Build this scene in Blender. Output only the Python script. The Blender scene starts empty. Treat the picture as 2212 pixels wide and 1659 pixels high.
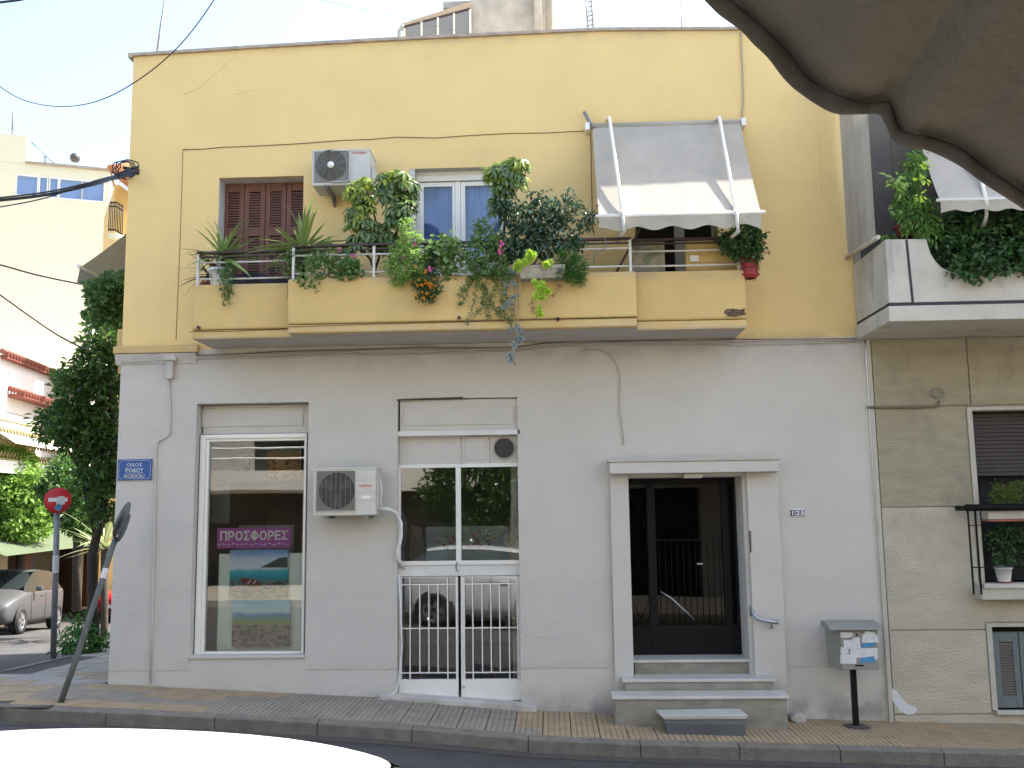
import bpy, math, random
from mathutils import Vector, Matrix, noise
random.seed(11)
V = Vector
# ------------------------------------------------------------------ camera
scn = bpy.context.scene
COL = scn.collection
F = 2050.0                                   # focal length in units of a 2212 px wide picture
PIT, YAW, ROL = math.radians(7.41), math.radians(2.28), math.radians(.75)
EYE = V((0, -10.3, 2.25))
fw = V((-math.sin(YAW)*math.cos(PIT), math.cos(YAW)*math.cos(PIT), math.sin(PIT)))
r0 = V((math.cos(YAW), math.sin(YAW), 0)); u0 = r0.cross(fw)
rt = r0*math.cos(ROL) - u0*math.sin(ROL); up = u0*math.cos(ROL) + r0*math.sin(ROL)
cd = bpy.data.cameras.new('camera'); cam = bpy.data.objects.new('camera', cd); COL.objects.link(cam)
cd.sensor_width = 36; cd.lens = 36*F/2212; cd.clip_start = .05; cd.clip_end = 2000
M3 = Matrix((rt, up, -fw)).transposed()
cam.matrix_world = Matrix.Translation(EYE) @ M3.to_4x4()
scn.camera = cam
# ------------------------------------------------------------------ light
SUN = V((1.0, .50, 1.56)).normalized()
w = bpy.data.worlds.new('World'); scn.world = w; w.use_nodes = True
wn = w.node_tree; bg = wn.nodes['Background']
sky = wn.nodes.new('ShaderNodeTexSky'); sky.sky_type = 'NISHITA'; sky.sun_disc = False
sky.sun_elevation = math.asin(SUN.z); sky.sun_rotation = math.atan2(SUN.x, SUN.y)
sky.dust_density = 2.5; sky.air_density = 1.0
wn.links.new(sky.outputs[0], bg.inputs[0]); bg.inputs[1].default_value = .15
ld = bpy.data.lights.new('sun', 'SUN'); ld.energy = 4.6; ld.angle = math.radians(.5); ld.color = (1, .95, .86)
lo = bpy.data.objects.new('sun', ld); COL.objects.link(lo); lo.rotation_euler = SUN.to_track_quat('Z', 'Y').to_euler()
scn.view_settings.view_transform = 'Standard'; scn.view_settings.look = 'None'
scn.view_settings.exposure = 1.87; scn.view_settings.gamma = 1; scn.view_settings.use_curve_mapping = False

# ------------------------------------------------------------------ pixel helpers: where a sight line meets a real surface
def ray(x, y): return fw*F + rt*(x-1106) - up*(y-829.5)
def P(x, y, Y=0.): d = ray(x, y); return EYE + d*((Y-EYE.y)/d.y)
def PX(x, y, X): d = ray(x, y); return EYE + d*(X/d.x)
def PD(x, y, dep): return EYE + ray(x, y)*(dep/F)
def PG(x, y, off=0.):                          # side street ground, falls 7 % going back
    d = ray(x, y); a = .42+off; t = (a-EYE.z-.07*EYE.y)/(d.z+.07*d.y); return EYE + d*t
def PV(x, y, A, n): d = ray(x, y); return EYE + d*((A-EYE).dot(n)/d.dot(n))
def interp(tab, x):
    if x <= tab[0][0]: return tab[0][1]
    for (a, b), (c, d) in zip(tab, tab[1:]):
        if x <= c: return b+(d-b)*(x-a)/(c-a)
    return tab[-1][1]
def R(x0, y0, x1, y1, Y=0.):                   # px rectangle -> world x0,x1,z0,z1 at depth Y
    xm, ym = (x0+x1)/2, (y0+y1)/2
    return P(x0, ym, Y).x, P(x1, ym, Y).x, P(xm, y1, Y).z, P(xm, y0, Y).z

# ------------------------------------------------------------------ mesh builder
class MB:
    def __init__(s): s.v = []; s.f = []; s.sm = []
    def quad(s, *p, sm=False):
        i = len(s.v); s.v += [tuple(q) for q in p]; s.f.append(tuple(range(i, i+len(p)))); s.sm.append(sm); return s
    def box(s, x0, x1, y0, y1, z0, z1):
        if x0 > x1: x0, x1 = x1, x0
        if y0 > y1: y0, y1 = y1, y0
        if z0 > z1: z0, z1 = z1, z0
        return s.hexa([(x0,y0,z0),(x1,y0,z0),(x1,y1,z0),(x0,y1,z0)], [(x0,y0,z1),(x1,y0,z1),(x1,y1,z1),(x0,y1,z1)])
    def hexa(s, lo, hi):
        i = len(s.v); n = len(lo); s.v += [tuple(q) for q in lo]+[tuple(q) for q in hi]
        s.f.append(tuple(i+n-1-k for k in range(n))); s.f.append(tuple(i+n+k for k in range(n)))
        for k in range(n): s.f.append((i+k, i+(k+1)%n, i+n+(k+1)%n, i+n+k))
        s.sm += [False]*(n+2); return s
    def prism(s, pts, d):                      # closed outline pts swept by vector d
        return s.hexa([V(p) for p in pts], [V(p)+V(d) for p in pts])
    def tube(s, pts, r, n=8, cap=True):
        pts = [V(p) for p in pts]; m = len(pts); i0 = len(s.v); a = None
        for k, p in enumerate(pts):
            t = (pts[min(k+1, m-1)]-pts[max(k-1, 0)])
            t = t.normalized() if t.length > 1e-9 else V((0,0,1))
            if a is None: a = t.orthogonal().normalized()
            a = (a-t*a.dot(t)); a = a.normalized() if a.length > 1e-6 else t.orthogonal().normalized()
            b = t.cross(a); rr = r[k] if isinstance(r, (list, tuple)) else r
            for j in range(n):
                th = 2*math.pi*j/n; s.v.append(tuple(p+(a*math.cos(th)+b*math.sin(th))*rr))
        for k in range(m-1):
            for j in range(n):
                A = i0+k*n+j; B = i0+k*n+(j+1)%n; s.f.append((A, B, B+n, A+n)); s.sm.append(True)
        if cap:
            s.f.append(tuple(i0+n-1-j for j in range(n))); s.f.append(tuple(i0+(m-1)*n+j for j in range(n))); s.sm += [False, False]
        return s
    def lathe(s, c, ax, prof, n=20):           # prof: (radius, offset along ax)
        c = V(c); ax = V(ax).normalized(); a = ax.orthogonal().normalized(); b = ax.cross(a); i0 = len(s.v)
        for (r, h) in prof:
            for j in range(n):
                th = 2*math.pi*j/n; s.v.append(tuple(c+ax*h+(a*math.cos(th)+b*math.sin(th))*r))
        for k in range(len(prof)-1):
            for j in range(n):
                A = i0+k*n+j; B = i0+k*n+(j+1)%n; s.f.append((A, B, B+n, A+n)); s.sm.append(True)
        return s
    def ball(s, c, r, n=8):
        return s.lathe(c, (0,0,1), [(max(.0001, r*math.sin(math.pi*k/5)), -r*math.cos(math.pi*k/5)) for k in range(6)], n)
    def leaf(s, c, d, nrm, L, wd, droop=.25, fold=.18):
        d = d.normalized(); sd = d.cross(nrm); sd = sd.normalized() if sd.length > 1e-5 else d.orthogonal().normalized(); nn = sd.cross(d)
        i = len(s.v); m = c+d*L*.5
        s.v += [tuple(c), tuple(m-sd*wd/2+nn*wd*fold), tuple(c+d*L-nn*L*droop), tuple(m+sd*wd/2+nn*wd*fold)]
        s.f += [(i, i+1, i+2), (i, i+2, i+3)]; s.sm += [False, False]; return s
    def grid(s, rows, sm=True, thick=None):
        i = len(s.v); n = len(rows[0])
        for r_ in rows: s.v += [tuple(q) for q in r_]
        for a in range(len(rows)-1):
            for b in range(n-1):
                k = i+a*n+b; s.f.append((k, k+1, k+n+1, k+n)); s.sm.append(sm)
        return s
    def data(s, name, off=V((0,0,0))):
        me = bpy.data.meshes.new(name); me.from_pydata([(a-off.x, b-off.y, c-off.z) for a, b, c in s.v], [], s.f)
        me.polygons.foreach_set('use_smooth', s.sm); me.update(); return me

W = {}                                          # world position of every parent
def origin(o): return W.get(o.name, V((0,0,0))) if o else V((0,0,0))
def obj(name, mb, mat, parent=None, kind=None, label=None, bevel=0, at=None, solid=0):
    off = origin(parent) if at is None else V(at)
    me = mb.data(name, off); o = bpy.data.objects.new(name, me); COL.objects.link(o)
    if mat: me.materials.append(mat)
    if parent: o.parent = parent; o.location = off-origin(parent)
    else: o.location = off if at is not None else (0,0,0)
    W[o.name] = off.copy()
    if kind: o['kind'] = kind
    if label: o['label'] = label
    if solid:
        m = o.modifiers.new('s', 'SOLIDIFY'); m.thickness = solid; m.offset = 0
    if bevel:
        m = o.modifiers.new('b', 'BEVEL'); m.width = bevel; m.segments = 2; m.limit_method = 'ANGLE'
    return o
def thing(name, label, cat, loc=(0,0,0), group=None, parent=None):
    o = bpy.data.objects.new(name, None); COL.objects.link(o); o.empty_display_size = .1
    o.location = V(loc)-(origin(parent) if parent else V((0,0,0))); o['label'] = label
    if cat: o['category'] = cat
    if group: o['group'] = group
    W[o.name] = V(loc)
    return o
def joint(name, loc, parent):                   # an Empty part that holds sub-parts
    o = bpy.data.objects.new(name, None); COL.objects.link(o); o.empty_display_size = .1
    o.parent = parent; o.location = V(loc)-origin(parent); W[o.name] = V(loc); return o
def tag(o, label, cat, group=None):
    o['label'] = label; o['category'] = cat
    if group: o['group'] = group
    return o
def inst(src, parent, loc, rot=(0,0,0), scale=1, name=None):
    o = src.copy(); COL.objects.link(o); o.parent = parent; o.location = loc; o.rotation_euler = rot; o.scale = (scale,)*3; return o
def inst_m(src_data, name, parent, M):          # shares mesh data, placed by a matrix in parent's space
    o = bpy.data.objects.new(name, src_data); COL.objects.link(o); o.parent = parent; o.matrix_local = M; return o

# ------------------------------------------------------------------ materials
def mat(name, col, rough=.7, metal=0., var=.12, scale=3., bump=0., bscale=60., stretch=(1,1,1), col2=None, spec=.5,
        dirt=None, dscale=1.2, dthr=.55, coat=0., fine=.06):
    m = bpy.data.materials.new(name); m.use_nodes = True; nt = m.node_tree; N = nt.nodes; L = nt.links
    b = N['Principled BSDF']; b.inputs['Roughness'].default_value = rough; b.inputs['Metallic'].default_value = metal
    b.inputs['Specular IOR Level'].default_value = spec; b.inputs['Coat Weight'].default_value = coat
    tc = N.new('ShaderNodeNewGeometry'); mp = N.new('ShaderNodeMapping'); mp.inputs['Scale'].default_value = stretch
    L.new(tc.outputs['Position'], mp.inputs['Vector'])
    n1 = N.new('ShaderNodeTexNoise'); n1.inputs['Scale'].default_value = scale; n1.inputs['Detail'].default_value = 6; n1.inputs['Roughness'].default_value = .6
    L.new(mp.outputs[0], n1.inputs['Vector'])
    rp = N.new('ShaderNodeValToRGB'); rp.color_ramp.elements[0].position = .3; rp.color_ramp.elements[1].position = .7
    c2 = col2 or tuple(c*(1-var) for c in col)
    c1 = tuple(min(1, c*(1+var*.4)) for c in col)
    rp.color_ramp.elements[0].color = (*c2, 1); rp.color_ramp.elements[1].color = (*c1, 1)
    L.new(n1.outputs['Fac'], rp.inputs['Fac']); out = rp.outputs[0]
    if fine:
        n3 = N.new('ShaderNodeTexNoise'); n3.inputs['Scale'].default_value = 140; n3.inputs['Detail'].default_value = 3
        L.new(tc.outputs['Position'], n3.inputs['Vector'])
        mr = N.new('ShaderNodeMapRange'); mr.inputs[1].default_value = .3; mr.inputs[2].default_value = .7
        mr.inputs[3].default_value = 1-fine; mr.inputs[4].default_value = 1+fine
        L.new(n3.outputs['Fac'], mr.inputs[0])
        mm = N.new('ShaderNodeMix'); mm.data_type = 'RGBA'; mm.blend_type = 'MULTIPLY'; mm.inputs[0].default_value = 1
        L.new(out, mm.inputs[6]); L.new(mr.outputs[0], mm.inputs[7]); out = mm.outputs[2]
    if dirt:
        mp2 = N.new('ShaderNodeMapping'); mp2.inputs['Scale'].default_value = (1, 1, .35); L.new(tc.outputs['Position'], mp2.inputs['Vector'])
        n2 = N.new('ShaderNodeTexNoise'); n2.inputs['Scale'].default_value = dscale; n2.inputs['Detail'].default_value = 9; n2.inputs['Roughness'].default_value = .7
        L.new(mp2.outputs[0], n2.inputs['Vector'])
        r2 = N.new('ShaderNodeMapRange'); r2.inputs[1].default_value = dthr; r2.inputs[2].default_value = dthr+.18; L.new(n2.outputs['Fac'], r2.inputs[0])
        m2 = N.new('ShaderNodeMix'); m2.data_type = 'RGBA'; L.new(r2.outputs[0], m2.inputs[0]); L.new(out, m2.inputs[6])
        m2.inputs[7].default_value = (*dirt, 1); out = m2.outputs[2]
    L.new(out, b.inputs['Base Color'])
    if bump:
        n4 = N.new('ShaderNodeTexNoise'); n4.inputs['Scale'].default_value = bscale; n4.inputs['Detail'].default_value = 4
        L.new(mp.outputs[0], n4.inputs['Vector'])
        bp = N.new('ShaderNodeBump'); bp.inputs['Strength'].default_value = bump; bp.inputs['Distance'].default_value = .02
        L.new(n4.outputs['Fac'], bp.inputs['Height']); L.new(bp.outputs[0], b.inputs['Normal'])
    m['o'] = 1
    return m
def wall_bands(m, bands):
    """horizontal bands of wear and painted contact shade: (z, width, colour, strength) mixed over the base colour of a wall"""
    nt = m.node_tree; N = nt.nodes; L = nt.links; b = N['Principled BSDF']
    src = b.inputs['Base Color'].links[0].from_socket; g = N.new('ShaderNodeNewGeometry'); sx = N.new('ShaderNodeSeparateXYZ'); L.new(g.outputs['Position'], sx.inputs[0])
    nz = N.new('ShaderNodeTexNoise'); nz.inputs['Scale'].default_value = 4; nz.inputs['Detail'].default_value = 8; L.new(g.outputs['Position'], nz.inputs['Vector'])
    for z, wd, col, st in bands:
        a = N.new('ShaderNodeMath'); a.operation = 'SUBTRACT'; L.new(sx.outputs[2], a.inputs[0]); a.inputs[1].default_value = z
        c = N.new('ShaderNodeMath'); c.operation = 'ABSOLUTE'; L.new(a.outputs[0], c.inputs[0])
        d = N.new('ShaderNodeMapRange'); d.inputs[1].default_value = 0; d.inputs[2].default_value = wd; d.inputs[3].default_value = st; d.inputs[4].default_value = 0; L.new(c.outputs[0], d.inputs[0])
        e = N.new('ShaderNodeMapRange'); e.inputs[1].default_value = .38; e.inputs[2].default_value = .62; L.new(nz.outputs['Fac'], e.inputs[0])
        f_ = N.new('ShaderNodeMath'); f_.operation = 'MULTIPLY'; L.new(d.outputs[0], f_.inputs[0]); L.new(e.outputs[0], f_.inputs[1])
        mx = N.new('ShaderNodeMix'); mx.data_type = 'RGBA'; L.new(f_.outputs[0], mx.inputs[0]); L.new(src, mx.inputs[6]); mx.inputs[7].default_value = (*col, 1); src = mx.outputs[2]
    L.new(src, b.inputs['Base Color'])
def leafmat(name, dark, light, rough=.4, tr=.25, spec=.5):
    m = bpy.data.materials.new(name); m.use_nodes = True; nt = m.node_tree; N = nt.nodes; L = nt.links; b = N['Principled BSDF']
    g = N.new('ShaderNodeNewGeometry'); rp = N.new('ShaderNodeValToRGB'); rp.color_ramp.elements[0].color = (*dark, 1); rp.color_ramp.elements[1].color = (*light, 1)
    oi = N.new('ShaderNodeObjectInfo'); ad = N.new('ShaderNodeMath'); ad.operation = 'MULTIPLY_ADD'; L.new(oi.outputs['Random'], ad.inputs[0]); ad.inputs[1].default_value = .25
    sc = N.new('ShaderNodeMath'); sc.operation = 'MULTIPLY'; L.new(g.outputs['Random Per Island'], sc.inputs[0]); sc.inputs[1].default_value = .8
    L.new(sc.outputs[0], ad.inputs[2]); L.new(ad.outputs[0], rp.inputs['Fac'])
    L.new(rp.outputs[0], b.inputs['Base Color']); b.inputs['Roughness'].default_value = rough; b.inputs['Specular IOR Level'].default_value = spec
    t = N.new('ShaderNodeBsdfTranslucent'); mx = N.new('ShaderNodeMixShader'); mx.inputs[0].default_value = tr
    hs = N.new('ShaderNodeHueSaturation'); hs.inputs['Value'].default_value = 1.7; L.new(rp.outputs[0], hs.inputs['Color']); L.new(hs.outputs[0], t.inputs['Color'])
    L.new(b.outputs[0], mx.inputs[1]); L.new(t.outputs[0], mx.inputs[2]); L.new(mx.outputs[0], N['Material Output'].inputs['Surface']); return m
def glassmat(name, tint=(.9,.95,.93), refl=.10, dark=0.):
    m = bpy.data.materials.new(name); m.use_nodes = True; nt = m.node_tree; N = nt.nodes; L = nt.links; N.remove(N['Principled BSDF'])
    t = N.new('ShaderNodeBsdfTransparent'); t.inputs[0].default_value = (*tint, 1); g = N.new('ShaderNodeBsdfGlossy'); g.inputs['Roughness'].default_value = .0
    fr = N.new('ShaderNodeFresnel'); fr.inputs[0].default_value = 1.5; ad = N.new('ShaderNodeMath'); ad.operation = 'ADD'; ad.use_clamp = True; L.new(fr.outputs[0], ad.inputs[0]); ad.inputs[1].default_value = refl-.04
    nz = N.new('ShaderNodeTexNoise'); nz.inputs['Scale'].default_value = 1.3; bp = N.new('ShaderNodeBump'); bp.inputs['Strength'].default_value = .012; bp.inputs['Distance'].default_value = .05
    ge = N.new('ShaderNodeNewGeometry'); L.new(ge.outputs['Position'], nz.inputs['Vector']); L.new(nz.outputs['Fac'], bp.inputs['Height']); L.new(bp.outputs[0], g.inputs['Normal'])
    mx = N.new('ShaderNodeMixShader'); L.new(ad.outputs[0], mx.inputs[0]); L.new(t.outputs[0], mx.inputs[1]); L.new(g.outputs[0], mx.inputs[2]); L.new(mx.outputs[0], N['Material Output'].inputs['Surface']); return m
def clothmat(name, col, tr=.3, bumps=.3):
    m = mat(name, col, rough=.9, var=.15, scale=2.5, bump=bumps, bscale=30, fine=.05); nt = m.node_tree; N = nt.nodes; L = nt.links; b = N['Principled BSDF']
    src = b.inputs['Base Color'].links[0].from_socket; t = N.new('ShaderNodeBsdfTranslucent'); L.new(src, t.inputs['Color'])
    mx = N.new('ShaderNodeMixShader'); mx.inputs[0].default_value = tr; L.new(b.outputs[0], mx.inputs[1]); L.new(t.outputs[0], mx.inputs[2]); L.new(mx.outputs[0], N['Material Output'].inputs['Surface']); return m

YEL = (.765, .555, .235)
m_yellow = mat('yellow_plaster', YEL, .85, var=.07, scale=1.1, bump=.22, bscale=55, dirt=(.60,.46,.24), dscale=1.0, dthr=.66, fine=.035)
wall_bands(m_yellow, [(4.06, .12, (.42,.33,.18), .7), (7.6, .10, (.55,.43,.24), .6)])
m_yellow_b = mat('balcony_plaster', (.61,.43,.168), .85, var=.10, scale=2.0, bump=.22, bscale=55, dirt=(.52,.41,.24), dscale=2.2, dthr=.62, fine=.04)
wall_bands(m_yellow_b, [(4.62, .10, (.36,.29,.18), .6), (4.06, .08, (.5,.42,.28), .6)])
m_grey = mat('grey_plaster', (.54,.507,.443), .85, var=.06, scale=1.3, bump=.30, bscale=48, stretch=(1,1,1.6), dirt=(.43,.41,.37), dscale=1.3, dthr=.66, fine=.04)
wall_bands(m_grey, [(.12, .30, (.24,.22,.19), .8), (3.95, .25, (.33,.32,.31), .45)])  # low band: wall grime plus contact shade put into the colour
m_soffit = mat('grey_soffit', (.46,.44,.40), .9, var=.12, scale=3, bump=.1, dirt=(.25,.24,.24), dthr=.6)
m_groove = mat('dark_crack', (.10,.075,.05), 1, var=.3)
m_cap = mat('parapet_cap', (.42,.34,.27), .9, var=.3, scale=9)
m_concrete = mat('raw_concrete', (.50,.47,.40), .95, var=.25, scale=2.2, bump=.5, bscale=25, dirt=(.30,.29,.27), dscale=3)
m_white = mat('white_paint', (.74,.72,.67), .45, var=.06, scale=5, fine=.03)
m_alu = mat('white_aluminium', (.80,.77,.69), .35, var=.03, fine=.02)
m_whiteold = mat('old_white_paint', (.66,.65,.60), .55, var=.12, scale=6, dirt=(.28,.22,.16), dscale=9, dthr=.68)
m_door_w = mat('door_white_paint', (.74,.715,.65), .5, var=.07, scale=3, dirt=(.45,.44,.42), dscale=4, dthr=.68)
m_revealw = mat('pale_reveal_plaster', (.56,.54,.50), .9, var=.15, scale=6, bump=.2, dirt=(.36,.33,.29), dscale=5, dthr=.6)
m_brown = mat('brown_shutter_paint', (.155,.060,.034), .6, var=.22, scale=7, bump=.1)
m_brown_d = mat('brown_louvre_paint', (.14,.058,.036), .6, var=.25, scale=9)
m_acw = mat('air_conditioner_enamel', (.52,.515,.475), .5, var=.08, scale=5, dirt=(.36,.33,.28), dscale=5, dthr=.66)
m_acw2 = mat('cream_enamel', (.56,.54,.46), .5, var=.06, scale=5, dirt=(.34,.31,.25), dscale=5, dthr=.68)
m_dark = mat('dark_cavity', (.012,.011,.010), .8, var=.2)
m_blackm = mat('black_metal', (.006,.0055,.005), .55, var=.3, metal=0, spec=.2)
m_fan = mat('fan_dark_grey', (.06,.058,.052), .6)  # dark grey of the fan blades and the chimney cowl
m_grill = mat('wire_grill', (.36,.34,.29), .5, metal=.3)
m_rail_d = mat('dark_brown_handrail', (.045,.026,.022), .5, var=.3, scale=10)
m_rail_w = mat('white_rail_paint', (.62,.60,.55), .5, var=.15, scale=12, dirt=(.30,.2,.12), dscale=12, dthr=.66)
m_marble_w = mat('white_marble', (.54,.515,.46), .35, var=.15, scale=5, dirt=(.34,.30,.24), dscale=6, dthr=.6)
m_marble_g = mat('grey_marble', (.28,.26,.205), .45, var=.35, scale=4, stretch=(1,1,2), dirt=(.33,.31,.27), dscale=7, dthr=.63)
m_steel = mat('brushed_steel', (.42,.43,.44), .35, metal=.8, var=.1)
m_cable = mat('painted_cable', (.47,.44,.38), .7, var=.2, scale=8)
m_cable_k = mat('black_cable', (.02,.018,.02), .6)
m_cable_b = mat('brown_wire', (.19,.12,.07), .8)
m_awn = clothmat('pale_grey_canvas', (.47,.43,.355), .20, .15)
m_awn2 = clothmat('cream_canvas', (.43,.40,.32), .12, .15)
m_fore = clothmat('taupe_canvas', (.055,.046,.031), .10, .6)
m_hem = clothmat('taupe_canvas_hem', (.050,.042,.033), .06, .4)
m_cream = mat('neighbour_roughcast', (.40,.35,.235), .95, var=.17, scale=2.2, bump=1.0, bscale=26, stretch=(1,1,4.2), dirt=(.255,.235,.18), dscale=1.5, dthr=.52, fine=.10)
m_cream2 = mat('neighbour_lower_render', (.475,.43,.325), .95, var=.16, scale=1.8, bump=.6, bscale=24, stretch=(1,1,2.6), dirt=(.33,.31,.245), dscale=1.8, dthr=.55, fine=.08)
m_creams = mat('neighbour_smooth_band', (.47,.44,.36), .9, var=.12, scale=4, bump=.15, dirt=(.33,.30,.23), dscale=4, dthr=.6)
m_nwhite = mat('weathered_white_balcony', (.51,.48,.40), .8, var=.14, scale=3, bump=.12, dirt=(.27,.255,.21), dscale=2.6, dthr=.53)
m_stripe = mat('blue_black_stripe', (.018,.02,.028), .6)
m_patch = mat('fresh_plaster_patch', (.60,.61,.61), .9, var=.04)
m_asph = mat('asphalt', (.054,.051,.048), .95, var=.3, scale=3, bump=.5, bscale=120, dirt=(.075,.072,.07), dscale=.9, dthr=.5, fine=.35)
m_tile_y = mat('yellow_paving_tile', (.37,.27,.155), .95, var=.22, scale=5, bump=.3, bscale=80, dirt=(.22,.18,.125), dscale=5, dthr=.56, fine=.12)
m_tile_g = mat('grey_paving_tile', (.29,.245,.185), .95, var=.22, scale=5, bump=.3, bscale=80, dirt=(.17,.15,.13), dscale=5, dthr=.56, fine=.12)
m_tile_p = mat('pale_paving_slab', (.35,.31,.25), .9, var=.2, scale=4, dirt=(.20,.18,.16), dscale=3)
m_joint = mat('dirty_mortar_joint', (.07,.06,.05), 1, var=.3, scale=9)
m_kerb = mat('worn_concrete_kerb', (.185,.163,.13), .95, var=.3, scale=6, bump=.6, bscale=50, dirt=(.095,.088,.075), dscale=3)
m_glass = glassmat('shop_glass', refl=.17)
m_glass_d = glassmat('door_glass', tint=(.25,.25,.23), refl=.018)
m_glass_b = glassmat('balcony_glass', tint=(.80,.88,1.0), refl=.12)  # blue tint stands in for sky reflected in the panes
m_terra = mat('terracotta', (.32,.10,.055), .8, var=.2, scale=12)
m_redpot = mat('red_plastic_pot', (.33,.035,.03), .5, var=.2)
m_whitepot = mat('white_plastic_pot', (.62,.63,.60), .5, var=.05)
m_soil = mat('soil', (.05,.03,.02), 1)
m_bark = mat('bark', (.060,.045,.032), .95, var=.4, scale=12, bump=1, bscale=30, stretch=(1,1,.3))
m_stem = mat('green_brown_stem', (.13,.10,.05), .8, var=.3)
m_blue = mat('sign_blue', (.02,.085,.27), .45, var=.06)
m_signw = mat('sign_white', (.75,.76,.74), .5, var=.03)
m_red = mat('sign_red', (.50,.02,.025), .45, var=.08)
m_purple = mat('purple_poster', (.36,.06,.34), .5, var=.04)
m_galv = mat('galvanised_steel', (.24,.25,.255), .5, metal=.4, var=.25, scale=12, dirt=(.14,.12,.10), dscale=12, dthr=.6)
m_boxgrey = mat('grey_box_enamel', (.25,.24,.205), .5, var=.1, scale=6, dirt=(.15,.13,.11), dscale=6, dthr=.62)
m_paper = mat('paper_sticker', (.62,.62,.60), .8, var=.12, scale=15)
m_bluep = mat('blue_sticker', (.06,.25,.42), .7, var=.3, scale=20)
m_fl_or = mat('orange_petals', (.85,.30,.01), .6, var=.2, scale=30)
m_fl_pk = mat('pink_petals', (.62,.10,.30), .6, var=.2, scale=30)
m_fl_wh = mat('white_petals', (.75,.7,.7), .6)
m_fl_rd = mat('dark_red_petals', (.35,.03,.06), .6)
L_sch = leafmat('schefflera_leaf', (.04,.085,.022), (.15,.23,.05), .22, .30, .8)
L_schy = leafmat('variegated_schefflera_leaf', (.05,.11,.02), (.36,.42,.06), .32, .35)
L_fic = leafmat('ficus_leaf', (.025,.06,.028), (.075,.15,.06), .16, .15, 1.0)
L_yuc = leafmat('yucca_leaf', (.07,.13,.03), (.24,.32,.09), .45, .2)
L_ger = leafmat('geranium_leaf', (.05,.12,.03), (.17,.28,.08), .6, .3)
L_gerl = leafmat('pale_geranium_leaf', (.13,.24,.05), (.34,.48,.13), .6, .35)
L_crp = leafmat('creeper_leaf', (.06,.11,.025), (.18,.25,.07), .6, .3)
L_suc = leafmat('blue_grey_succulent_leaf', (.15,.21,.19), (.30,.37,.34), .6, .1)
L_sed = leafmat('lime_sedum_leaf', (.20,.34,.03), (.50,.66,.08), .5, .35)
L_fern = leafmat('fern_leaf', (.03,.10,.02), (.09,.22,.04), .6, .3)
L_tree = leafmat('orange_tree_leaf', (.022,.055,.012), (.11,.20,.04), .30, .3)
L_treel = leafmat('light_tree_leaf', (.10,.20,.03), (.27,.42,.08), .5, .35)
L_hedge = leafmat('vine_leaf', (.018,.050,.013), (.06,.14,.035), .5, .22)
L_hang = leafmat('hanging_leaf', (.05,.13,.02), (.16,.30,.06), .5, .3)
L_weed = leafmat('weed_leaf', (.04,.12,.03), (.10,.24,.05), .5, .3)

# ------------------------------------------------------------------ text
def text(name, s, m, parent, c, h, nrm='front', width=None, depth=.003, bold=0., basis=None, shear=0):
    cu = bpy.data.curves.new('t', 'FONT'); cu.body = s; cu.size = 1; cu.align_x = 'CENTER'; cu.align_y = 'CENTER'; cu.extrude = 0; cu.offset = bold; cu.resolution_u = 3; cu.shear = shear
    to = bpy.data.objects.new('t', cu); COL.objects.link(to); dg = bpy.context.evaluated_depsgraph_get(); me = bpy.data.meshes.new_from_object(to.evaluated_get(dg)); bpy.data.objects.remove(to)
    xs = [v.co.x for v in me.vertices]; ys = [v.co.y for v in me.vertices]; x0, x1, y0, y1 = min(xs), max(xs), min(ys), max(ys)
    sy = h/(y1-y0); sx = sy if width is None else width/(x1-x0); b = basis or (V((1,0,0)), V((0,0,1))); off = origin(parent); n = b[0].cross(b[1]).normalized()
    for v in me.vertices:
        v.co = V(c)+b[0]*((v.co.x-(x0+x1)/2)*sx)+b[1]*((v.co.y-(y0+y1)/2)*sy)+n*depth-off
    me.materials.clear(); me.materials.append(m); o = bpy.data.objects.new(name, me); COL.objects.link(o); o.parent = parent; return o

# ================================================================== GROUND
ZP = [(-5.3,.45),(-4.75,.43),(-3.2,.35),(-1.7,.27),(-.8,.195),(-.2,.14),(.63,.10),(2.1,.06),(3.4,.02),(5,-.02),(12,-.25)]
zp = lambda x: interp(ZP, x)
KY = -1.2
def zroad(x, y):
    base = interp([(-40,.29),(-5.3,.31)]+[(a, b-.14) for a, b in ZP[1:]]+[(60,-1.6)], x)
    if x < -5.3 or y > 4: base = base-.07*max(0, y)
    return base
xs = [-400,-120,-40,-20,-14,-10,-8,-6.5,-5.3,-4.75,-4,-3.2,-2.4,-1.7,-.8,-.2,.63,1.4,2.1,3.4,5,8,12,30,60,200,400]
ys = [-400,-120,-40,-20,-12,-8,-6,-4,-2.5,-1.2,0,2,4,7,10,15,20,30,60,120,400]
g = MB(); g.grid([[(x, y, zroad(x, y)-(.02 if y > -1 and x > -4.9 else 0)) for x in xs] for y in ys], sm=False)
obj('road', g, m_asph, kind='structure')
# far side pavement (under the camera) and kerb strip
g = MB()
for a, b in zip(xs[4:-4], xs[5:-3]):
    g.hexa([(a,-12.9,zroad(a,0)-.1),(b,-12.9,zroad(b,0)-.1),(b,-8.9,zroad(b,0)-.1),(a,-8.9,zroad(a,0)-.1)], [(a,-12.9,zroad(a,0)+.13),(b,-12.9,zroad(b,0)+.13),(b,-8.9,zroad(b,0)+.13),(a,-8.9,zroad(a,0)+.13)])
obj('pavement_near', g, m_tile_p, kind='structure')
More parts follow.
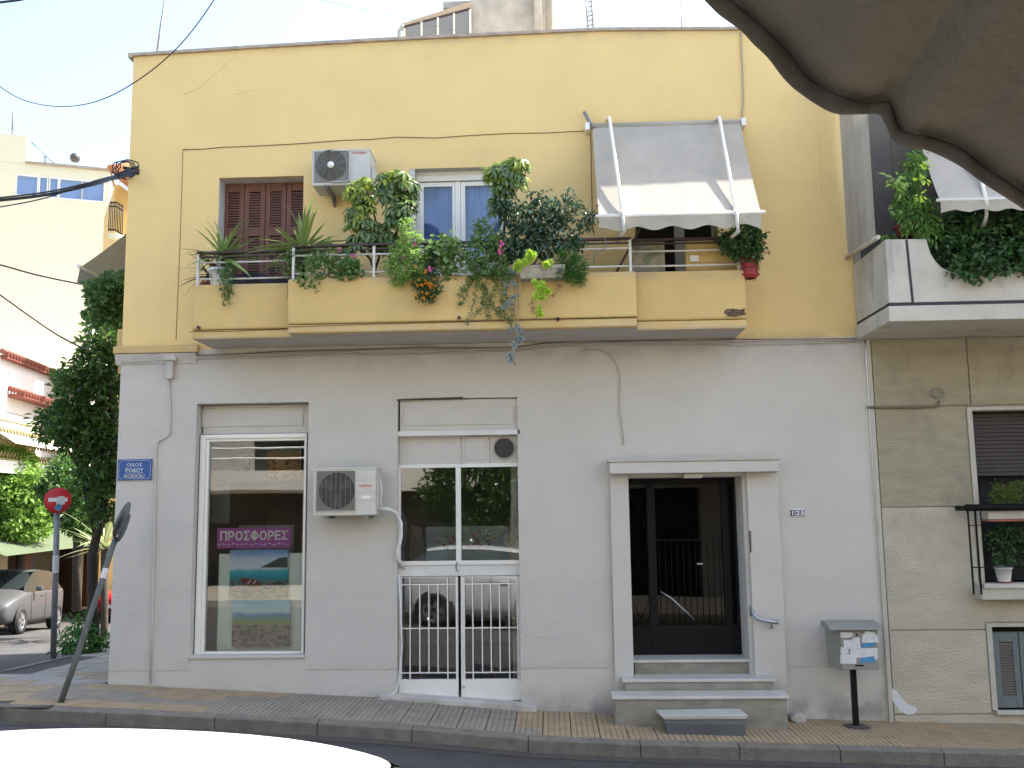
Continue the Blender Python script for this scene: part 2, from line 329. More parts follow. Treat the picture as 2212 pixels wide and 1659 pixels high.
# --- pavement in front of the building: bed, tiles, kerb stones
XL = -4.78; XR = 3.43
side_k = [PG(0,1453), PG(115,1433), PG(240,1396)]          # side street kerb
bed = MB(); xx = [-5.3,-4.75,-4,-3.2,-2.4,-1.7,-.8,-.2,.63,1.4,2.1,3.4,5,8,12]
for a, b in zip(xx, xx[1:]):
    bed.hexa([(a,KY+.12,zp(a)-.3),(b,KY+.12,zp(b)-.3),(b,.02,zp(b)-.3),(a,.02,zp(a)-.3)], [(a,KY+.12,zp(a)-.014),(b,KY+.12,zp(b)-.014),(b,.02,zp(b)-.014),(a,.02,zp(a)-.014)])
pave = obj('pavement', bed, m_joint, kind='structure')
T = .27
def tile_mesh(m, nm):
    b = MB(); n = 5; g_ = .0075; s_ = T-.008
    b.box(0, s_, 0, s_, -.02, -.007)
    wd = (s_-(n-1)*g_)/n
    for k in range(n):
        x0 = k*(wd+g_); c = .003
        b.hexa([(x0,0,-.007),(x0+wd,0,-.007),(x0+wd,s_,-.007),(x0,s_,-.007)], [(x0+c,c,0),(x0+wd-c,c,0),(x0+wd-c,s_-c,0),(x0+c,s_-c,0)])
    d = b.data(nm); d.materials.append(m); return d
td_y = tile_mesh(m_tile_y, 'paving_tile'); td_g = tile_mesh(m_tile_g, 'paving_tile')
rng = random.Random(3); cnt = 0; rest = MB()
nx = int((6.6+5.2)/T)
for i in range(nx):
    x = -5.25+i*T
    for j in range(4):
        y = KY+.125+j*T
        sl = (zp(x+T)-zp(x))/T
        yel = noise.noise(V((x*.45+3, j*.35, 1.2))) > -.12 or (j < 2 and x > .8)
        if x < -3 and j == 1: yel = False
        M = Matrix.Translation((x, y, zp(x)+rng.uniform(-.0025,.0025))) @ Matrix.Rotation(-math.atan(sl), 4, 'Y') @ Matrix.Rotation(rng.uniform(-.006,.006), 4, 'X')
        o = inst_m(td_y if yel else td_g, 'paving_tile', pave, M); cnt += 1
# kerb stones
kerb = obj('kerb', MB().box(-5.2,-5.19,KY+.03,KY+.1,.2,.25), m_kerb, kind='structure')
x = -5.27
while x < 7.5:
    l = rng.uniform(.85,1.1); a, b = x+.003, x+l-.003; k = MB(); dz = rng.uniform(-.003,.003); dy = rng.uniform(-.003,.003)
    k.hexa([(a,KY+dy,zp(a)-.4),(b,KY+dy,zp(b)-.4),(b,KY+.118,zp(b)-.4),(a,KY+.118,zp(a)-.4)], [(a,KY+dy,zp(a)-.02+dz),(b,KY+dy,zp(b)-.02+dz),(b,KY+.118,zp(b)+dz),(a,KY+.118,zp(a)+dz)])
    obj('kerb_stone', k, m_kerb, kerb, bevel=.008); x += l
# gutter grime strip
gs = MB()
for a, b in zip(xx, xx[1:]): gs.quad((a,KY-.16,zroad(a,-2)+.004),(b,KY-.16,zroad(b,-2)+.004),(b,KY,zroad(b,-2)+.008),(a,KY,zroad(a,-2)+.008))
obj('gutter', gs, m_joint, kind='structure')
# side pavement (corner), falls towards the back
cor = MB(); kx = [-6.05]
sk = [(-5.3,-1.1),(-5.75,-.75),(-6.1,-.1),(-6.35,1.0),(side_k[0].x-.15, side_k[0].y-1.5)]
sk = [(-5.25,-1.2),(-6.0,-1.02),(-6.9,-.5),(-7.55,.5)] 
d_ = (side_k[2]-side_k[0]); 
for t in (0., .5, 1., 2., 4.): q = side_k[0]+d_*t; sk.append((q.x, q.y))
zs = lambda x, y: .43-.07*max(0, y)-.0*(x)
rows_o = [V((x, y, zs(x, y))) for x, y in sk]; rows_i = [V((-4.8, max(-1.2, y) if k else -1.2, 0)) for k, (x, y) in enumerate(sk)]
for q in rows_i: q.z = zs(q.x, q.y)
cor.grid([rows_o, [a.lerp(b, .5) for a, b in zip(rows_o, rows_i)], rows_i], sm=False)
cor.grid([[q-V((0,0,.3)) for q in rows_o], rows_o], sm=False)
sidep = obj('side_pavement', cor, m_joint, kind='structure')
# slabs on the corner pavement
def inside(x, y):
    if y < -1.15 or x > -4.83: return False
    for (a, b), (c, d) in zip(sk, sk[1:]):
        if b <= y <= d or (b > y and a == sk[0][0]):
            return x > a+(c-a)*((y-b)/(d-b) if d != b else 0)+.12
    return False
rg = random.Random(8); S = .42
for i in range(-14, 4):
    for j in range(-8, 40):
        ang = math.radians(8); cx = -5.6+(i*math.cos(ang)-j*math.sin(ang))*S; cy = 1+(i*math.sin(ang)+j*math.cos(ang))*S
        pts = [(cx+(a*math.cos(ang)-b*math.sin(ang))*S*.488, cy+(a*math.sin(ang)+b*math.cos(ang))*S*.488) for a, b in ((-1,-1),(1,-1),(1,1),(-1,1))]
        if cy < 8 and all(inside(*q) for q in pts):
            dz = rg.uniform(.006,.011); k = MB().hexa([(a,b,zs(a,b)-.01) for a, b in pts], [(a,b,zs(a,b)+dz) for a, b in pts])
            yel = cy < 1.3 and ((i+j) % 5 in (0, 1, 2)) 
            obj('paving_slab', k, m_tile_y if yel else m_tile_p, sidep)
# corner kerb stones
cj = obj('side_kerb', MB().box(-5.3,-5.29,-1.19,-1.15,.2,.3), m_kerb, kind='structure')
for a, b in zip(rows_o, rows_o[1:]):
    n = max(1, int((b-a).length/1.0)); nrm = V(((b-a).y, -(b-a).x, 0)).normalized()
    for k in range(n):
        p, q = a.lerp(b, (k+.006)/n), a.lerp(b, (k+.994)/n); i_ = nrm*.13
        obj('kerb_stone', MB().hexa([p-V((0,0,.3)), p+i_-V((0,0,.3)), q+i_-V((0,0,.3)), q-V((0,0,.3))], [p+V((0,0,.012)), p+i_+V((0,0,.014)), q+i_+V((0,0,.014)), q+V((0,0,.012))]), m_kerb, cj)

# ================================================================== CORNER BUILDING
bld = thing('corner_building', 'two storey corner house with yellow upper floor, grey ground floor and a long plant-filled balcony', 'building', (XL,0,0))
YS = 4.04; RT = [(-4.72,7.52),(-3.3,7.57),(-1.93,7.605),(.61,7.645),(2.25,7.60),(3.43,7.55)]
def wallgrid(b, x0, x1, z0, z1, ops, Y=0., th=.30):
    X = sorted({x0, x1, *[o for q in ops for o in q[:2]]}); X = [q for q in X if x0 <= q <= x1]
    Z = sorted({z0, z1, *[o for q in ops for o in q[2:4]]}); Z = [q for q in Z if z0 <= q <= z1]
    for a, c in zip(X, X[1:]):
        for e, f_ in zip(Z, Z[1:]):
            mx, mz = (a+c)/2, (e+f_)/2
            if any(q[0] < mx < q[1] and q[2] < mz < q[3] for q in ops): continue
            b.quad((a,Y,e),(c,Y,e),(c,Y,f_),(a,Y,f_))
    for q in ops:
        a, c, e, f_ = q[:4]; t = q[4] if len(q) > 4 else th
        b.quad((a,Y,e),(a,Y,f_),(a,Y+t,f_),(a,Y+t,e)); b.quad((c,Y,e),(c,Y+t,e),(c,Y+t,f_),(c,Y,f_))
        b.quad((a,Y,f_),(c,Y,f_),(c,Y+t,f_),(a,Y+t,f_)); b.quad((a,Y,e),(a,Y+t,e),(c,Y+t,e),(c,Y,e))
    return b
W1 = R(417,870,663,1416); W2 = R(858,860,1122,1540); W3 = R(1363,1030,1612,1466)
W4 = R(470,382,654,640); W5 = R(884,362,1094,640); W6 = R(1372,400,1553,640)
FL = 4.2
W4 = (*W4[:2], FL, W4[3]); W5 = (*W5[:2], FL, W5[3]); W6 = (*W6[:2], FL, W6[3])
low = MB(); wallgrid(low, XL, XR, -.5, YS, [(*W1,.22), (W2[0],W2[1],-.5,W2[3],.22), (*W3[:2],.1,W3[3],.45)])
obj('ground_floor_wall', low, m_grey, bld)
upw = MB(); wallgrid(upw, XL, XR, YS, 7.5, [(*W4,.3), (*W5,.3), (*W6,.2)])
rt_ = [(XL, 7.52)]+RT[1:]
for (a, za), (b, zb) in zip(rt_, rt_[1:]): upw.quad((a,0,7.5),(b,0,7.5),(b,0,zb),(a,0,za))
obj('upper_wall', upw, m_yellow, bld)
cap = MB()
for (a, za), (b, zb) in zip(rt_, rt_[1:]):
    cap.hexa([(a-.0,-.035,za),(b,-.035,zb),(b,.25,zb),(a,.25,za)], [(a,-.035,za+.035),(b,-.035,zb+.035),(b,.25,zb+.035),(a,.25,za+.035)])
cap.box(XL-.05,XL,-.035,8,7.5,7.555)
obj('parapet_cap', cap, m_cap, bld)
sh = MB(); sh.box(XL,XL+.2,.02,8,YS,7.5); sh.box(XR-.15,XR,.02,8,YS,7.5); sh.box(XL,XR,7.8,8,YS,7.5); sh.box(XL,XR,.02,8,7.1,7.2)
obj('side_wall_upper', sh, m_yellow, bld)
sh = MB(); sh.box(XL+.002,XL+.2,.02,8,-1.2,YS); sh.box(XR-.15,XR,.02,8,-.5,YS); sh.box(XL,XR,7.8,8,-1.2,YS); sh.box(XL+.2,XR-.15,.3,7.8,3.8,4.0)
sh.box(-.45,-.35,.3,5,-.4,3.8)
obj('side_wall_lower', sh, m_grey, bld)
# cornice between floors (left end) and drip lines
cn = MB(); cx1 = P(430,745).x
prof = [(0,4.005),(-.055,4.01),(-.06,4.08),(0,4.10)]
cn.hexa([(XL-.07+0*0,y*1.0,z) for y, z in prof], [(cx1,y,z) for y, z in prof])
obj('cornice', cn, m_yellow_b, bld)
obj('cornice_grey', MB().hexa([(XL-.055,y,z) for y, z in ((0,3.88),(-.012,3.89),(-.05,4.0),(0,4.004))], [(cx1-.02,y,z) for y, z in ((0,3.88),(-.012,3.89),(-.05,4.0),(0,4.004))]), m_grey, bld)
obj('side_cornice', MB().box(XL-.06,XL,.06,3.0,3.80,3.98).box(XL-.08,XL,.05,3.0,3.985,4.30), m_yellow_b, bld)
# --- balcony
bal = obj('balcony', MB().box(P(418,720,-.65).x,P(1612,700,-.65).x,-.53,.0,4.062,4.16), m_soffit, bld)
def parap(x0, x1, Y, zt, zb, zl):
    b = MB(); b.box(x0, x1, Y, Y+.12, zl, zt); b.box(x0+.004, x1-.004, Y+.012, Y+.12, zb, zl-.004); return b
sec = [(P(413,700,-.65).x, P(620,680,-.85).x, -.65), (P(620,680,-.85).x, P(1376,650,-.85).x, -.85), (P(1376,650,-.85).x, P(1613,650,-.65).x, -.65)]
for k, (a, b, Y) in enumerate(sec):
    zt = [4.625,4.615,4.655][k]
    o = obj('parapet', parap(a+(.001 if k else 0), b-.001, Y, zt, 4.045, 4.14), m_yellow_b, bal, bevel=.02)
# side returns where the middle bay steps out, end returns and the slab of the middle bay
e = MB(); a, b, _ = sec[1]; e.box(a+.002,a+.12,-.73,-.52,4.07,4.61); e.box(b-.12,b-.002,-.73,-.52,4.07,4.61)
e.box(sec[0][0]+.002,sec[0][0]+.12,-.53,0,4.07,4.62); e.box(sec[2][1]-.12,sec[2][1]-.002,-.53,0,4.07,4.65)
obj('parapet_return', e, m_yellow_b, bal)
sf = MB(); sf.box(a+.006,b-.006,-.832,0,4.052,4.062); sf.box(sec[0][0]+.01,sec[2][1]-.01,-.632,-.001,4.046,4.0515)
obj('soffit', sf, m_soffit, bal)
# broken plaster with exposed rubble at the right corner
def lump_patch(c, rx, rz, Y, n=16, seed=1, th=.006):
    r_ = random.Random(seed); pts = []
    for k in range(n):
        t = 2*math.pi*k/n; s_ = r_.uniform(.65,1.1); pts.append((c.x+rx*s_*math.cos(t), Y, c.z+rz*s_*math.sin(t)))
    return MB().prism(pts, (0,th,0))
c = P(1588,676,-.65); obj('broken_plaster', lump_patch(c, .115, .055, -.655, seed=4), m_groove, bal)
rb = MB(); r_ = random.Random(2)
for k in range(16):
    q = c+V((r_.uniform(-.09,.09), -.012, r_.uniform(-.04,.035))); s_ = r_.uniform(.006,.016)
    rb.hexa([q+V((-s_,0,-s_)),q+V((s_,0,-s_*.7)),q+V((s_*.8,.02,-s_)),q+V((-s_,.02,-s_))],[q+V((-s_*.6,.0,s_*.7)),q+V((s_*.7,.0,s_)),q+V((s_*.6,.02,s_)),q+V((-s_*.5,.02,s_))])
rb.tube([P(1570,683,-.66),P(1590,672,-.67),P(1612,676,-.66)], .004, 5)
obj('exposed_rubble', rb, mat('brown_rubble', (.24,.17,.10), .95, var=.5, scale=30), bal)
for (px, py, Y) in ((430,708,-.65),(992,687,-.85),(1205,690,-.85)):
    q = P(px,py,Y); obj('drain_spout', MB().lathe(q+V((0,.03,0)), (0,-1,0), [(.012,0),(.017,.0),(.017,.06),(.011,.06),(.011,.01),(.001,.01)], 10), m_rail_d, bal)
# hairline crack under the ledge and along parapets
for (pts, Y) in (([(408,717),(500,716),(620,712)],-.652),([(622,706),(800,699),(1000,694),(1376,684)],-.852),([(1380,690),(1500,688),(1612,685)],-.652)):
    obj('crack', MB().tube([P(x,y+1.5*math.sin(x),Y+.006) for x, y in pts], .0035, 4), m_groove, bal)
# --- railing
rl = joint('railing', (sec[0][0], -.6, 4.6), bld)
def railrun(pA, pB, Yr, posts, tops, mids):
    h = MB(); a, b = P(*pA,Yr), P(*pB,Yr); zt = (a.z+b.z)/2
    h.box(a.x, b.x, Yr-.025, Yr+.025, zt-.022, zt+.004); obj('handrail', h, m_rail_d, rl, bevel=.006)
    h2 = MB().box(a.x, b.x, Yr-.012, Yr+.012, zt-.06, zt-.045); obj('handrail_bar', h2, m_rail_d, rl)
    for zz in mids:
        obj('rail_bar', MB().tube([(a.x,Yr,zz),((a.x+b.x)/2,Yr,zz-.004),(b.x,Yr,zz)], .010, 6), m_rail_w, rl)
    for px in posts:
        X = P(px,570,Yr).x; obj('rail_post', MB().box(X-.013,X+.013,Yr-.013,Yr+.013,4.6,zt-.022), m_rail_w, rl)
    return zt
m1, m2 = P(530,565,-.6).z, P(530,601,-.6).z
zt = railrun((426,545),(632,541),-.6,[428],0,[m1,m2])
m1, m2 = P(1300,537,-.8).z, P(1300,576,-.8).z
railrun((632,539),(1363,506),-.8,[634,808,992,1180,1362],0,[m1,m2])
m1, m2 = P(1480,541,-.6).z, P(1480,573,-.6).z
railrun((1364,513),(1600,517),-.6,[1597],0,[m1,m2])
X = P(428,570,-.6).x; zz = P(428,547,-.6).z
obj('handrail', MB().box(X-.02,X+.02,-.57,0,zz-.03,zz), m_rail_d, rl); obj('rail_bar', MB().tube([(X,-.6,4.85),(X,0,4.85)], .009, 6), m_rail_w, rl)
# --- brown shutter door
Yd = .20; sx0, sx1, sz1 = P(481,500,Yd).x, W4[1]-.005, P(565,396,Yd).z
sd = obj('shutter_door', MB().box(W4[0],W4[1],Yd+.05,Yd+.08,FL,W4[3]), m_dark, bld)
obj('reveal_lining', MB().box(W4[0]+.001,sx0,.004,Yd+.04,FL,W4[3]-.002).box(sx0,W4[1],.03,Yd+.03,sz1+.003,W4[3]-.002), m_revealw, sd)
n = 4; wd = (sx1-sx0)/n
for k in range(n):
    a, b = sx0+k*wd+.003, sx0+(k+1)*wd-.003; p = MB(); st = .052; sr = .055
    rowsz = [(sz1-.10, sz1-.53), (sz1-.63, sz1-1.26), (sz1-1.36, FL+.1)]
    p.box(a, a+sr, Yd, Yd+.035, FL, sz1); p.box(b-sr, b, Yd, Yd+.035, FL, sz1)
    zprev = sz1
    for (t, bt) in rowsz: p.box(a+sr, b-sr, Yd+.001, Yd+.034, t, zprev); zprev = bt
    p.box(a+sr, b-sr, Yd+.001, Yd+.034, FL, zprev)
    obj('shutter_panel', p, m_brown, sd, bevel=.004)
    lv = MB()
    for (t, bt) in rowsz:
        z = t-.012
        while z > bt+.01:
            lv.hexa([(a+sr,Yd+.006,z-.022),(b-sr,Yd+.006,z-.022),(b-sr,Yd+.026,z-.008),(a+sr,Yd+.026,z-.008)], [(a+sr,Yd+.006,z-.006),(b-sr,Yd+.006,z-.006),(b-sr,Yd+.026,z+.006),(a+sr,Yd+.026,z+.006)]); z -= .031
    obj('louvres', lv, m_brown_d, sd, kind='stuff')
# --- balcony glass door
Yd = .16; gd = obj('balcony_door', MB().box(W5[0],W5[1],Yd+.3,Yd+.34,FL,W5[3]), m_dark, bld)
x0, x1 = P(900,500,Yd).x, W5[1]-.004; zt0 = P(980,366,Yd).z; zt1 = P(980,392,Yd).z; xm0, xm1 = P(985,500,Yd).x, P(996,500,Yd).x
obj('reveal_lining', MB().box(W5[0]+.001,x0,.004,Yd+.1,FL,W5[3]-.002).box(x0,x1,.01,Yd-.01,zt0+.01,W5[3]-.002), m_revealw, gd)
obj('shutter_box', MB().box(x0,x1,Yd-.03,Yd+.1,zt1,zt0).box(x0,x1,Yd-.038,Yd-.03,zt1+.07,zt0-.03), m_alu, gd, bevel=.006)
fr = MB()
for a, b in ((x0,x0+.045),(P(987,500,Yd).x-.02,P(987,500,Yd).x+.045),(x1-.045,x1)): fr.box(a,b,Yd,Yd+.07,FL,zt1)
obj('frame', fr, m_alu, gd, bevel=.004)
for (a, b) in ((906,983),(996,1086)):
    A, B = P(a,500,Yd).x, P(b,500,Yd).x; s_ = MB(); t = zt1-.01
    s_.box(A,A+.05,Yd-.01,Yd+.05,FL,t); s_.box(B-.03,B,Yd-.01,Yd+.05,FL,t); s_.box(A+.05,B-.03,Yd-.009,Yd+.05,t-.05,t); s_.box(A+.05,B-.03,Yd-.009,Yd+.05,FL,FL+.1)
    obj('sash', s_, m_alu, gd, bevel=.004)
    obj('pane', MB().quad((A+.04,Yd+.02,FL+.1),(B-.03,Yd+.02,FL+.1),(B-.03,Yd+.02,t-.04),(A+.04,Yd+.02,t-.04)), m_glass_b, gd)
m_curt = clothmat('sheer_blue_white_curtain', (.55,.66,.88), .4, 0)
for (a, b, sd_) in ((948,985,1),(1000,1092,2)):
    A, B = P(a,500,.3).x, P(b,500,.3).x; n = 60; rows = [[V((A+(B-A)*k/n, .27+.018*math.sin(k*1.05+sd_)+.01*math.sin(k*.37), z)) for k in range(n+1)] for z in (FL, 5.0, zt1)]
    obj('curtain', MB().grid(rows), m_curt, gd)
A, B = P(908,500,.3).x, P(918,500,.3).x; rows = [[V((A+(B-A)*k/12, .26+.015*math.sin(k*1.3), z)) for k in range(13)] for z in (FL, zt1)]
obj('curtain', MB().grid(rows), clothmat('pinkish_curtain', (.40,.30,.42), .4, 0), gd)
m_backb = mat('sky_toned_room_wall', (.30,.42,.75), .9)  # sky reflection of the left pane put into this blue
obj('room_wall', MB().box(W5[0]-.3,W5[1]+.3,.42,.44,FL-.1,W5[3]+.2), m_backb, gd)
# --- window under the awning
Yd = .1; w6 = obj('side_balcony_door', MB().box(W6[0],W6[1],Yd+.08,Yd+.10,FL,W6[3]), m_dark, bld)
fr = MB(); m_greyfr = mat('grey_brown_frame', (.24,.22,.19), .5)
for a, b in ((1456,1478),(1537,1553)): fr.box(P(a,510,Yd).x,P(b,510,Yd).x,Yd-.02,Yd+.06,FL,W6[3])
fr.box(W6[0],W6[0]+.03,Yd-.02,Yd+.06,FL,W6[3]); obj('frame', fr, m_greyfr, w6, bevel=.004)
obj('curtain', MB().grid([[V((P(1380,510,.15).x+k*.03, .155+.008*math.sin(k*2.), z)) for k in range(12)] for z in (FL, W6[3])]), mat('dark_red_curtain', (.07,.018,.016), .9), w6)
obj('pane', MB().quad((W6[0],Yd,FL),(W6[1],Yd,FL),(W6[1],Yd,W6[3]),(W6[0],Yd,W6[3])), m_glass_d, w6)

# --- shop window
Yd = .16; sw = obj('shop_window', MB().box(W1[0]+.02,W1[1]-.002,Yd,Yd+.05,P(545,934).z,W1[3]-.01), m_grey, bld)
a, b, c_, d_z = R(437,881,656,921,Yd)
obj('sign_panel', MB().box(a,b,Yd-.012,Yd+.001,c_,d_z), m_grey, sw, bevel=.004)
fx0, fx1, fz0, fz1 = R(429,938,661,1416,Yd-.02); gx0, gx1, gz0, gz1 = R(447,953,655,1407,Yd-.02)
f1 = MB(); f1.box(fx0,gx0-.035,Yd-.06,Yd+.05,fz0,fz1); f1.box(gx1+.012,fx1,Yd-.06,Yd+.05,fz0,fz1); f1.box(gx0-.035,gx1+.012,Yd-.059,Yd+.05,gz1+.03,fz1); f1.box(gx0-.035,gx1+.012,Yd-.059,Yd+.05,fz0,gz0-.025)
obj('outer_frame', f1, m_alu, sw, bevel=.005)
f1 = MB(); f1.box(gx0-.034,gx0,Yd-.04,Yd+.04,gz0-.024,gz1+.029); f1.box(gx1,gx1+.011,Yd-.04,Yd+.04,gz0-.024,gz1+.029); f1.box(gx0,gx1,Yd-.039,Yd+.04,gz1,gz1+.029); f1.box(gx0,gx1,Yd-.039,Yd+.04,gz0-.024,gz0)
obj('inner_frame', f1, m_alu, sw, bevel=.004)
obj('pane', MB().quad((gx0,Yd,gz0),(gx1,Yd,gz0),(gx1,Yd,gz1),(gx0,Yd,gz1)), m_glass, sw)
obj('sill', MB().box(W1[0],W1[1],-.02,.10,W1[2]-.03,W1[2]+.004), m_grey, sw, bevel=.006)
# --- shop door
Yd = .10; dr = obj('shop_door', MB().box(W2[0],W2[1],Yd+.02,Yd+.06,P(990,1003,Yd).z,P(990,936,Yd).z), m_door_w, bld)
q = R(862,866,1116,924,Yd)
obj('sign_panel', MB().box(W2[0]+.02,W2[1]-.0,Yd-.06,Yd+.05,P(990,932).z,W2[3]-.008), m_grey, dr, bevel=.004)
q = R(873,878,1110,918,Yd-.06); obj('sign_board', MB().box(q[0],q[1],Yd-.072,Yd-.058,q[2],q[3]), m_grey, dr, bevel=.004)
obj('head_gap', MB().tube([P(857,864,-.005),P(900,862,-.005),P(1000,859,-.005)], .009, 5), m_groove, dr)
q = R(860,930,1124,941,Yd-.07); obj('roller_rail', MB().box(q[0],q[1],Yd-.1,Yd+.02,q[2],q[3]), m_whiteold, dr, bevel=.006)
q = R(862,942,995,1003,Yd-.01); obj('top_panel', MB().box(q[0],q[1],Yd,Yd+.03,q[2],q[3]), m_grey, dr, bevel=.003)
q = R(999,943,1057,1005,Yd); obj('hatch_frame', MB().box(q[0],q[1],Yd-.006,Yd+.02,q[2],q[3]), m_grey, dr, bevel=.003)
q = R(1006,947,1049,994,Yd); obj('hatch', MB().box(q[0],q[1],Yd-.014,Yd,q[2],q[3]), m_grey, dr, bevel=.004)
q = R(1061,943,1120,1002,Yd); obj('vent_panel', MB().box(q[0],q[1],Yd-.004,Yd+.02,q[2],q[3]), m_grey, dr, bevel=.003)
c = P(1089,968,Yd-.01); vt = obj('vent', MB().lathe(c, (0,-1,0), [(.108,-.01),(.108,.03),(.116,.032),(.118,.0),(.118,-.01)], 28), m_grill, dr)
g_ = MB()
for k in range(-8, 9, 2):
    h = math.sqrt(max(0, .108**2-(k*.0125)**2)); g_.tube([c+V((k*.0125,-.022,-h)),c+V((k*.0125,-.022,h))], .0014, 4); g_.tube([c+V((-h,-.024,k*.0125)),c+V((h,-.024,k*.0125))], .0018, 4)
obj('vent_mesh', g_, m_grill, dr, kind='stuff'); obj('vent_hole', MB().lathe(c, (0,-1,0), [(.001,.002),(.107,.002)], 24), m_dark, dr)
gz1 = P(990,1010,Yd).z; gz0 = P(990,1211,Yd).z; zrail0 = P(990,1244,Yd).z
fr = MB(); L_, R_ = P(859,1110,Yd).x, P(1124,1110,Yd).x; mx0, mx1 = P(985,1110,Yd).x, P(996,1110,Yd).x; gl, gr = P(866,1110,Yd).x, P(1120,1110,Yd).x
fr.box(L_,gl,Yd-.02,Yd+.04,gz0,gz1+.04); fr.box(gr,R_,Yd-.02,Yd+.04,gz0,gz1+.04); fr.box(mx0,mx1,Yd-.02,Yd+.04,gz0,gz1); fr.box(gl,gr,Yd-.019,Yd+.04,gz1,gz1+.04)
fr.box(L_,R_,Yd-.025,Yd+.04,gz0-.045,gz0); obj('glazing_frame', fr, m_door_w, dr, bevel=.004)
for a, b in ((gl,mx0),(mx1,gr)): obj('pane', MB().quad((a,Yd,gz0),(b,Yd,gz0),(b,Yd,gz1),(a,Yd,gz1)), m_glass, dr)
obj('transom', MB().box(L_,R_,Yd-.01,Yd+.05,zrail0,gz0-.045), m_whiteold, dr, bevel=.004)
obj('latch', MB().tube([P(988,1214,.05),P(985,1222,.04),P(986,1232,.04),P(990,1234,.05)], .006, 6), m_rail_d, dr)
zt_ = zrail0-.006; zb_ = zp(-.6)+.05
for (a, b, nb) in ((862,990,0),(996,1127,1)):
    A, B = P(a,1390,Yd).x, P(b,1390,Yd).x; lf = MB(); gA, gB = (P(868,1360,Yd).x, P(986,1360,Yd).x) if nb == 0 else (P(1004,1360,Yd).x, P(1118,1360,Yd).x); t = P(990,1247,Yd).z; bt = P(990,1467,Yd).z
    lf.box(A,gA,Yd-.01,Yd+.04,bt,zt_); lf.box(gB,B,Yd-.01,Yd+.04,bt,zt_); lf.box(gA,gB,Yd-.009,Yd+.04,t,zt_); lf.box(A,B,Yd-.012,Yd+.04,zb_,bt)
    leaf_ = obj('door_leaf', lf, m_door_w, dr, bevel=.004)
    obj('pane', MB().quad((gA,Yd+.02,bt),(gB,Yd+.02,bt),(gB,Yd+.02,t),(gA,Yd+.02,t)), m_glass, dr)
    yb = Yd-.012; wz = (gB-gA)/6.0
    def bar(x0_, x1_, z0_, z1_, y_=yb): obj('grille_bar', MB().box(x0_,x1_,y_-.007,y_+.007,z0_,z1_), m_door_w, dr)
    for k in range(1, 6):
        X = gA+k*wz+(-.006 if k == 1 else .006 if k == 5 else 0); full = k in (1, 5); bar(X-.006,X+.006, bt if full else bt+.07, t if full else t-.07)
    for z in (t-.07, bt+.07, (t+bt)/2): bar(gA, gB, z-.006, z+.006, yb-.001)
    bar(gA-.008, gA+.004, bt, t, yb-.004); bar(gB-.004, gB+.008, bt, t, yb-.004)
obj('knob', MB().lathe(P(1002,1483,.08), (0,-1,0), [(.014,0),(.014,.012),(.009,.02),(.001,.021)], 12), m_steel, dr)
obj('chipped_paint', MB().box(*(lambda q: (q.x-.006,q.x+.006,q.y,q.y+.002,q.z-.05,q.z+.05))(P(995,1500,.086))), m_groove, dr)
obj('chipped_paint', MB().box(*(lambda q: (q.x-.008,q.x+.008,q.y,q.y+.002,q.z-.006,q.z+.006))(P(957,1504,.086))), m_groove, dr)
th = MB(); xa, xb = P(820,1530,-.08).x, P(1160,1540,-.08).x
th.hexa([(xa,-.10,zp(xa)-.1),(xb,-.10,zp(xb)-.1),(xb,.2,zp(xb)-.1),(xa,.2,zp(xa)-.1)], [(xa,-.10,zp(xa)+.045),(xb,-.10,zp(xb)+.065),(xb,.2,zp(xb)+.065),(xa,.2,zp(xa)+.045)])
obj('threshold', th, m_grey, dr, bevel=.012)
# --- entrance
en = obj('entrance', MB().box(W3[0],W3[1],.45,.47,.3,W3[3]), m_blackm, bld)
q = R(1316,1000,1682,1022,-.16); sl = MB().box(q[0],q[1],-.2,0,P(1500,1021,-.2).z,P(1500,996,-.2).z)
obj('lintel_canopy', sl, m_grey, en, bevel=.006); obj('canopy_slab', MB().box(q[0]-.01,q[1]+.01,-.215,0,P(1500,996,-.2).z+.001,P(1500,990,-.2).z), m_creams, en, bevel=.004)
zl = P(1500,1021,-.2).z
obj('pilaster', MB().box(P(1322,1250).x,W3[0]-.002,-.05,.0,.1,zl), m_grey, en, bevel=.006); obj('pilaster', MB().box(W3[1]+.04,P(1688,1250).x,-.05,.0,.1,zl), m_grey, en, bevel=.006)
q = P(1497,1027,-.1); obj('ceiling_lamp', MB().box(q.x-.1,q.x+.1,-.14,-.02,zl-.055,zl-.001), m_creams, en, bevel=.01)
Yd = .40; zb = P(1495,1416,Yd-.05).z; dl = MB(); A, B = W3[0], W3[1]; zt = W3[3]
xs_ = [A, P(1400,1200,Yd).x, P(1418,1200,Yd).x, P(1562,1200,Yd).x, P(1578,1200,Yd).x, B]
for a, b in ((xs_[0],xs_[0]+.03),(xs_[1],xs_[2]),(xs_[3],xs_[4]),(xs_[5]-.03,xs_[5])): dl.box(a,b,Yd,Yd+.05,zb,zt)
zk = P(1490,1350,Yd).z; dl.box(xs_[0]+.03,xs_[5]-.03,Yd+.004,Yd+.05,zb,zk); dl.box(xs_[0]+.03,xs_[5]-.03,Yd+.004,Yd+.05,zt-.07,zt); zq = P(1490,1165,Yd).z
dl.box(xs_[2],xs_[3],Yd+.012,Yd+.05,zq-.012,zq)
obj('door_frame', dl, m_blackm, en, bevel=.004)
for a, b in ((xs_[0]+.03,xs_[1]),(xs_[2],xs_[3]),(xs_[4],xs_[5]-.03)): obj('pane', MB().quad((a,Yd+.03,zk),(b,Yd+.03,zk),(b,Yd+.03,zt-.07),(a,Yd+.03,zt-.07)), m_glass_d, en)
ir = MB()
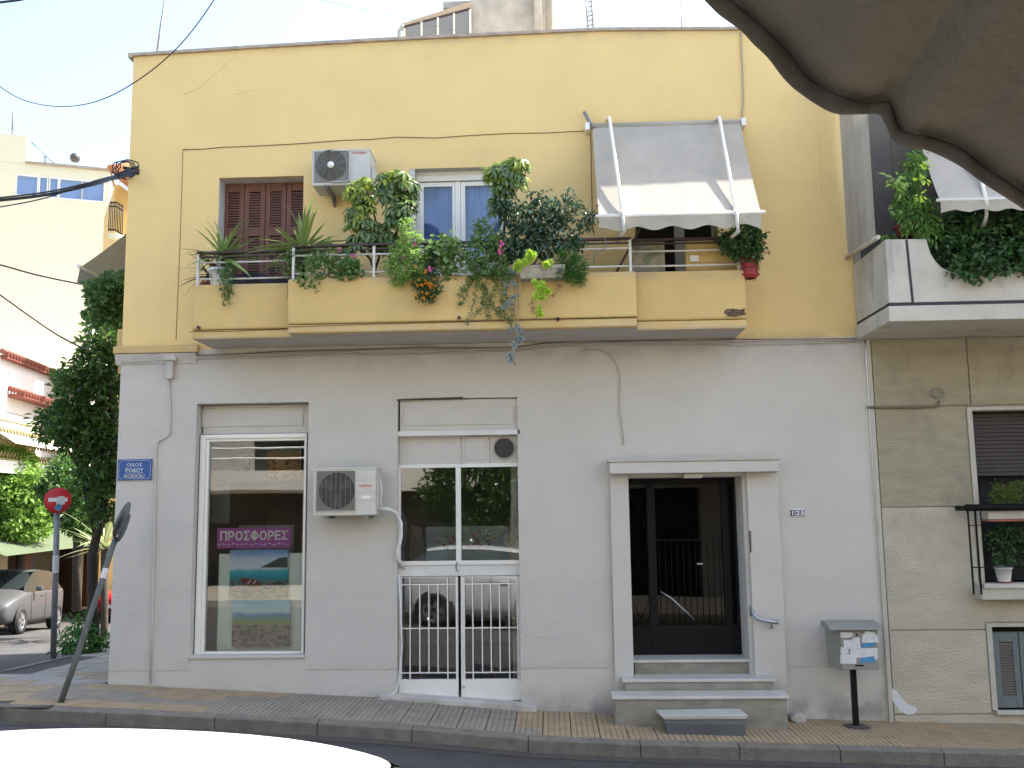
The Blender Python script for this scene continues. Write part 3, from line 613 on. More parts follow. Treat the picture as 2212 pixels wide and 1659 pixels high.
for k in range(11):
    X = xs_[2]+(xs_[3]-xs_[2])*(k+.5)/11; ir.tube([(X,Yd+.02,zk),(X,Yd+.02,zq)], .004, 4)
for s0, s1 in ((xs_[0]+.03,xs_[1]),(xs_[4],xs_[5]-.03)):
    m_ = (s0+s1)/2
    for zc in (zk+.35, zk+.95, zk+1.55): ir.tube([(m_,Yd+.02,zc-.28),(s0+.01,Yd+.02,zc-.1),(s0+.01,Yd+.02,zc+.1),(m_,Yd+.02,zc+.28),(s1-.01,Yd+.02,zc+.1),(s1-.01,Yd+.02,zc-.1),(m_,Yd+.02,zc-.28)], .004, 4)
obj('ironwork', ir, m_blackm, en, kind='stuff')
q = P(1512,1218,Yd-.03); obj('door_handle', MB().box(q.x-.03,q.x+.03,q.y-.01,q.y+.02,q.z-.008,q.z+.008), m_steel, en)
obj('door_grab_bar', MB().tube([P(1427,1278,Yd-.03),P(1450,1292,Yd-.05),P(1475,1315,Yd-.05),P(1500,1338,Yd-.03)], .009, 8), m_steel, en)
q = R(1620,1148,1626,1192,.15); qq = PX(1622,1170,W3[1]); obj('bell_panel', MB().box(W3[1]-.006,W3[1]+.004,qq.y-.04,qq.y+.04,qq.z-.11,qq.z+.11), m_steel, en)
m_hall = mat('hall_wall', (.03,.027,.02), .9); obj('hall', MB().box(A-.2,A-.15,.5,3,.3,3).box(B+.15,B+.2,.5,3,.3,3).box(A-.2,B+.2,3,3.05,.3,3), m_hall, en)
# steps: riser block plus tread slab each
def step(p0, p1, ytop, yf, yb_, h, name='step', mr=m_marble_g, over=.025):
    A, B = P(p0,ytop,yf).x, P(p1,ytop,yf).x; z = P((p0+p1)/2,ytop,yf).z
    rb_ = obj(name, MB().box(A+over,B-over,yf+.02,yb_,z-h,z-.03), mr, bld, bevel=.004)
    obj('tread', MB().box(A,B,yf,yb_,z-.03,z), m_marble_w, rb_, bevel=.005); return z, A, B
z1, a1, b1 = step(1366,1632,1425,.05,.40,.25)
z2, a2, b2 = step(1345,1677,1467,-.26,.05,.25)
z3, a3, b3 = step(1323,1706,1504,-.56,-.26,.40)
ls = thing('loose_marble_step', 'chipped white marble slab on grey blocks lying before the entrance steps', 'step', P(1520,1570,-.8))
A, B = P(1424,1545,-.86).x, P(1617,1545,-.86).x; z = P(1520,1546,-.86).z
obj('marble_slab', MB().hexa([(A+.05,-.86,z-.035),(B-.03,-.86,z-.035),(B,-.58,z-.03),(A,-.58,z-.03)], [(A+.02,-.87,z),(B,-.87,z+.004),(B-.03,-.57,z+.006),(A,-.57,z)]), m_marble_w, ls, bevel=.006)
obj('block', MB().hexa([(A+.07,-.85,zp(A)-.02),(B-.04,-.85,zp(B)-.02),(B-.04,-.58,zp(B)-.02),(A+.07,-.58,zp(A)-.02)], [(A+.07,-.85,z-.085),(B-.03,-.85,z-.1),(B-.04,-.58,z-.1),(A+.07,-.58,z-.085)]), mat('dark_grey_marble', (.10,.105,.11), .4, var=.3), ls, bevel=.006)
obj('block', MB().hexa([(A+.05,-.845,z-.083),(B-.03,-.845,z-.098),(B-.04,-.58,z-.098),(A+.07,-.58,z-.083)], [(A+.05,-.845,z-.037),(B-.02,-.845,z-.037),(B-.04,-.58,z-.037),(A+.07,-.58,z-.037)]), mat('mid_grey_marble', (.16,.165,.17), .4, var=.3), ls, bevel=.006)
hr = thing('wall_handrail', 'short bent metal handrail fixed to the wall beside the entrance steps', 'handrail', P(1650,1320,-.1))
obj('rail', MB().tube([P(1612,1278,.15),P(1620,1300,.05),P(1628,1325,-.06),P(1636,1336,-.1),P(1655,1341,-.12),P(1681,1345,-.12)], .021, 10), m_steel, hr)
obj('bracket', MB().tube([P(1667,1345,-.12),P(1667,1356,-.10),P(1666,1356,-.0)], .011, 6), m_galv, hr)
obj('bracket', MB().tube([P(1622,1330,-.0),P(1620,1312,-.0)], .012, 6), m_galv, hr)
obj('rubble_lump', lump_patch(P(1722,1552,-.12), .085, .06, -.2, n=10, seed=5, th=.16), m_concrete, bevel=.02).update_tag()
o = bpy.data.objects['rubble_lump']; tag(o, 'round dirty lump of broken concrete beside the entrance steps', 'rubble')
# dado line: the lower wall is rougher
m_dado = mat('rough_grey_plaster', (.54,.508,.448), .9, var=.06, scale=1.3, bump=.5, bscale=42, stretch=(1,1,2.4), dirt=(.45,.43,.40), dscale=1.4, dthr=.64, fine=.05)
wall_bands(m_dado, [(.35, .35, (.33,.31,.28), .5)])
zd1 = P(545,1253).z; zd0 = P(545,1447).z; dd = MB()
for a, b in ((XL+.002,W1[0]),(W1[1],W2[0]),(W2[1],P(1322,1300).x),(P(1688,1300).x,XR)):
    obj('rough_render_band', MB().box(a+.001,b-.001,-.006,0,zd0,zd1), m_dado, bld)
# --- interior of the shop
m_room = mat('shop_wall', (.40,.40,.37), .9, var=.1); m_floor = mat('shop_floor', (.14,.10,.07), .5)
it = MB(); it.box(XL+.2,-.45,4.9,5.0,-.4,3.8); it.box(XL+.2,-.45,.32,5,.0,.12)
shopi = obj('shop_interior', it, m_room, bld)
obj('shop_floor', MB().box(XL+.2,-.45,.32,4.9,.121,.16), m_floor, bld)
def painting_mat(name, stops, zlo, zhi, pebble_to=.0, pebc=((.05,.05,.05),(.3,.3,.28)), sc=30):
    m = bpy.data.materials.new(name); m.use_nodes = True; nt = m.node_tree; N = nt.nodes; L = nt.links; b = N['Principled BSDF']; b.inputs['Roughness'].default_value = .6
    g = N.new('ShaderNodeNewGeometry'); sp = N.new('ShaderNodeSeparateXYZ'); L.new(g.outputs['Position'], sp.inputs[0])
    nz = N.new('ShaderNodeTexNoise'); nz.inputs['Scale'].default_value = 7; nz.inputs['Detail'].default_value = 8; L.new(g.outputs['Position'], nz.inputs['Vector'])
    mr = N.new('ShaderNodeMapRange'); mr.inputs[1].default_value = zlo; mr.inputs[2].default_value = zhi; L.new(sp.outputs[2], mr.inputs[0])
    ma = N.new('ShaderNodeMath'); ma.operation = 'MULTIPLY_ADD'; L.new(nz.outputs['Fac'], ma.inputs[0]); ma.inputs[1].default_value = .12; L.new(mr.outputs[0], ma.inputs[2])
    rp = N.new('ShaderNodeValToRGB'); e = rp.color_ramp.elements; e[0].position = stops[0][0]; e[0].color = (*stops[0][1],1); e[1].position = stops[-1][0]; e[1].color = (*stops[-1][1],1)
    for p, c in stops[1:-1]: q = e.new(p); q.color = (*c,1)
    L.new(ma.outputs[0], rp.inputs['Fac'])
    vo = N.new('ShaderNodeTexVoronoi'); vo.inputs['Scale'].default_value = sc; mp = N.new('ShaderNodeMapping'); mp.inputs['Scale'].default_value = (1,1,1.7); L.new(g.outputs['Position'], mp.inputs[0]); L.new(mp.outputs[0], vo.inputs['Vector'])
    sv = N.new('ShaderNodeSeparateColor'); L.new(vo.outputs['Color'], sv.inputs[0]); r2 = N.new('ShaderNodeValToRGB'); r2.color_ramp.elements[0].color = (*pebc[0],1); r2.color_ramp.elements[1].color = (*pebc[1],1); L.new(sv.outputs[0], r2.inputs['Fac'])
    ed = N.new('ShaderNodeMath'); ed.operation = 'LESS_THAN'; L.new(ma.outputs[0], ed.inputs[0]); ed.inputs[1].default_value = pebble_to
    mx = N.new('ShaderNodeMix'); mx.data_type = 'RGBA'; L.new(ed.outputs[0], mx.inputs[0]); L.new(rp.outputs[0], mx.inputs[6]); L.new(r2.outputs[0], mx.inputs[7]); L.new(mx.outputs[2], b.inputs['Base Color'])
    b.inputs['Specular IOR Level'].default_value = .3; return m
Yp = .27
m_board = mat('pale_display_board', (.86,.90,.84), .8, var=.05)
q = R(500-5,1196,662,1411,Yp+.05); dv = thing('display_board', 'pale backing board inside the shop window behind the two beach paintings', 'board', ((q[0]+q[1])/2,Yp+.05,q[2]))
obj('board', MB().box(P(471,1300,Yp+.05).x,q[1]+.1,Yp+.05,Yp+.07,P(560,1411,Yp).z,P(560,1196,Yp).z), m_board, dv)
q = R(496,1187,622,1292,Yp); mp1 = painting_mat('seascape_print', [(0,(.1,.1,.1)),(.40,(.05,.22,.25)),(.52,(.03,.38,.50)),(.62,(.10,.52,.62)),(.68,(.75,.85,.9)),(.85,(.65,.75,.92)),(1,(.22,.38,.72))], q[2], q[3], .42, ((.02,.05,.06),(.22,.30,.28)), 34)
pt = thing('boat_painting', 'seaside painting with a red rowing boat, upper picture in the shop window', 'painting', (q[0],Yp,q[2]), 'paintings in the shop window')
obj('canvas', MB().box(q[0],q[1],Yp,Yp+.03,q[2],q[3]), mp1, pt)
bx = lambda x, y, Y=Yp-.004: P(x, y, Y)
obj('painted_headland', MB().prism([bx(562,1226),bx(590,1212),bx(603,1205),bx(621,1203),bx(621,1226)], (0,.003,0)), mat('headland_paint', (.05,.07,.05), .6, var=.4, scale=30), pt)
obj('painted_boat', MB().prism([bx(517,1252),bx(524,1247),bx(552,1252),bx(566,1262),bx(560,1270),bx(540,1271),bx(522,1262)], (0,.002,0)), mat('boat_hull_paint', (.16,.10,.07), .6, var=.3, scale=40), pt)
obj('painted_boat_inside', MB().prism([bx(520,1252,Yp-.006),bx(526,1249,Yp-.006),bx(551,1254,Yp-.006),bx(562,1262,Yp-.006),bx(548,1264,Yp-.006),bx(530,1260,Yp-.006)], (0,.001,0)), mat('boat_red_paint', (.22,.02,.02), .6), pt)
tw = MB()
for x in (533, 545): tw.prism([bx(x,1262,Yp-.008),bx(x+3,1262,Yp-.008),bx(x+10,1253,Yp-.008),bx(x+7,1253,Yp-.008)], (0,.001,0))
obj('painted_thwart', tw, m_signw, pt)
q = R(502,1296,626,1396,Yp-.02); mp2 = painting_mat('pebble_beach_print', [(0,(.2,.2,.2)),(.55,(.26,.36,.10)),(.66,(.18,.36,.24)),(.74,(.14,.30,.62)),(.82,(.75,.9,.95)),(1,(.22,.60,.85))], q[2], q[3], .52, ((.07,.06,.05),(.40,.33,.26)), 30)
pt = thing('driftwood_painting', 'beach painting with driftwood on brown pebbles, lower picture in the shop window', 'painting', (q[0],Yp,q[2]), 'paintings in the shop window')
obj('canvas', MB().box(q[0],q[1],Yp-.03,Yp,q[2],q[3]), mp2, pt)
dw = MB()
for pts in ([(540,1362),(575,1357),(620,1363)],[(572,1382),(590,1366),(612,1372)],[(585,1357),(590,1348)]): dw.tube([P(x,y,Yp-.034) for x, y in pts], .006, 4)
obj('painted_driftwood', dw, mat('driftwood_paint', (.48,.38,.27), .7), pt)
for (r_, nm, lab, c1, c2, Y) in (((508,979,538,1016),'harbour_painting','small dark painting high on the shop wall, seen at the upper left of the window',(.05,.05,.06),(.3,.28,.27),.8),((576,967,650,1033),'village_painting','orange village painting high on the shop wall, seen at the upper right of the window',(.20,.06,.02),(.62,.38,.16),.8)):
    q = R(*r_, Y); pt = thing(nm, lab, 'painting', (q[0],Y,q[2]), 'paintings in the shop window'); m_ = painting_mat(nm+'_print', [(0,c1),(.85,c2),(1,(.3,.35,.3))], q[2], q[3], .7, (c1,c2), 26); obj('canvas', MB().box(q[0],q[1],Y,Y+.03,q[2],q[3]), m_, pt)
obj('partition', MB().box(XL+.25,W1[1]+.6,1.1,1.14,P(545,1040,1.1).z,3.6), mat('pale_green_partition', (.36,.42,.38), .9), bld)
# easels and canvases at the left side of the window
ea = thing('easel', 'thin wooden easel legs inside the shop window at its lower left', 'easel', P(460,1395,.7))
for pts in ([(452,1395),(461,1300)],[(470,1395),(461,1300)]): obj('leg', MB().tube([P(x,y,.7) for x, y in pts], .008, 5), mat('easel_wood', (.35,.27,.17), .7), ea)
cf = thing('stacked_canvases', 'pale canvases leaning inside the shop window behind the purple sign', 'canvas', P(520,1180,.9))
obj('canvas', MB().box(P(458,1060,.9).x,P(497,1060,.9).x,.9,.93,P(480,1130,.9).z,P(480,1052,.9).z), mat('primed_canvas', (.30,.30,.28), .8), cf); obj('canvas', MB().box(P(517,1120,.9).x,P(636,1120,.9).x,.88,.9,P(580,1220,.9).z,P(580,1134,.9).z), mat('grey_frame', (.28,.26,.22), .7), cf)
# purple sign
q = R(469,1140,628,1184,.2); ps = thing('offers_sign', 'purple sign with white Greek capitals hanging inside the shop window', 'sign', (q[0],.2,q[2]))
obj('board', MB().box(q[0],q[1],.2,.21,q[2],q[3]), m_purple, ps, bevel=.002)
Lw = [('Π',1.05),('Ρ',.9),('Ο',1.08),('Σ',.9),('Φ',1.12),('Ο',1.08),('Ρ',.9),('Ε',.86),('Σ',.9)]; tw_ = sum(q_[1] for q_ in Lw); lx = q[0]+(q[1]-q[0])*.035; ls2 = (q[1]-q[0])*.93/tw_; lz = q[2]+(q[3]-q[2])*.62; lh = (q[3]-q[2])*.47
for ch, wq in Lw:
    cxl = lx+wq*ls2/2; text('letter', 'Ο' if ch == 'Φ' else ch, m_signw, ps, (cxl,.199,lz), lh*(.84 if ch == 'Φ' else 1), width=wq*ls2*.86, bold=.03)
    if ch == 'Φ': obj('letter', MB().box(cxl-.012,cxl+.012,.1955,.1985,lz-lh*.52,lz+lh*.52), m_signw, ps)
    lx += wq*ls2
orn = MB(); zc = q[2]+(q[3]-q[2])*.19; n = 60; Lx = (q[1]-q[0])*.94
pts = [V((q[0]+(q[1]-q[0])*.03+Lx*k/n, .194, zc+.008*math.sin(k*.62))) for k in range(n+1)]; orn.tube(pts, .0018, 4)
for k in range(0, n, 4): p = pts[k]; orn.box(p.x-.007,p.x+.003,.193,.197,p.z+.001,p.z+.010).box(p.x-.002,p.x+.008,.193,.197,p.z-.009,p.z)
obj('ornament', orn, m_signw, ps)
# flower painting behind the door glass, post, side canvases
q = R(920,1137,1100,1211,.5); m_fp = painting_mat('flower_still_life_print', [(0,(.34,.40,.38)),(.5,(.25,.29,.29)),(.8,(.20,.21,.22)),(1,(.25,.27,.27))], q[2], q[3], -.2)
fp = thing('flower_painting', 'wide still life painting with two heaps of pink roses behind the shop door glass', 'painting', (q[0],.5,q[2])); obj('canvas', MB().box(q[0],q[1],.5,.53,q[2]-.05,q[3]), m_fp, fp)
r_ = random.Random(5); pk = MB(); rd = MB(); gn = MB()
for k in range(60):
    cx, cz = ((970,1170) if k % 2 else (1040,1165)); x, y = r_.gauss(cx, 14), r_.gauss(cz, 8); p = P(x,y,.494); (pk, rd, gn)[k % 3].lathe(p, (0,-1,0), [(.001,.002),(r_.uniform(.010,.02),0)], 7)
obj('painted_rose', pk, mat('rose_pink_paint', (.42,.13,.19), .7, var=.4, scale=60), fp, kind='stuff'); obj('painted_rose_dark', rd, mat('rose_red_paint', (.16,.015,.03), .7), fp, kind='stuff'); obj('painted_leaf', gn, mat('leaf_grey_paint', (.10,.12,.11), .7), fp, kind='stuff')
po = thing('wooden_post', 'pale upright wooden batten standing behind the right shop door glass', 'batten', P(1105,1211,.4)); obj('batten', MB().prism([P(1098,1215,.4),P(1104,1215,.4),P(1109,1078,.4),P(1104,1078,.4)], (0,.05,0)), mat('pale_wood', (.50,.42,.30), .7), po)
cv = thing('leaning_canvas', 'dark canvas leaning at the left behind the shop door glass', 'canvas', P(900,1211,.6))
obj('canvas', MB().prism([P(882,1215,.7),P(925,1215,.6),P(910,1140,.8),P(888,1135,.8)], (0,.02,0)), mat('canvas_back', (.26,.23,.16), .8), cv)
obj('table', MB().box(-1.6,-.6,.9,1.5,.85,.89).box(-1.55,-1.5,.95,1.0,.16,.85).box(-.7,-.65,.95,1.0,.16,.85), m_floor, None).update_tag()
tag(bpy.data.objects['table'], 'dark wooden table inside the shop behind the door grille', 'table')

# ================================================================== THINGS ON THE FACADE
def ac_unit(lab, r_front, xside, yf, kind):
    q = R(*r_front, yf); x0, x1, z0, z1 = q; t = thing('air_conditioner', lab, 'air conditioner', ((x0+x1)/2, yf, z0), 'outdoor air conditioner units')
    m = m_acw if kind == 1 else m_acw2; yb = -.06
    b = MB(); b.box(x0, x1, yf, yb, z0, z1); obj('casing', b, m, t, bevel=.012)
    obj('top_lid', MB().box(x0-.006, x1+.006, yf-.006, yb, z1-.012, z1+.008), m, t, bevel=.005)
    if kind == 1:
        c = P(715.5,357.5,yf); rad = .172
        q2 = R(679,327,756,394,yf); obj('fan_surround', MB().box(q2[0],q2[1],yf-.012,yf+.002,q2[2],q2[3]), mat('fan_surround_grey', (.20,.19,.165), .6), t, bevel=.02)
        rim = MB(); z_ = yf-.018; a0,a1,b0,b1 = q2
        rim.tube([(c.x,z_,b1),(a1-.03,z_,b1),(a1,z_,b1-.03),(a1,z_,b0+.03),(a1-.03,z_,b0),(c.x,z_,b0)], .007, 6); obj('fan_rim', rim, m, t)
        obj('fan_hole', MB().lathe(c+V((0,-.016,0)), (0,-1,0), [(.001,0),(rad,0)], 32), m_dark, t)
        gr = MB()
        for k in range(3, 15):
            rr = rad*k/14; gr.tube([c+V((rr*math.cos(a), -.024, rr*math.sin(a))) for a in [2*math.pi*j/32 for j in range(33)]], .0022, 4, cap=False)
        for k in range(10):
            a = 2*math.pi*k/10; gr.tube([c+V((.04*math.cos(a),-.026,.04*math.sin(a))), c+V((rad*math.cos(a+.25),-.024,rad*math.sin(a+.25)))], .0013, 4)
        obj('fan_grille', gr, m_grill, t, kind='stuff'); obj('fan_hub', MB().lathe(c, (0,-1,0), [(.036,.02),(.036,.034),(.001,.036)], 20), m_alu, t)
        text('lettering', 'TOSHIBA', m_red, t, P(776,330,yf-.002), .026, width=.165, bold=.01)
        obj('valve_cover', MB().box(x1-.002,x1+.035,yf+.08,yb-.02,z0+.02,z0+.24), m, t, bevel=.012)
        for X in (P(705,400,yf).x, P(780,400,yf).x):
            obj('bracket', MB().hexa([(X-.015,yf+.03,z0-.045),(X+.015,yf+.03,z0-.045),(X+.015,0,z0-.045),(X-.015,0,z0-.045)], [(X-.015,yf-.02,z0-.002),(X+.015,yf-.02,z0-.002),(X+.015,0,z0-.002),(X-.015,0,z0-.002)]).hexa([(X-.012,-.03,z0-.11),(X+.012,-.03,z0-.11),(X+.012,0,z0-.11),(X-.012,0,z0-.11)],[(X-.012,-.14,z0-.044),(X+.012,-.14,z0-.044),(X+.012,0,z0-.044),(X-.012,0,z0-.044)]), m_galv, t)
    else:
        q2 = R(684,1017,768,1104,yf); obj('grille_recess', MB().box(q2[0],q2[1],yf-.006,yf+.002,q2[2],q2[3]), mat('fan_recess_grey', (.21,.20,.17), .6), t, bevel=.005)
        c = P(728,1060,yf); obj('fan_hole', MB().lathe(c+V((0,-.008,0)), (0,-1,0), [(.001,0),(.19,0)], 32), mat('fan_hole_dark', (.028,.026,.023), .7), t)
        bl = MB()
        for k in range(3):
            a = k*2.094+.3; bl.prism([c+V((.03*math.cos(a),-.010,.03*math.sin(a))), c+V((.17*math.cos(a-.1),-.010,.17*math.sin(a-.1))), c+V((.18*math.cos(a+.5),-.010,.18*math.sin(a+.5))), c+V((.05*math.cos(a+.8),-.010,.05*math.sin(a+.8)))], (0,.001,0))
        obj('fan_blade', bl, m_fan, t)
        gr = MB(); n = 24
        for k in range(n+1): zz = q2[2]+(q2[3]-q2[2])*k/n; gr.box(q2[0],q2[1],yf-.016,yf-.013,zz-.0011,zz+.0011)
        for k in range(9): xx_ = q2[0]+(q2[1]-q2[0])*k/8; gr.box(xx_-.0022,xx_+.0022,yf-.013,yf-.0105,q2[2],q2[3])
        obj('fan_grille', gr, mat('cream_wire', (.22,.205,.17), .6), t, kind='stuff')
        obj('grille_rim', MB().tube([(q2[0],yf-.012,q2[2]),(q2[1],yf-.012,q2[2]),(q2[1],yf-.012,q2[3]),(q2[0],yf-.012,q2[3]),(q2[0],yf-.012,q2[2])], .005, 6), m, t)
        text('lettering', 'FUJITSU', m_red, t, P(790,1050,yf-.004), .030, width=.135, bold=.012)
        pb_ = P(790,1074,yf-.002); obj('maker_badge', MB().prism([pb_+V((.055*math.cos(k*.524),0,.016*math.sin(k*.524))) for k in range(12)], (0,-.003,0)), m_alu, t)
        obj('label_patch', MB().box(*(lambda a, b: (a.x, b.x, yf-.003, yf, b.z, a.z))(P(771,1042,yf),P(810,1059,yf))), mat('pale_label', (.62,.55,.48), .5), t)
        for zy in (1037, 1064, 1082): a, b = P(769,zy,yf), P(814,zy,yf); obj('casing_seam', MB().box(a.x,b.x,yf-.0015,yf+.001,a.z-.0015,a.z+.0015), m_grill, t)
        for X in (P(703,1118,yf).x, P(792,1118,yf).x): obj('bracket', MB().box(X-.014,X+.014,yf-.02,0,z0-.03,z0-.001).box(X-.03,X+.03,yf+.01,yf+.04,z0-.012,z0), m_galv, t, bevel=.003)
        obj('valve_cover', MB().box(x1,x1+.012,yf+.05,yb-.03,z0+.06,z1-.06), m, t, bevel=.004)
        obj('wiring', MB().tube([P(822,1035,yf+.1),P(825,1060,yf+.08),P(822,1085,yf+.1),P(830,1098,yf+.12)], .008, 6), m_whiteold, t)
    return t
ac_unit('grey air conditioner with round dark fan on the yellow wall beside the brown shutters', (674,324,798,400), 818, -.42, 1)
ac_unit('cream air conditioner with square grille on the grey wall beside the shop door', (676,1012,812,1114), 826, -.36, 2)
ho = obj('drain_hose', MB().tube([P(822,1098,-.25),P(840,1100,-.14),P(856,1108,-.08),P(866,1130,-.04),P(866,1160,-.03),P(859,1190,-.03),P(860,1208,-.03),P(872,1226,.06)], .022, 10), m_whiteold)
tag(ho, 'thick white wrapped hose curving from the lower air conditioner to the shop door frame', 'hose')
ho = obj('thin_drain_tube', MB().tube([P(862,1240,-.01),P(866,1330,-.008),P(868,1400,-.008),P(862,1470,-.008),P(855,1494,-.012),P(835,1506,-.05),P(815,1512,-.09)], .010, 8), m_whiteold)
tag(ho, 'thin pale drain tube running down the left edge of the shop door to the pavement', 'tube')

# --- canvas awning on the right of the balcony
aw = thing('balcony_awning', 'pale grey scalloped canvas awning, half sunlit, over the right end of the yellow balcony', 'awning', P(1450,270,-.1))
xa0, xa1 = P(1280,300,-.1).x, P(1600,300,-.1).x; za = P(1440,269,-.1).z; xb0, xb1 = P(1293,461,-1.0).x, P(1643,461,-1.0).x; zb_a = P(1470,461,-1.0).z
rows = []; nU, nV = 36, 20
for j in range(nV+1):
    v = j/nV; rows.append([V((xa0+(xb0-xa0)*v+((xa1+(xb1-xa1)*v)-(xa0+(xb0-xa0)*v))*k/nU, -.10-.90*v, za+(zb_a-za)*v-.035*math.sin(math.pi*v)+.004*math.sin(k*.9+v*3)*v)) for k in range(nU+1)])
obj('canvas', MB().grid(rows), m_awn, aw)
val = []; n = 70
for j in range(5):
    v = j/4; val.append([V((xb0+(xb1-xb0)*k/n, -1.0-.012+.008*math.sin(k*.45)*v, zb_a-.015-v*(.135+.022*math.cos(2*math.pi*k/n*4.6+2.6)))) for k in range(n+1)])
obj('valance', MB().grid(val), m_awn2, aw)
obj('front_bar', MB().tube([(xb0-.03,-1.0,zb_a-.008),(xb1+.05,-1.0,zb_a-.008)], .020, 10), m_alu, aw)
obj('roller', MB().tube([(xa0-.02,-.085,za+.005),(xa1+.03,-.085,za+.005)], .035, 12), m_awn, aw)
for X, s_ in ((xa0-.05,-1),(xa1+.04,1)): obj('roller_bracket', MB().box(X-.03,X+.02,-.14,0,za-.05,za+.04), m_alu, aw, bevel=.006)
for (t_, e_, pb) in ((1312,1345,(1334,525)),(1547,1590,(1577,527))):
    w0 = P(t_,260,-.02); w1 = P(e_,459,-1.02)
    obj('arm', MB().tube([w0.lerp(w1, q/8)+V((0,-.65,.76))*(.17*min(q/8/.12, 1)*(1-q/8)) for q in (0,1,2,3,4,5,6,7,8)], .019, 8), m_alu, aw)
    pe = P(pb[0],pb[1],-.68); obj('arm_clamp', MB().box(w1.x-.03,w1.x+.03,-1.05,-.98,w1.z-.03,w1.z+.025), m_alu, aw, bevel=.008)
    lo_ = MB().tube([w1+V((0,-.03,0)), w1+V((.0,-.03,-.12)), w1+V((.01,-.02,-.20)), w1.lerp(pe,.8)+V((0,-.02,0)), pe], .019, 8); obj('lower_arm', lo_, m_rail_w, aw)
obj('crank_rod', MB().tube([P(1262,242,-.05),P(1281,276,-.14)], .018, 6), m_galv, aw)
wi = obj('pull_cord', MB().tube([P(1276,290,-.05),P(1278,400,-.05),P(1280,495,-.06)], .006, 5), m_cable_b); tag(wi, 'thin brown cord hanging beside the awning at its left end', 'cord')

# --- cables on the facade
def wire(name, pts, r, m, lab, cat='cable', Y=-.015, group=None):
    o = obj(name, MB().tube([P(p[0], p[1], p[2] if len(p) > 2 else Y) for p in pts], r, 6), m); tag(o, lab, cat, group); return o
bz = [(262,775,-.02),(400,771,-.02),(600,765,-.02),(840,757,-.02),(1000,755,-.02),(1120,752,-.02),(1180,744,-.02),(1300,741,-.02),(1500,738,-.02),(1868,734,-.02)]
for k, (dy, r, m, lab) in enumerate([(0,.009,m_cable,'upper painted cable of the bundle running under the balcony'),(6,.008,m_cable,'lower painted cable of the bundle running under the balcony'),(-4,.006,m_cable_b,'thin brown cable of the bundle running under the balcony')]):
    pts = []
    for i in range(len(bz)-1):
        for t in (0,.5): x = bz[i][0]+(bz[i+1][0]-bz[i][0])*t; y = bz[i][1]+(bz[i+1][1]-bz[i][1])*t; pts.append((x, y+dy+1.6*math.sin(x*.021+k*2)+dy*.25*math.sin(x*.008+k), -.02-.003*k))
    pts.append((1868, 734+dy*.6, -.02)); wire('facade_cable', pts, r, m, lab, group='cables along the floor line')
wire('ring_cable', [(1262,756),(1298,756),(1318,768),(1333,788),(1340,815),(1338,850),(1337,880),(1344,920),(1347,960)], .007, m_cable, 'thin cable dropping from the bundle towards the entrance canopy')
wire('edge_cable', [(1868,734),(1874,752),(1878,790),(1882,840),(1885,878)], .008, m_cable_k, 'dark cable running down the edge between the grey wall and the neighbour house')
wire('corner_pipe', [(364,818),(368,880),(367,936),(357,946),(342,952),(337,968),(335,1080),(332,1200),(329,1320),(325,1476)], .011, m_grey, 'thin grey painted pipe running down the corner of the ground floor wall', 'pipe', -.016)
obj('junction_box', MB().hexa([P(352,779,-.08),P(382,779,-.08),P(382,779,0),P(352,779,0)],[P(356,768,-.08)+V((0,0,.0)),P(378,768,-.08),P(378,768,0),P(356,768,0)]).box(P(357,800,-.06).x,P(373,800,-.06).x,-.06,0,P(365,818,-.06).z,P(365,779,-.06).z), m_grey, bevel=.01); tag(bpy.data.objects['junction_box'], 'small grey painted junction box under the cable bundle near the left corner', 'junction box')
wire('wall_wire', [(395,323),(440,322),(480,318),(560,315),(650,310),(740,303),(800,301),(860,296),(940,298),(1010,293),(1100,288),(1180,287),(1262,283)], .0045, m_cable_b, 'thin brown wire crossing the yellow wall above the windows', 'wire', -.006)
wire('wall_wire_down', [(395,323),(393,400),(389,520),(384,640),(380,735)], .003, m_cable_b, 'very thin wire running down the yellow wall left of the shutters', 'wire', -.004)
wire('roof_cable', [(1601,68),(1601,90),(1603,130),(1605,180),(1606,215),(1603,245),(1604,268)], .009, mat('beige_cable', (.42,.35,.24), .8), 'beige cable hanging from the parapet down to the right end of the awning', 'cable', -.02)
for pts in ([(395,205),(430,190),(465,160),(500,128),(515,112)],[(505,205),(530,198),(555,192)],[(1045,65),(1047,76),(1046,90)],[(1770,290),(1772,350),(1775,420)]):
    obj('crack', MB().tube([P(x,y,-.0005) for x, y in pts], .0016, 4), mat('faint_crack', (.50,.36,.18), .9), bld)

# --- signs on the wall
q = R(254,992,327,1037,-.025); sg = thing('street_name_plate', 'blue enamel street name plate with Greek and Latin lettering at the grey corner', 'street sign', (q[0],-.02,q[2]))
obj('plate', MB().box(q[0],q[1],-.02,-.004,q[2],q[3]), m_blue, sg, bevel=.003)
cxm = (q[0]+q[1])/2; hz = q[3]-q[2]; b = MB(); i_ = .014; X0, X1, Z0, Z1 = q[0]+i_, q[1]-i_, q[2]+i_, q[3]-i_; c_ = .022
b.tube([(X0+c_,-.021,Z0),(X1-c_,-.021,Z0),(X1-c_*.6,-.021,Z0+c_*.6),(X1,-.021,Z0+c_),(X1,-.021,Z1-c_),(X1-c_*.6,-.021,Z1-c_*.6),(X1-c_,-.021,Z1),(X0+c_,-.021,Z1),(X0+c_*.6,-.021,Z1-c_*.6),(X0,-.021,Z1-c_),(X0,-.021,Z0+c_),(X0+c_*.6,-.021,Z0+c_*.6),(X0+c_,-.021,Z0)], .0016, 4)
obj('border', b, m_signw, sg)
text('lettering', 'ΟΔΟΣ', m_signw, sg, (cxm,-.021,q[2]+hz*.74), .036, width=.17, bold=-.004)
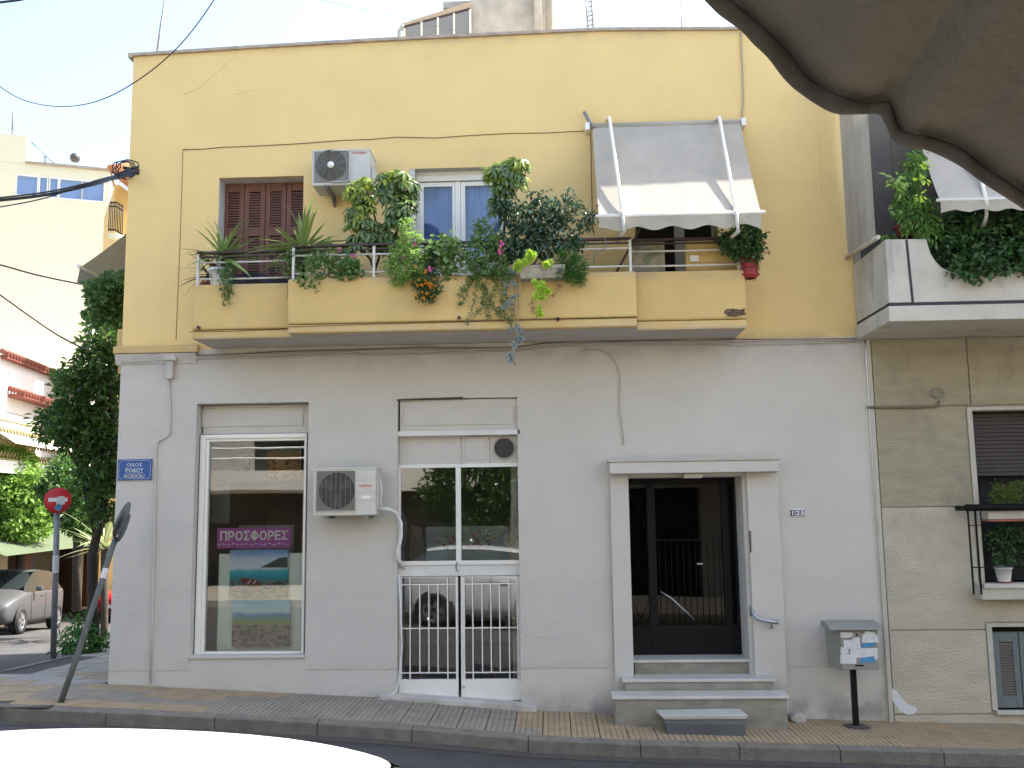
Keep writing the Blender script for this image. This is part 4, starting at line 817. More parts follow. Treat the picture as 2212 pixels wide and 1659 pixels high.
text('lettering', 'ΡΟΔΟΥ', m_signw, sg, (cxm,-.021,q[2]+hz*.49), .040, width=.20, bold=.008)
text('lettering', 'RODOU', mat('sign_cream', (.62,.58,.42), .5), sg, (cxm,-.021,q[2]+hz*.19), .040, width=.225, bold=.012)
obj('underline', MB().box(cxm-.10,cxm+.10,-.0215,-.02,q[2]+hz*.335,q[2]+hz*.35), m_signw, sg)
q = R(1707,1099,1739,1116,-.02); nb = thing('house_number_plate', 'small house number plate of three dark tiles with white digits right of the entrance', 'number plate', (q[0],-.01,q[2]))
obj('plate', MB().box(q[0],q[1],-.012,0,q[2],q[3]), m_signw, nb, bevel=.002)
for k, ch in enumerate('125'):
    a = q[0]+(q[1]-q[0])*k/3; w3 = (q[1]-q[0])/3; obj('tile', MB().box(a+.004,a+w3-.004,-.015,-.011,q[2]+.006,q[3]-.01), mat('navy_tile', (.02,.02,.06), .5), nb); text('digit', ch, m_signw, nb, (a+w3/2,-.0155,(q[2]+q[3])/2-.002), (q[3]-q[2])*.62, bold=.03)
# --- grey box on a post
Yb = -.42; q = R(1813,1360,1898,1447,Yb); bxm = thing('junction_cabinet', 'grey metal letter box plastered with torn stickers on a black post by the grey wall', 'letter box', P(1845,1562,-.33))
x0, x1, z0, z1 = q; xl = P(1791,1400,-.30).x
body = MB().hexa([(x0+.01,Yb,z0),(x1,Yb,z0),(x1,-.16,z0),(xl+.02,-.16,z0)], [(x0,Yb,z1),(x1,Yb,z1),(x1,-.16,z1),(xl,-.16,z1)]); obj('casing', body, m_boxgrey, bxm, bevel=.008)
lid = MB(); zt = z1; xr = P(1904,1362,Yb-.02).x; pr_ = [(-.14,0),(Yb-.05,0),(Yb-.05,.008),(-.36,.055),(-.22,.07),(-.14,.06)]
lid.hexa([(xl-.03,y,zt+z_) for y, z_ in pr_], [(xr,y,zt+z_*1.0) for y, z_ in pr_]); obj('lid', lid, m_boxgrey, bxm, bevel=.006)
obj('door_seam', MB().tube([(x0+.012,Yb-.001,z0+.01),(x0+.012,Yb-.001,z1)], .002, 4), m_groove, bxm); obj('lock', MB().lathe(P(1851,1371,Yb), (0,-1,0), [(.011,0),(.011,.004),(.001,.004)], 10), m_blackm, bxm)
r_ = random.Random(3)
for k, (a, b, c2, d2, m) in enumerate([(1815,1422,1851,1447-13,m_paper),(1858,1398,1896,1424,m_paper),(1860,1420,1888,1432,m_bluep),(1816,1365,1840,1376,m_paper),(1862,1372,1896,1388,m_paper),(1822,1383,1857,1400,m_paper),(1837,1402,1868,1420,m_paper),(1816,1398,1832,1412,m_paper),(1862,1390,1890,1397,m_bluep),(1840,1378,1856,1390,m_paper),(1868,1364,1892,1371,m_paper)]):
    pts = [(a+r_.uniform(-2,2),b+r_.uniform(-2,2)),(c2+r_.uniform(-3,3),b+r_.uniform(-3,3)),(c2+r_.uniform(-3,3),d2+r_.uniform(-3,3)),((a+c2)/2,d2+r_.uniform(-4,3)),(a+r_.uniform(-2,2),d2+r_.uniform(-2,2))]
    if k == 0: pts = [(1815,1413),(1850,1413),(1850,1434),(1815,1434)]
    obj('sticker', MB().prism([P(x,y,Yb-.002-.0006*k) for x, y in pts[::-1]], (0,.0005,0)), m, bxm)
obj('sticker', MB().prism([(xl+.06+.01*k, -.26-.07*0-.0, z1-.05-h) for k, h in ((0,0),(2,.02),(1,.2),(0,.22))], (.0005,-.03,0)), m_paper, bxm)
a, b = P(1848,1440,Yb), P(1868,1440,Yb); obj('slot_plate', MB().box(P(1857-10,1439,Yb).x,P(1866,1439,Yb).x,Yb-.004,Yb,z0+.035,z0+.05), m_blackm, bxm)
X = P(1845,1500,-.3).x; obj('post', MB().box(X-.026,X+.026,-.33,-.28,zp(X)-.05,z0), m_blackm, bxm)
obj('foot', MB().lathe((X,-.305,zp(X)-.01), (0,0,1), [(.15,0),(.12,.015),(.03,.022)], 14), m_joint, bxm)

# ================================================================== PLANTS
class RR(random.Random): pass
def B(px, py, rx, ry, Y, rd=None):              # a blob of foliage: centre and half sizes
    c = P(px, py, Y); s_ = (Y-EYE.y)/F*1.02; return (c, (rx*s_, (rd if rd else min(rx, ry)*s_*.9), ry*s_))
def cloud(name, blobs, n, L, wd, m, parent, seed=1, droop=.3, face=.5, sprig=6, hang=0., kind='stuff', stretch=1.):
    r = random.Random(seed); mb = MB(); vol = [max(1e-9, b[1][0]*b[1][2]) for b in blobs]; tot = sum(vol)
    for (c, rad), v_ in zip(blobs, vol):
        k = max(1, int(n*v_/tot/sprig))
        for _ in range(k):
            while True:
                u = V((r.uniform(-1,1), r.uniform(-1,1), r.uniform(-1,1)))
                if .15 < u.length < 1: break
            if r.random() < .55: u = u.normalized()*r.uniform(.75,1.08)
            sc = c+V((u.x*rad[0], u.y*rad[1], u.z*rad[2])); out = V((u.x, u.y-.3, u.z+.25)).normalized()
            for j in range(sprig):
                d = (out*.6+V((r.gauss(0,1), r.gauss(0,1), r.gauss(0,1)))*.6+V((0,0,-hang))).normalized()
                nr = V((r.gauss(0,.5), -face+r.gauss(0,.4), .8+r.gauss(0,.4))).normalized()
                mb.leaf(sc+d*L*.15+V((r.gauss(0,1),r.gauss(0,1),r.gauss(0,1)))*L*.4, d, nr, L*r.uniform(.65,1.2)*stretch, wd*r.uniform(.7,1.2), droop)
    return obj(name, mb, m, parent, kind=kind)
def long_leaf(L, w_, bend, seg=5):
    mb = MB(); rows = []
    for k in range(seg+1):
        t = k/seg; x = L*t; z = -bend*L*t*t; ww = w_*(1-t)**.6*(.6+.8*t if t < .4 else 1)*.5+.0008; rows.append([V((x,-ww,z+ww*.35)), V((x,0,z)), V((x,ww,z+ww*.35))])
    mb.grid(rows, sm=True); return mb
def yucca(lab, px, py, Y, n, L, seed, base=None, m=L_yuc, wl=.045, pot=None, group=None, up=.35):
    c = P(px, py, Y); r = random.Random(seed); t = thing('yucca_plant', lab, 'yucca', c if not base else base, group)
    ds = []
    for q in range(4): me = long_leaf(L*(.8+.13*q), wl, .05+.12*q).data('leaf'); me.materials.append(m); ds.append(me)
    for k in range(n):
        el = math.radians(r.uniform(up*100-50, 88) if k % 3 else r.uniform(0, 35)); az = r.uniform(0, 2*math.pi)
        M = Matrix.Translation(c-origin(t)+V((0,0,r.uniform(-.04,.04)))) @ Matrix.Rotation(az, 4, 'Z') @ Matrix.Rotation(-el, 4, 'Y') @ Matrix.Rotation(r.uniform(-.6,.6), 4, 'X'); inst_m(ds[k % 4], 'leaf', t, M)
    obj('stem', MB().tube([c-V((0,0,.3)), c], [.03,.022], 8), m_bark, t); return t
def whorl_mesh(n, L, w_, m, seed):
    r = random.Random(seed); mb = MB()
    for k in range(n):
        a = 2*math.pi*k/n+r.uniform(-.15,.15); d = V((math.cos(a), math.sin(a), r.uniform(-.5,-.05))).normalized(); s_ = d*.02; ll = L*r.uniform(.8,1.1)
        sd = d.cross(V((0,0,1))).normalized(); nn = sd.cross(d); rows = []
        for (t, ww) in ((.12,.12),(.4,.85),(.7,1.),(.9,.6),(1.0,.08)):
            p = d*ll*t-V((0,0,1))*ll*.35*t*t; h = w_*ww*.5; rows.append([p-sd*h+nn*h*.3, p, p+sd*h+nn*h*.3])
        mb.grid(rows, sm=False)
    me = mb.data('leaf_whorl'); me.materials.append(m); return me
def whorls(t, blobs, n, mats, seed, size=1.):
    r = random.Random(seed); vol = [b[1][0]*b[1][2] for b in blobs]; tot = sum(vol)
    for (c, rad), v_, mm in zip(blobs, vol, mats):
        for _ in range(max(2, int(n*v_/tot))):
            u = V((r.uniform(-1,1), r.uniform(-1,.4), r.uniform(-1,1)))
            if u.length > 1: u.normalize()
            p = c+V((u.x*rad[0], u.y*rad[1], u.z*rad[2])); ax = V((u.x*.5+r.gauss(0,.25), u.y*.5-.45+r.gauss(0,.2), .75)).normalized()
            M = Matrix.Translation(p-origin(t)) @ V((0,0,1)).rotation_difference(ax).to_matrix().to_4x4() @ Matrix.Rotation(r.uniform(0,6.28), 4, 'Z') @ Matrix.Scale(size*r.uniform(.75,1.15), 4); inst_m(r.choice(mm), 'leaf_whorl', t, M)
wh_g = [whorl_mesh(8, .115, .038, L_sch, s_) for s_ in (1,2)]; wh_y = [whorl_mesh(8, .10, .036, L_schy, s_) for s_ in (3,4)]; wh_l = wh_y+wh_g
def flower(mm, parent, c, r=.022, name='flower', seed=0):
    rr = random.Random(seed); mb = MB()
    for k in range(9):
        d = V((rr.gauss(0,1), rr.gauss(0,1)-.8, rr.gauss(0,1)+.2)).normalized(); mb.leaf(c+d*r*.3, d, V((rr.gauss(0,1),rr.gauss(0,1),rr.gauss(0,1))), r*1.1, r*1.0, .1)
    return obj(name, mb, mm, parent)
def pot(t, c, r, h, m, name='pot'):
    o = obj(name, MB().lathe(c, (0,0,1), [(r*.72,0),(r*.98,h*.86),(r*1.1,h*.86),(r*1.1,h),(r*.95,h),(r*.93,h*.88),(.001,h*.88)], 18), m, t); return o
# yuccas and the pots at the left end
t = yucca('spiky yucca in a white bucket at the left end of the balcony', 482, 558, -.52, 46, .44, 3, P(473,613,-.52), wl=.06); c = P(474,606,-.50); pot(t, V((c.x,-.50,4.60)), .115, .22, m_whitepot)
t = yucca('larger spiky yucca above the railing, right of the brown shutters', 655, 545, -.55, 48, .50, 7, P(655,600,-.55), wl=.062); pot(t, V((P(655,600,-.55).x,-.55,4.45)), .12, .2, m_terra)
t = yucca('small drooping dracaena in a terracotta pot behind the left end of the railing', 450, 592, -.42, 22, .30, 12, P(450,612,-.42), m=leafmat('dracaena_leaf', (.035,.05,.025), (.12,.12,.06), .6, .2), wl=.022); pot(t, V((P(450,605,-.42).x,-.42,4.57)), .075, .13, m_terra)
t = thing('trailing_plant', 'dark green trailing plant hanging over the parapet below the white bucket', 'plant', P(490,590,-.69)); 
cloud('foliage', [B(490,580,20,20,-.68,.05),B(490,612,12,24,-.70,.03),B(489,640,4,18,-.70,.015),B(497,632,3,20,-.70,.015)], 520, .04, .008, L_fern, t, 4, hang=1.2)
bagm = mat('dark_blue_tarpaulin', (.018,.02,.032), .6, var=.4, scale=9, bump=.6, bscale=9); o = obj('tarpaulin', MB().grid([[V((P(x,600,-.4).x, -.42+.04*math.sin(x*.07+j), z_+.03*math.sin(x*.05+j*2))) for x in range(498,640,12)] for j, z_ in enumerate((4.3,4.55,4.7,4.78))]), bagm); tag(o, 'crumpled dark blue tarpaulin behind the railing below the brown shutters', 'tarpaulin')
# geraniums left of centre
t = thing('geranium_plant', 'green geranium sprawling through the railing below the larger yucca', 'geranium', P(680,600,-.8))
cloud('foliage', [B(645,565,38,24,-.72,.12),B(690,575,30,30,-.84,.1),B(668,602,26,14,-.9,.06),B(672,628,9,10,-.89,.03),B(708,545,24,22,-.8,.1),B(612,578,18,16,-.7,.08)], 620, .046, .040, L_ger, t, 5); obj('pot', MB().box(P(625,600,-.7).x,P(720,600,-.7).x,-.76,-.6,4.42,4.6), m_terra, t)
st = MB()
for a, b in (((690,600),(645,560)),((695,600),(710,545)),((680,600),(668,630)),((700,600),(740,560))): st.tube([P(*a,-.8),P((a[0]+b[0])/2+3,(a[1]+b[1])/2,-.84),P(*b,-.84)], .006, 5)
obj('stem', st, m_stem, t)
t = thing('pink_geranium', 'geranium with one pink flower head between the larger yucca and the tall schefflera', 'geranium', P(755,590,-.8)); cloud('foliage', [B(752,580,28,18,-.86,.08),B(735,590,18,12,-.84,.06),B(770,588,14,12,-.84,.06),B(745,560,14,14,-.82,.05)], 330, .05, .05, L_ger, t, 6); flower(m_fl_pk, t, P(766,553,-.90), .035); flower(m_fl_pk, t, P(733,542,-.9), .02, seed=3)
# schefflera A (variegated, left), B (green, right of it)
def tall(lab, blobs, mats, n, seed, trunks, size=1., base=(805,595)):
    t = thing('schefflera', lab, 'schefflera', P(*base,-.7)); whorls(t, blobs, n, mats, seed, size)
    for pts in trunks: obj('trunk', MB().tube([P(x,y,-.7) for x, y in pts], [.016-.010*k/len(pts) for k in range(len(pts))], 7), m_bark, t)
    return t
tall('tall schefflera with yellow tops in front of the upper air conditioner', [B(766,412,24,18,-.78),B(788,396,18,16,-.78),B(788,438,26,20,-.76),B(768,468,24,24,-.74),B(792,495,26,26,-.74),B(770,525,30,18,-.74),B(815,520,14,20,-.70)], [wh_y,wh_y,wh_l,wh_l,wh_g,wh_g,wh_g], 190, 2, [[(812,592),(800,560),(778,535),(775,480),(780,430)],[(806,592),(818,560),(825,530),(810,470),(795,420)]], .82)
tall('tall green schefflera with drooping leaves directly left of the balcony door', [B(850,385,36,18,-.80),B(838,410,22,24,-.78),B(872,402,28,22,-.70),B(862,440,28,22,-.78),B(880,430,18,30,-.66),B(858,470,24,18,-.76),B(832,500,18,22,-.7),B(845,525,22,18,-.7)], [wh_l,wh_g,wh_g,wh_g,wh_g,wh_g,wh_g,wh_g], 190, 4, [[(850,592),(852,540),(860,480),(850,400)],[(845,592),(840,540),(870,470),(880,410)]], .98, (850,595))
tall('schefflera with a lime green rounded top rising above the balcony door, right side', [B(1112,356,34,14,-.80),B(1085,370,34,18,-.80),B(1105,385,34,18,-.78),B(1088,404,24,14,-.76),B(1060,372,16,12,-.8),B(1075,440,16,22,-.7)], [wh_y,wh_l,wh_l,wh_g,wh_y,wh_g], 170, 9, [[(1090,592),(1088,520),(1092,450),(1090,380)]], .9, (1090,595))
# ficus
t = thing('ficus_bush', 'dark glossy ficus bush spreading right of the balcony door', 'ficus', P(1140,590,-.75)); fb = [B(1100,445,32,26,-.76),B(1140,470,40,30,-.8),B(1130,510,48,30,-.8),B(1175,495,36,24,-.78),B(1172,425,26,12,-.74),B(1215,448,38,14,-.8),B(1190,460,26,12,-.78),B(1228,420,14,8,-.75),B(1270,472,24,12,-.85),B(1283,458,12,8,-.85),B(1220,478,16,12,-.8),B(1105,540,34,24,-.8),B(1225,522,30,14,-.85),B(1190,535,34,18,-.84),B(1255,515,10,14,-.86)]
cloud('foliage', fb, 2700, .066, .032, L_fic, t, 8, hang=.7, sprig=7)
br = MB()
for pts in ([(1130,590),(1125,540),(1110,480),(1100,440)],[(1135,590),(1150,540),(1165,480),(1175,425)],[(1140,590),(1170,545),(1200,490),(1215,450)],[(1145,590),(1190,550),(1235,505),(1270,475)],[(1200,490),(1228,422)]): br.tube([P(x,y,-.78) for x, y in pts], [.014,.011,.008,.005][:len(pts)] if len(pts) == 4 else [.006,.004], 6)
obj('branch', br, m_stem, t, kind='stuff')
# pale geranium cascade with marigolds
t = thing('pale_geranium', 'tall light green scented geranium cascading over the parapet with pink buds', 'geranium', P(880,595,-.88)); cloud('foliage', [B(878,492,16,18,-.86,.07),B(888,520,24,20,-.88,.08),B(868,545,26,22,-.9,.08),B(896,560,24,26,-.92,.08),B(872,585,26,20,-.93,.06),B(850,572,20,18,-.9,.05),B(900,592,18,16,-.95,.05),B(860,605,16,10,-.92,.03)], 2600, .034, .022, L_gerl, t, 10); flower(m_fl_pk, t, P(898,527,-.97), .02); flower(m_fl_pk, t, P(932,580,-.98), .03, seed=2); flower(m_fl_pk, t, P(872,555,-.99), .016, seed=5)
t = thing('marigold_plant', 'dark green plant with many small orange flowers hanging over the parapet', 'marigold', P(925,600,-.92)); cloud('foliage', [B(915,600,26,22,-.92,.06),B(925,625,26,20,-.94,.05),B(920,645,20,9,-.93,.04),B(905,575,18,16,-.9,.05),B(935,560,22,20,-.86,.06)], 1600, .032, .018, L_hedge, t, 11)
r_ = random.Random(6)
for k in range(20):
    a, b_ = (r_.uniform(893,950), r_.uniform(608,648)) if k > 4 else (r_.uniform(885,930), r_.uniform(575,612)); flower(m_fl_or, t, P(a,b_,-1.0), r_.uniform(.010,.018), seed=k)
t = thing('round_leaf_geranium', 'geranium with large round pale leaves in front of the balcony door', 'geranium', P(965,590,-.84)); cloud('foliage', [B(962,532,26,18,-.84,.06),B(978,550,18,22,-.84,.05),B(955,562,22,20,-.82,.06),B(975,580,20,14,-.84,.05),B(940,545,14,20,-.83,.04)], 380, .075, .075, leafmat('round_geranium_leaf', (.09,.17,.05), (.22,.33,.11), .6, .3), t, 12, droop=.1)
t = thing('centre_geranium', 'bushy green geranium with pink flower heads right of the balcony door middle', 'geranium', P(1045,590,-.86)); cloud('foliage', [B(1050,515,26,22,-.86,.08),B(1075,535,20,26,-.88,.07),B(1035,550,32,24,-.88,.08),B(1060,575,36,20,-.9,.07),B(1025,580,24,18,-.88,.06),B(1085,592,24,12,-.92,.05),B(1042,490,14,14,-.84,.05)], 1500, .042, .034, L_ger, t, 13); flower(m_fl_pk, t, P(1081,528,-.98), .035, seed=1); flower(m_fl_pk, t, P(1083,543,-.98), .032, seed=2)
pl = thing('brown_planter', 'long brown planter box with soil behind the railing middle', 'planter', P(1000,590,-.7)); A, B_ = P(828,590,-.7).x, P(1115,590,-.7).x; obj('box', MB().box(A,B_,-.72,-.5,4.40,4.60), m_terra, pl, bevel=.008); obj('soil', MB().box(A+.01,B_-.01,-.71,-.51,4.60,4.607), m_soil, pl)
pl = thing('white_planter', 'old white stone planter box hung outside the railing under the ficus', 'planter', P(1170,598,-.93)); q = R(1118,573,1222,595,-1.0); obj('box', MB().hexa([(q[0]+.03,-1.0,q[2]-.03),(q[1]-.03,-1.0,q[2]-.03),(q[1]-.03,-.87,q[2]-.03),(q[0]+.03,-.87,q[2]-.03)], [(q[0],-1.03,q[3]),(q[1],-1.03,q[3]),(q[1],-.87,q[3]),(q[0],-.87,q[3])]), mat('mossy_white_stone', (.38,.35,.29), .9, var=.3, scale=9, bump=.5, dirt=(.16,.13,.09), dscale=6), pl, bevel=.01); obj('soil', MB().box(q[0]+.01,q[1]-.01,-1.02,-.88,q[3],q[3]+.008), m_soil, pl)
# creepers
def strands(t, ends, Y, m, leafn, L, wd, seed, r=.0025, mats=m_stem):
    rr = random.Random(seed); st = MB(); lf = MB()
    for pts in ends:
        w_ = [P(x+rr.uniform(-2,2), y, Y-.012+rr.uniform(-.01,.005)) for x, y in pts]; fine = []
        for a, b in zip(w_, w_[1:]):
            for k in range(5): p = a.lerp(b, k/5); fine.append(p+V((rr.gauss(0,.006), 0, rr.gauss(0,.004))))
        fine.append(w_[-1]); st.tube(fine, r, 4)
        for p in fine:
            for k in range(leafn):
                d = V((rr.gauss(0,1), -.4, rr.gauss(0,1))).normalized(); lf.leaf(p+d*L*.3, d, V((rr.gauss(0,.6),-.8,.5)), L*rr.uniform(.6,1.2), wd*rr.uniform(.7,1.1), .1)
    obj('stem', st, mats, t, kind='stuff'); obj('foliage', lf, m, t, kind='stuff')
t = thing('wispy_creeper', 'wispy creeper with tiny leaves hanging down the yellow parapet', 'creeper', P(1050,605,-.88))
strands(t, [[(1025,600),(1015,620),(1002,645),(994,660)],[(1035,600),(1030,630),(1022,665),(1008,700)],[(1040,600),(1042,640),(1050,670),(1058,690)],[(1055,600),(1050,625),(1062,655),(1070,672),(1090,690)],[(1065,600),(1080,630),(1085,660),(1078,680)],[(1075,600),(1095,640),(1088,670),(1100,700)],[(1015,605),(1000,625),(992,640)],[(1068,605),(1065,640),(1040,660),(1030,680)],[(1085,605),(1090,650),(1108,680),(1098,715)],[(1030,615),(1048,622),(1046,650)]], -.87, L_crp, 4, .034, .020, 3)
t = thing('trailing_succulent', 'long trailing succulent with blue grey rosettes hanging far below the balcony edge', 'succulent', P(1112,600,-.9))
paths = [[(1105,595),(1110,620),(1113,650),(1112,690),(1116,725)],[(1115,595),(1119,620),(1120,660),(1118,700),(1112,735),(1118,748)],[(1125,600),(1130,625),(1112,640),(1096,655)],[(1118,735),(1112,755),(1106,775),(1115,790)]]
stm = MB()
for pts in paths: stm.tube([P(x,y,-.9) for x, y in pts], .006, 5)
obj('stem', stm, mat('pale_succulent_stem', (.34,.28,.16), .8), t)
def rosette(m, L, n, seed):
    rr = random.Random(seed); mb = MB()
    for k in range(n):
        a = k*2.4; el = .15+1.1*k/n; d = V((math.cos(a)*math.cos(el), math.sin(a)*math.cos(el), math.sin(el))); ll = L*(1-.5*k/n)
        mb.leaf(d*ll*.1, d, V((-d.x*d.z, -d.y*d.z, 1)), ll, ll*.42, -.15, .25)
    me = mb.data('rosette'); me.materials.append(m); return me
rs = [rosette(L_suc, .055, 16, 1), rosette(L_suc, .045, 14, 2)]; ls_ = [rosette(L_sed, .040, 20, 3), rosette(L_sed, .032, 18, 4)]
rr = random.Random(9)
def rosettes(t, meshes, pts, Y, spread=0, n=1, name='rosette'):
    for (x, y) in pts:
        for k in range(n):
            p = P(x+rr.gauss(0,spread), y+rr.gauss(0,spread), Y-rr.uniform(0,.04)); ax = V((rr.gauss(0,.4), -1, .35+rr.gauss(0,.4))).normalized()
            inst_m(rr.choice(meshes), name, t, Matrix.Translation(p-origin(t)) @ V((0,0,1)).rotation_difference(ax).to_matrix().to_4x4() @ Matrix.Rotation(rr.uniform(0,6), 4, 'Z') @ Matrix.Scale(rr.uniform(.8,1.25), 4))
rosettes(t, rs, [(1102,588),(1112,592),(1125,590),(1108,610),(1112,618),(1095,622),(1092,636),(1100,655),(1110,645),(1108,660),(1090,665),(1115,705),(1122,714),(1108,712),(1125,722),(1113,735),(1120,742),(1125,733),(1110,746),(1103,770),(1106,778),(1130,605),(1092,610)], -.93)
t = thing('lime_sedum', 'bright lime green sedum heads around the white planter and hanging below it', 'sedum', P(1150,600,-1.0)); rosettes(t, ls_, [(1146,548),(1150,556),(1140,552),(1138,570),(1132,565),(1118,572),(1114,580),(1122,580),(1180,570),(1184,576),(1168,616),(1174,622),(1165,624),(1180,628),(1172,636),(1168,645),(1158,640),(1156,612),(1164,676)], -1.04, 3.5, 5)
strands(t, [[(1185,595),(1205,615),(1212,622)],[(1160,598),(1150,610),(1165,640),(1148,655),(1153,672),(1160,680)],[(1212,622),(1195,640),(1180,632)]], -.93, leafmat('reddish_leaf', (.16,.07,.04), (.30,.20,.08), .6, .2), 2, .028, .016, 6, mats=mat('reddish_stem', (.25,.12,.07), .8))
t = thing('fern_plant', 'dense dark green fern like plant at the right end of the white planter', 'fern', P(1240,590,-.95)); cloud('foliage', [B(1225,560,22,18,-.95,.06),B(1245,575,22,22,-.97,.06),B(1240,600,18,14,-.97,.05),B(1255,605,10,10,-.96,.03),B(1215,590,14,10,-1.0,.04)], 2200, .035, .008, L_fern, t, 15)
# hanging red pot at the right end
Yq = -.62; rp_ = thing('hanging_geranium_pot', 'red pot with dark geranium foliage hung outside the right end of the railing', 'geranium', P(1620,600,Yq)); c = P(1620,590,Yq); c.z = P(1620,592,Yq).z
pot(rp_, V((c.x+.0,Yq,c.z)), .105, .20, m_redpot); obj('saucer', MB().lathe((c.x,Yq,c.z-.05), (0,0,1), [(.05,0),(.09,.03),(.10,.045),(.05,.05)], 16), m_redpot, rp_)
wr = MB()
for h, r__ in ((.05,.10),(.16,.118)): wr.tube([(c.x+r__*math.cos(a), Yq+r__*math.sin(a), c.z+h) for a in [k*math.pi/8 for k in range(17)]], .003, 4)
for k in range(8): a = k*math.pi/4; wr.tube([(c.x+.118*math.cos(a),Yq+.118*math.sin(a),c.z+.16),(c.x+.10*math.cos(a),Yq+.10*math.sin(a),c.z+.05),(c.x+.05*math.cos(a),Yq+.05*math.sin(a),c.z-.07)], .003, 4)
obj('wire_basket', wr, m_rail_d, rp_); cloud('foliage', [B(1600,528,34,20,Yq-.05,.12),B(1622,545,22,18,Yq-.06,.1),B(1575,515,22,14,Yq,.1),B(1632,515,14,18,Yq-.04,.08),B(1610,500,24,12,Yq,.1),B(1595,550,12,8,Yq-.06,.05)], 1500, .052, .045, L_hedge, rp_, 16); flower(mat('dusty_pink_petals', (.40,.12,.14), .6), rp_, P(1657,546,Yq), .03, seed=8)
obj('flower_stalk', MB().tube([P(1630,535,Yq),P(1645,548,Yq),P(1656,548,Yq)], .003, 4), m_stem, rp_)
# --- things leaning behind the right end of the railing
q = R(1366,516,1436,577,-.5); o = thing('patterned_panel', 'pale cushion panel with green leaf pattern behind the railing under the awning', 'panel', (q[0],-.5,q[2])); obj('panel', MB().box(q[0],q[1],-.5,-.46,4.45,q[3]), mat('stained_linen', (.30,.28,.20), .9, var=.3, scale=14, dirt=(.20,.17,.12), dscale=9), o, bevel=.01)
mg = mat('faded_green_print', (.16,.20,.11), .9); Yp_ = -.503
for pts in ([(1385,562),(1400,548),(1418,545),(1432,538),(1430,548),(1412,556),(1398,570)],[(1385,540),(1405,536),(1422,548),(1410,550)],[(1368,520),(1380,520),(1384,540),(1372,552)]): obj('printed_leaf', MB().prism([P(x,y,Yp_) for x, y in pts[::-1]], (0,.002,0)), mg, o)
q = R(1481,518,1591,580,-.5); o = thing('yellow_board', 'yellow painted board standing behind the railing at the right end', 'board', (q[0],-.5,q[2])); obj('board', MB().box(q[0],q[1],-.50,-.47,4.45,q[3]), mat('ochre_board_paint', (.52,.36,.12), .7, var=.2, scale=5, dirt=(.28,.18,.08), dscale=5), o, bevel=.004); s_ = P(1500,558,-.53); obj('socket', MB().box(s_.x-.045,s_.x+.045,-.53,-.5,s_.z-.035,s_.z+.035), m_whitepot, o, bevel=.006)
o = obj('diagonal_bar', MB().tube([P(1386,488,-.45),P(1325,600,-.6)], .014, 6), m_rail_d); tag(o, 'dark diagonal metal bar behind the railing left of the patterned panel', 'bar')
o = obj('coat_hanger', MB().tube([P(1300,512,-.82),P(1310,520,-.82),P(1308,537,-.82),P(1284,552,-.82),P(1283,572,-.82)], .006, 6), m_galv); tag(o, 'bent grey wire hook hanging on the railing left of the awning arm', 'hook')

# ================================================================== NEIGHBOUR HOUSE (right)
nb_ = thing('neighbour_house', 'roughcast grey beige house on the right with a weathered white balcony', 'building', (XR,0,0))
Yn = -.03; NX = XR-.001; NR = 12.0
Wn = R(2103,886,2330,1255,Yn); Wn = (P(2113,1070,Yn).x, P(2113,1070,Yn).x+1.25, P(2160,1258,Yn).z, P(2160,886,Yn).z)
Ws = (P(2148,1440,Yn).x, P(2148,1440,Yn).x+1.0, P(2180,1534,Yn).z, P(2180,1354,Yn).z)
bk = MB(); wallgrid(bk, NX, NR, -1, 4.02, [(*Wn,.3),(*Ws,.22)], Y=-.006); bk.box(NX,NX+.25,.0,8,4.02,7.6)
obj('backing_wall', bk, m_creams, nb_)
def zj(y, x=2000): return P(x, y, Yn).z
cols_ = [NX+.05, P(2092,800,Yn).x, P(2400,800,Yn).x, P(2400,800,Yn).x+1.8, NR]; rws = [4.0, zj(877), zj(1095), zj(1361), zj(1543), -.9]
oph = [(Wn[0]-.06,Wn[1]+.06,Wn[2]-.12,Wn[3]+.045),(Ws[0]-.06,Ws[1]+.06,Ws[2]-.05,Ws[3]+.05)]
for k, (zt, zb) in enumerate(zip(rws, rws[1:])):
    cc = cols_ if k < 1 else [cols_[0]]+cols_[2:]
    for a, b in zip(cc, cc[1:]):
        cut = [o_ for o_ in oph if o_[0] < b and o_[1] > a and o_[2] < zt and o_[3] > zb]; rects = [(a+.005,b-.005,zb+.005,zt-.005)]
        for o_ in cut:
            nr = []
            for (p, q_, s_, u_) in rects:
                if o_[0] >= q_ or o_[1] <= p or o_[2] >= u_ or o_[3] <= s_: nr.append((p,q_,s_,u_)); continue
                if o_[0] > p: nr.append((p,o_[0],s_,u_))
                if o_[1] < q_: nr.append((o_[1],q_,s_,u_))
                if o_[3] < u_: nr.append((max(p,o_[0]),min(q_,o_[1]),o_[3],u_))
                if o_[2] > s_: nr.append((max(p,o_[0]),min(q_,o_[1]),s_,o_[2]))
            rects = nr
        for (p, q_, s_, u_) in rects: obj('wall_panel', MB().box(p,q_,Yn,-.004,s_,u_), m_cream if k < 2 else m_cream2, nb_, bevel=.003)
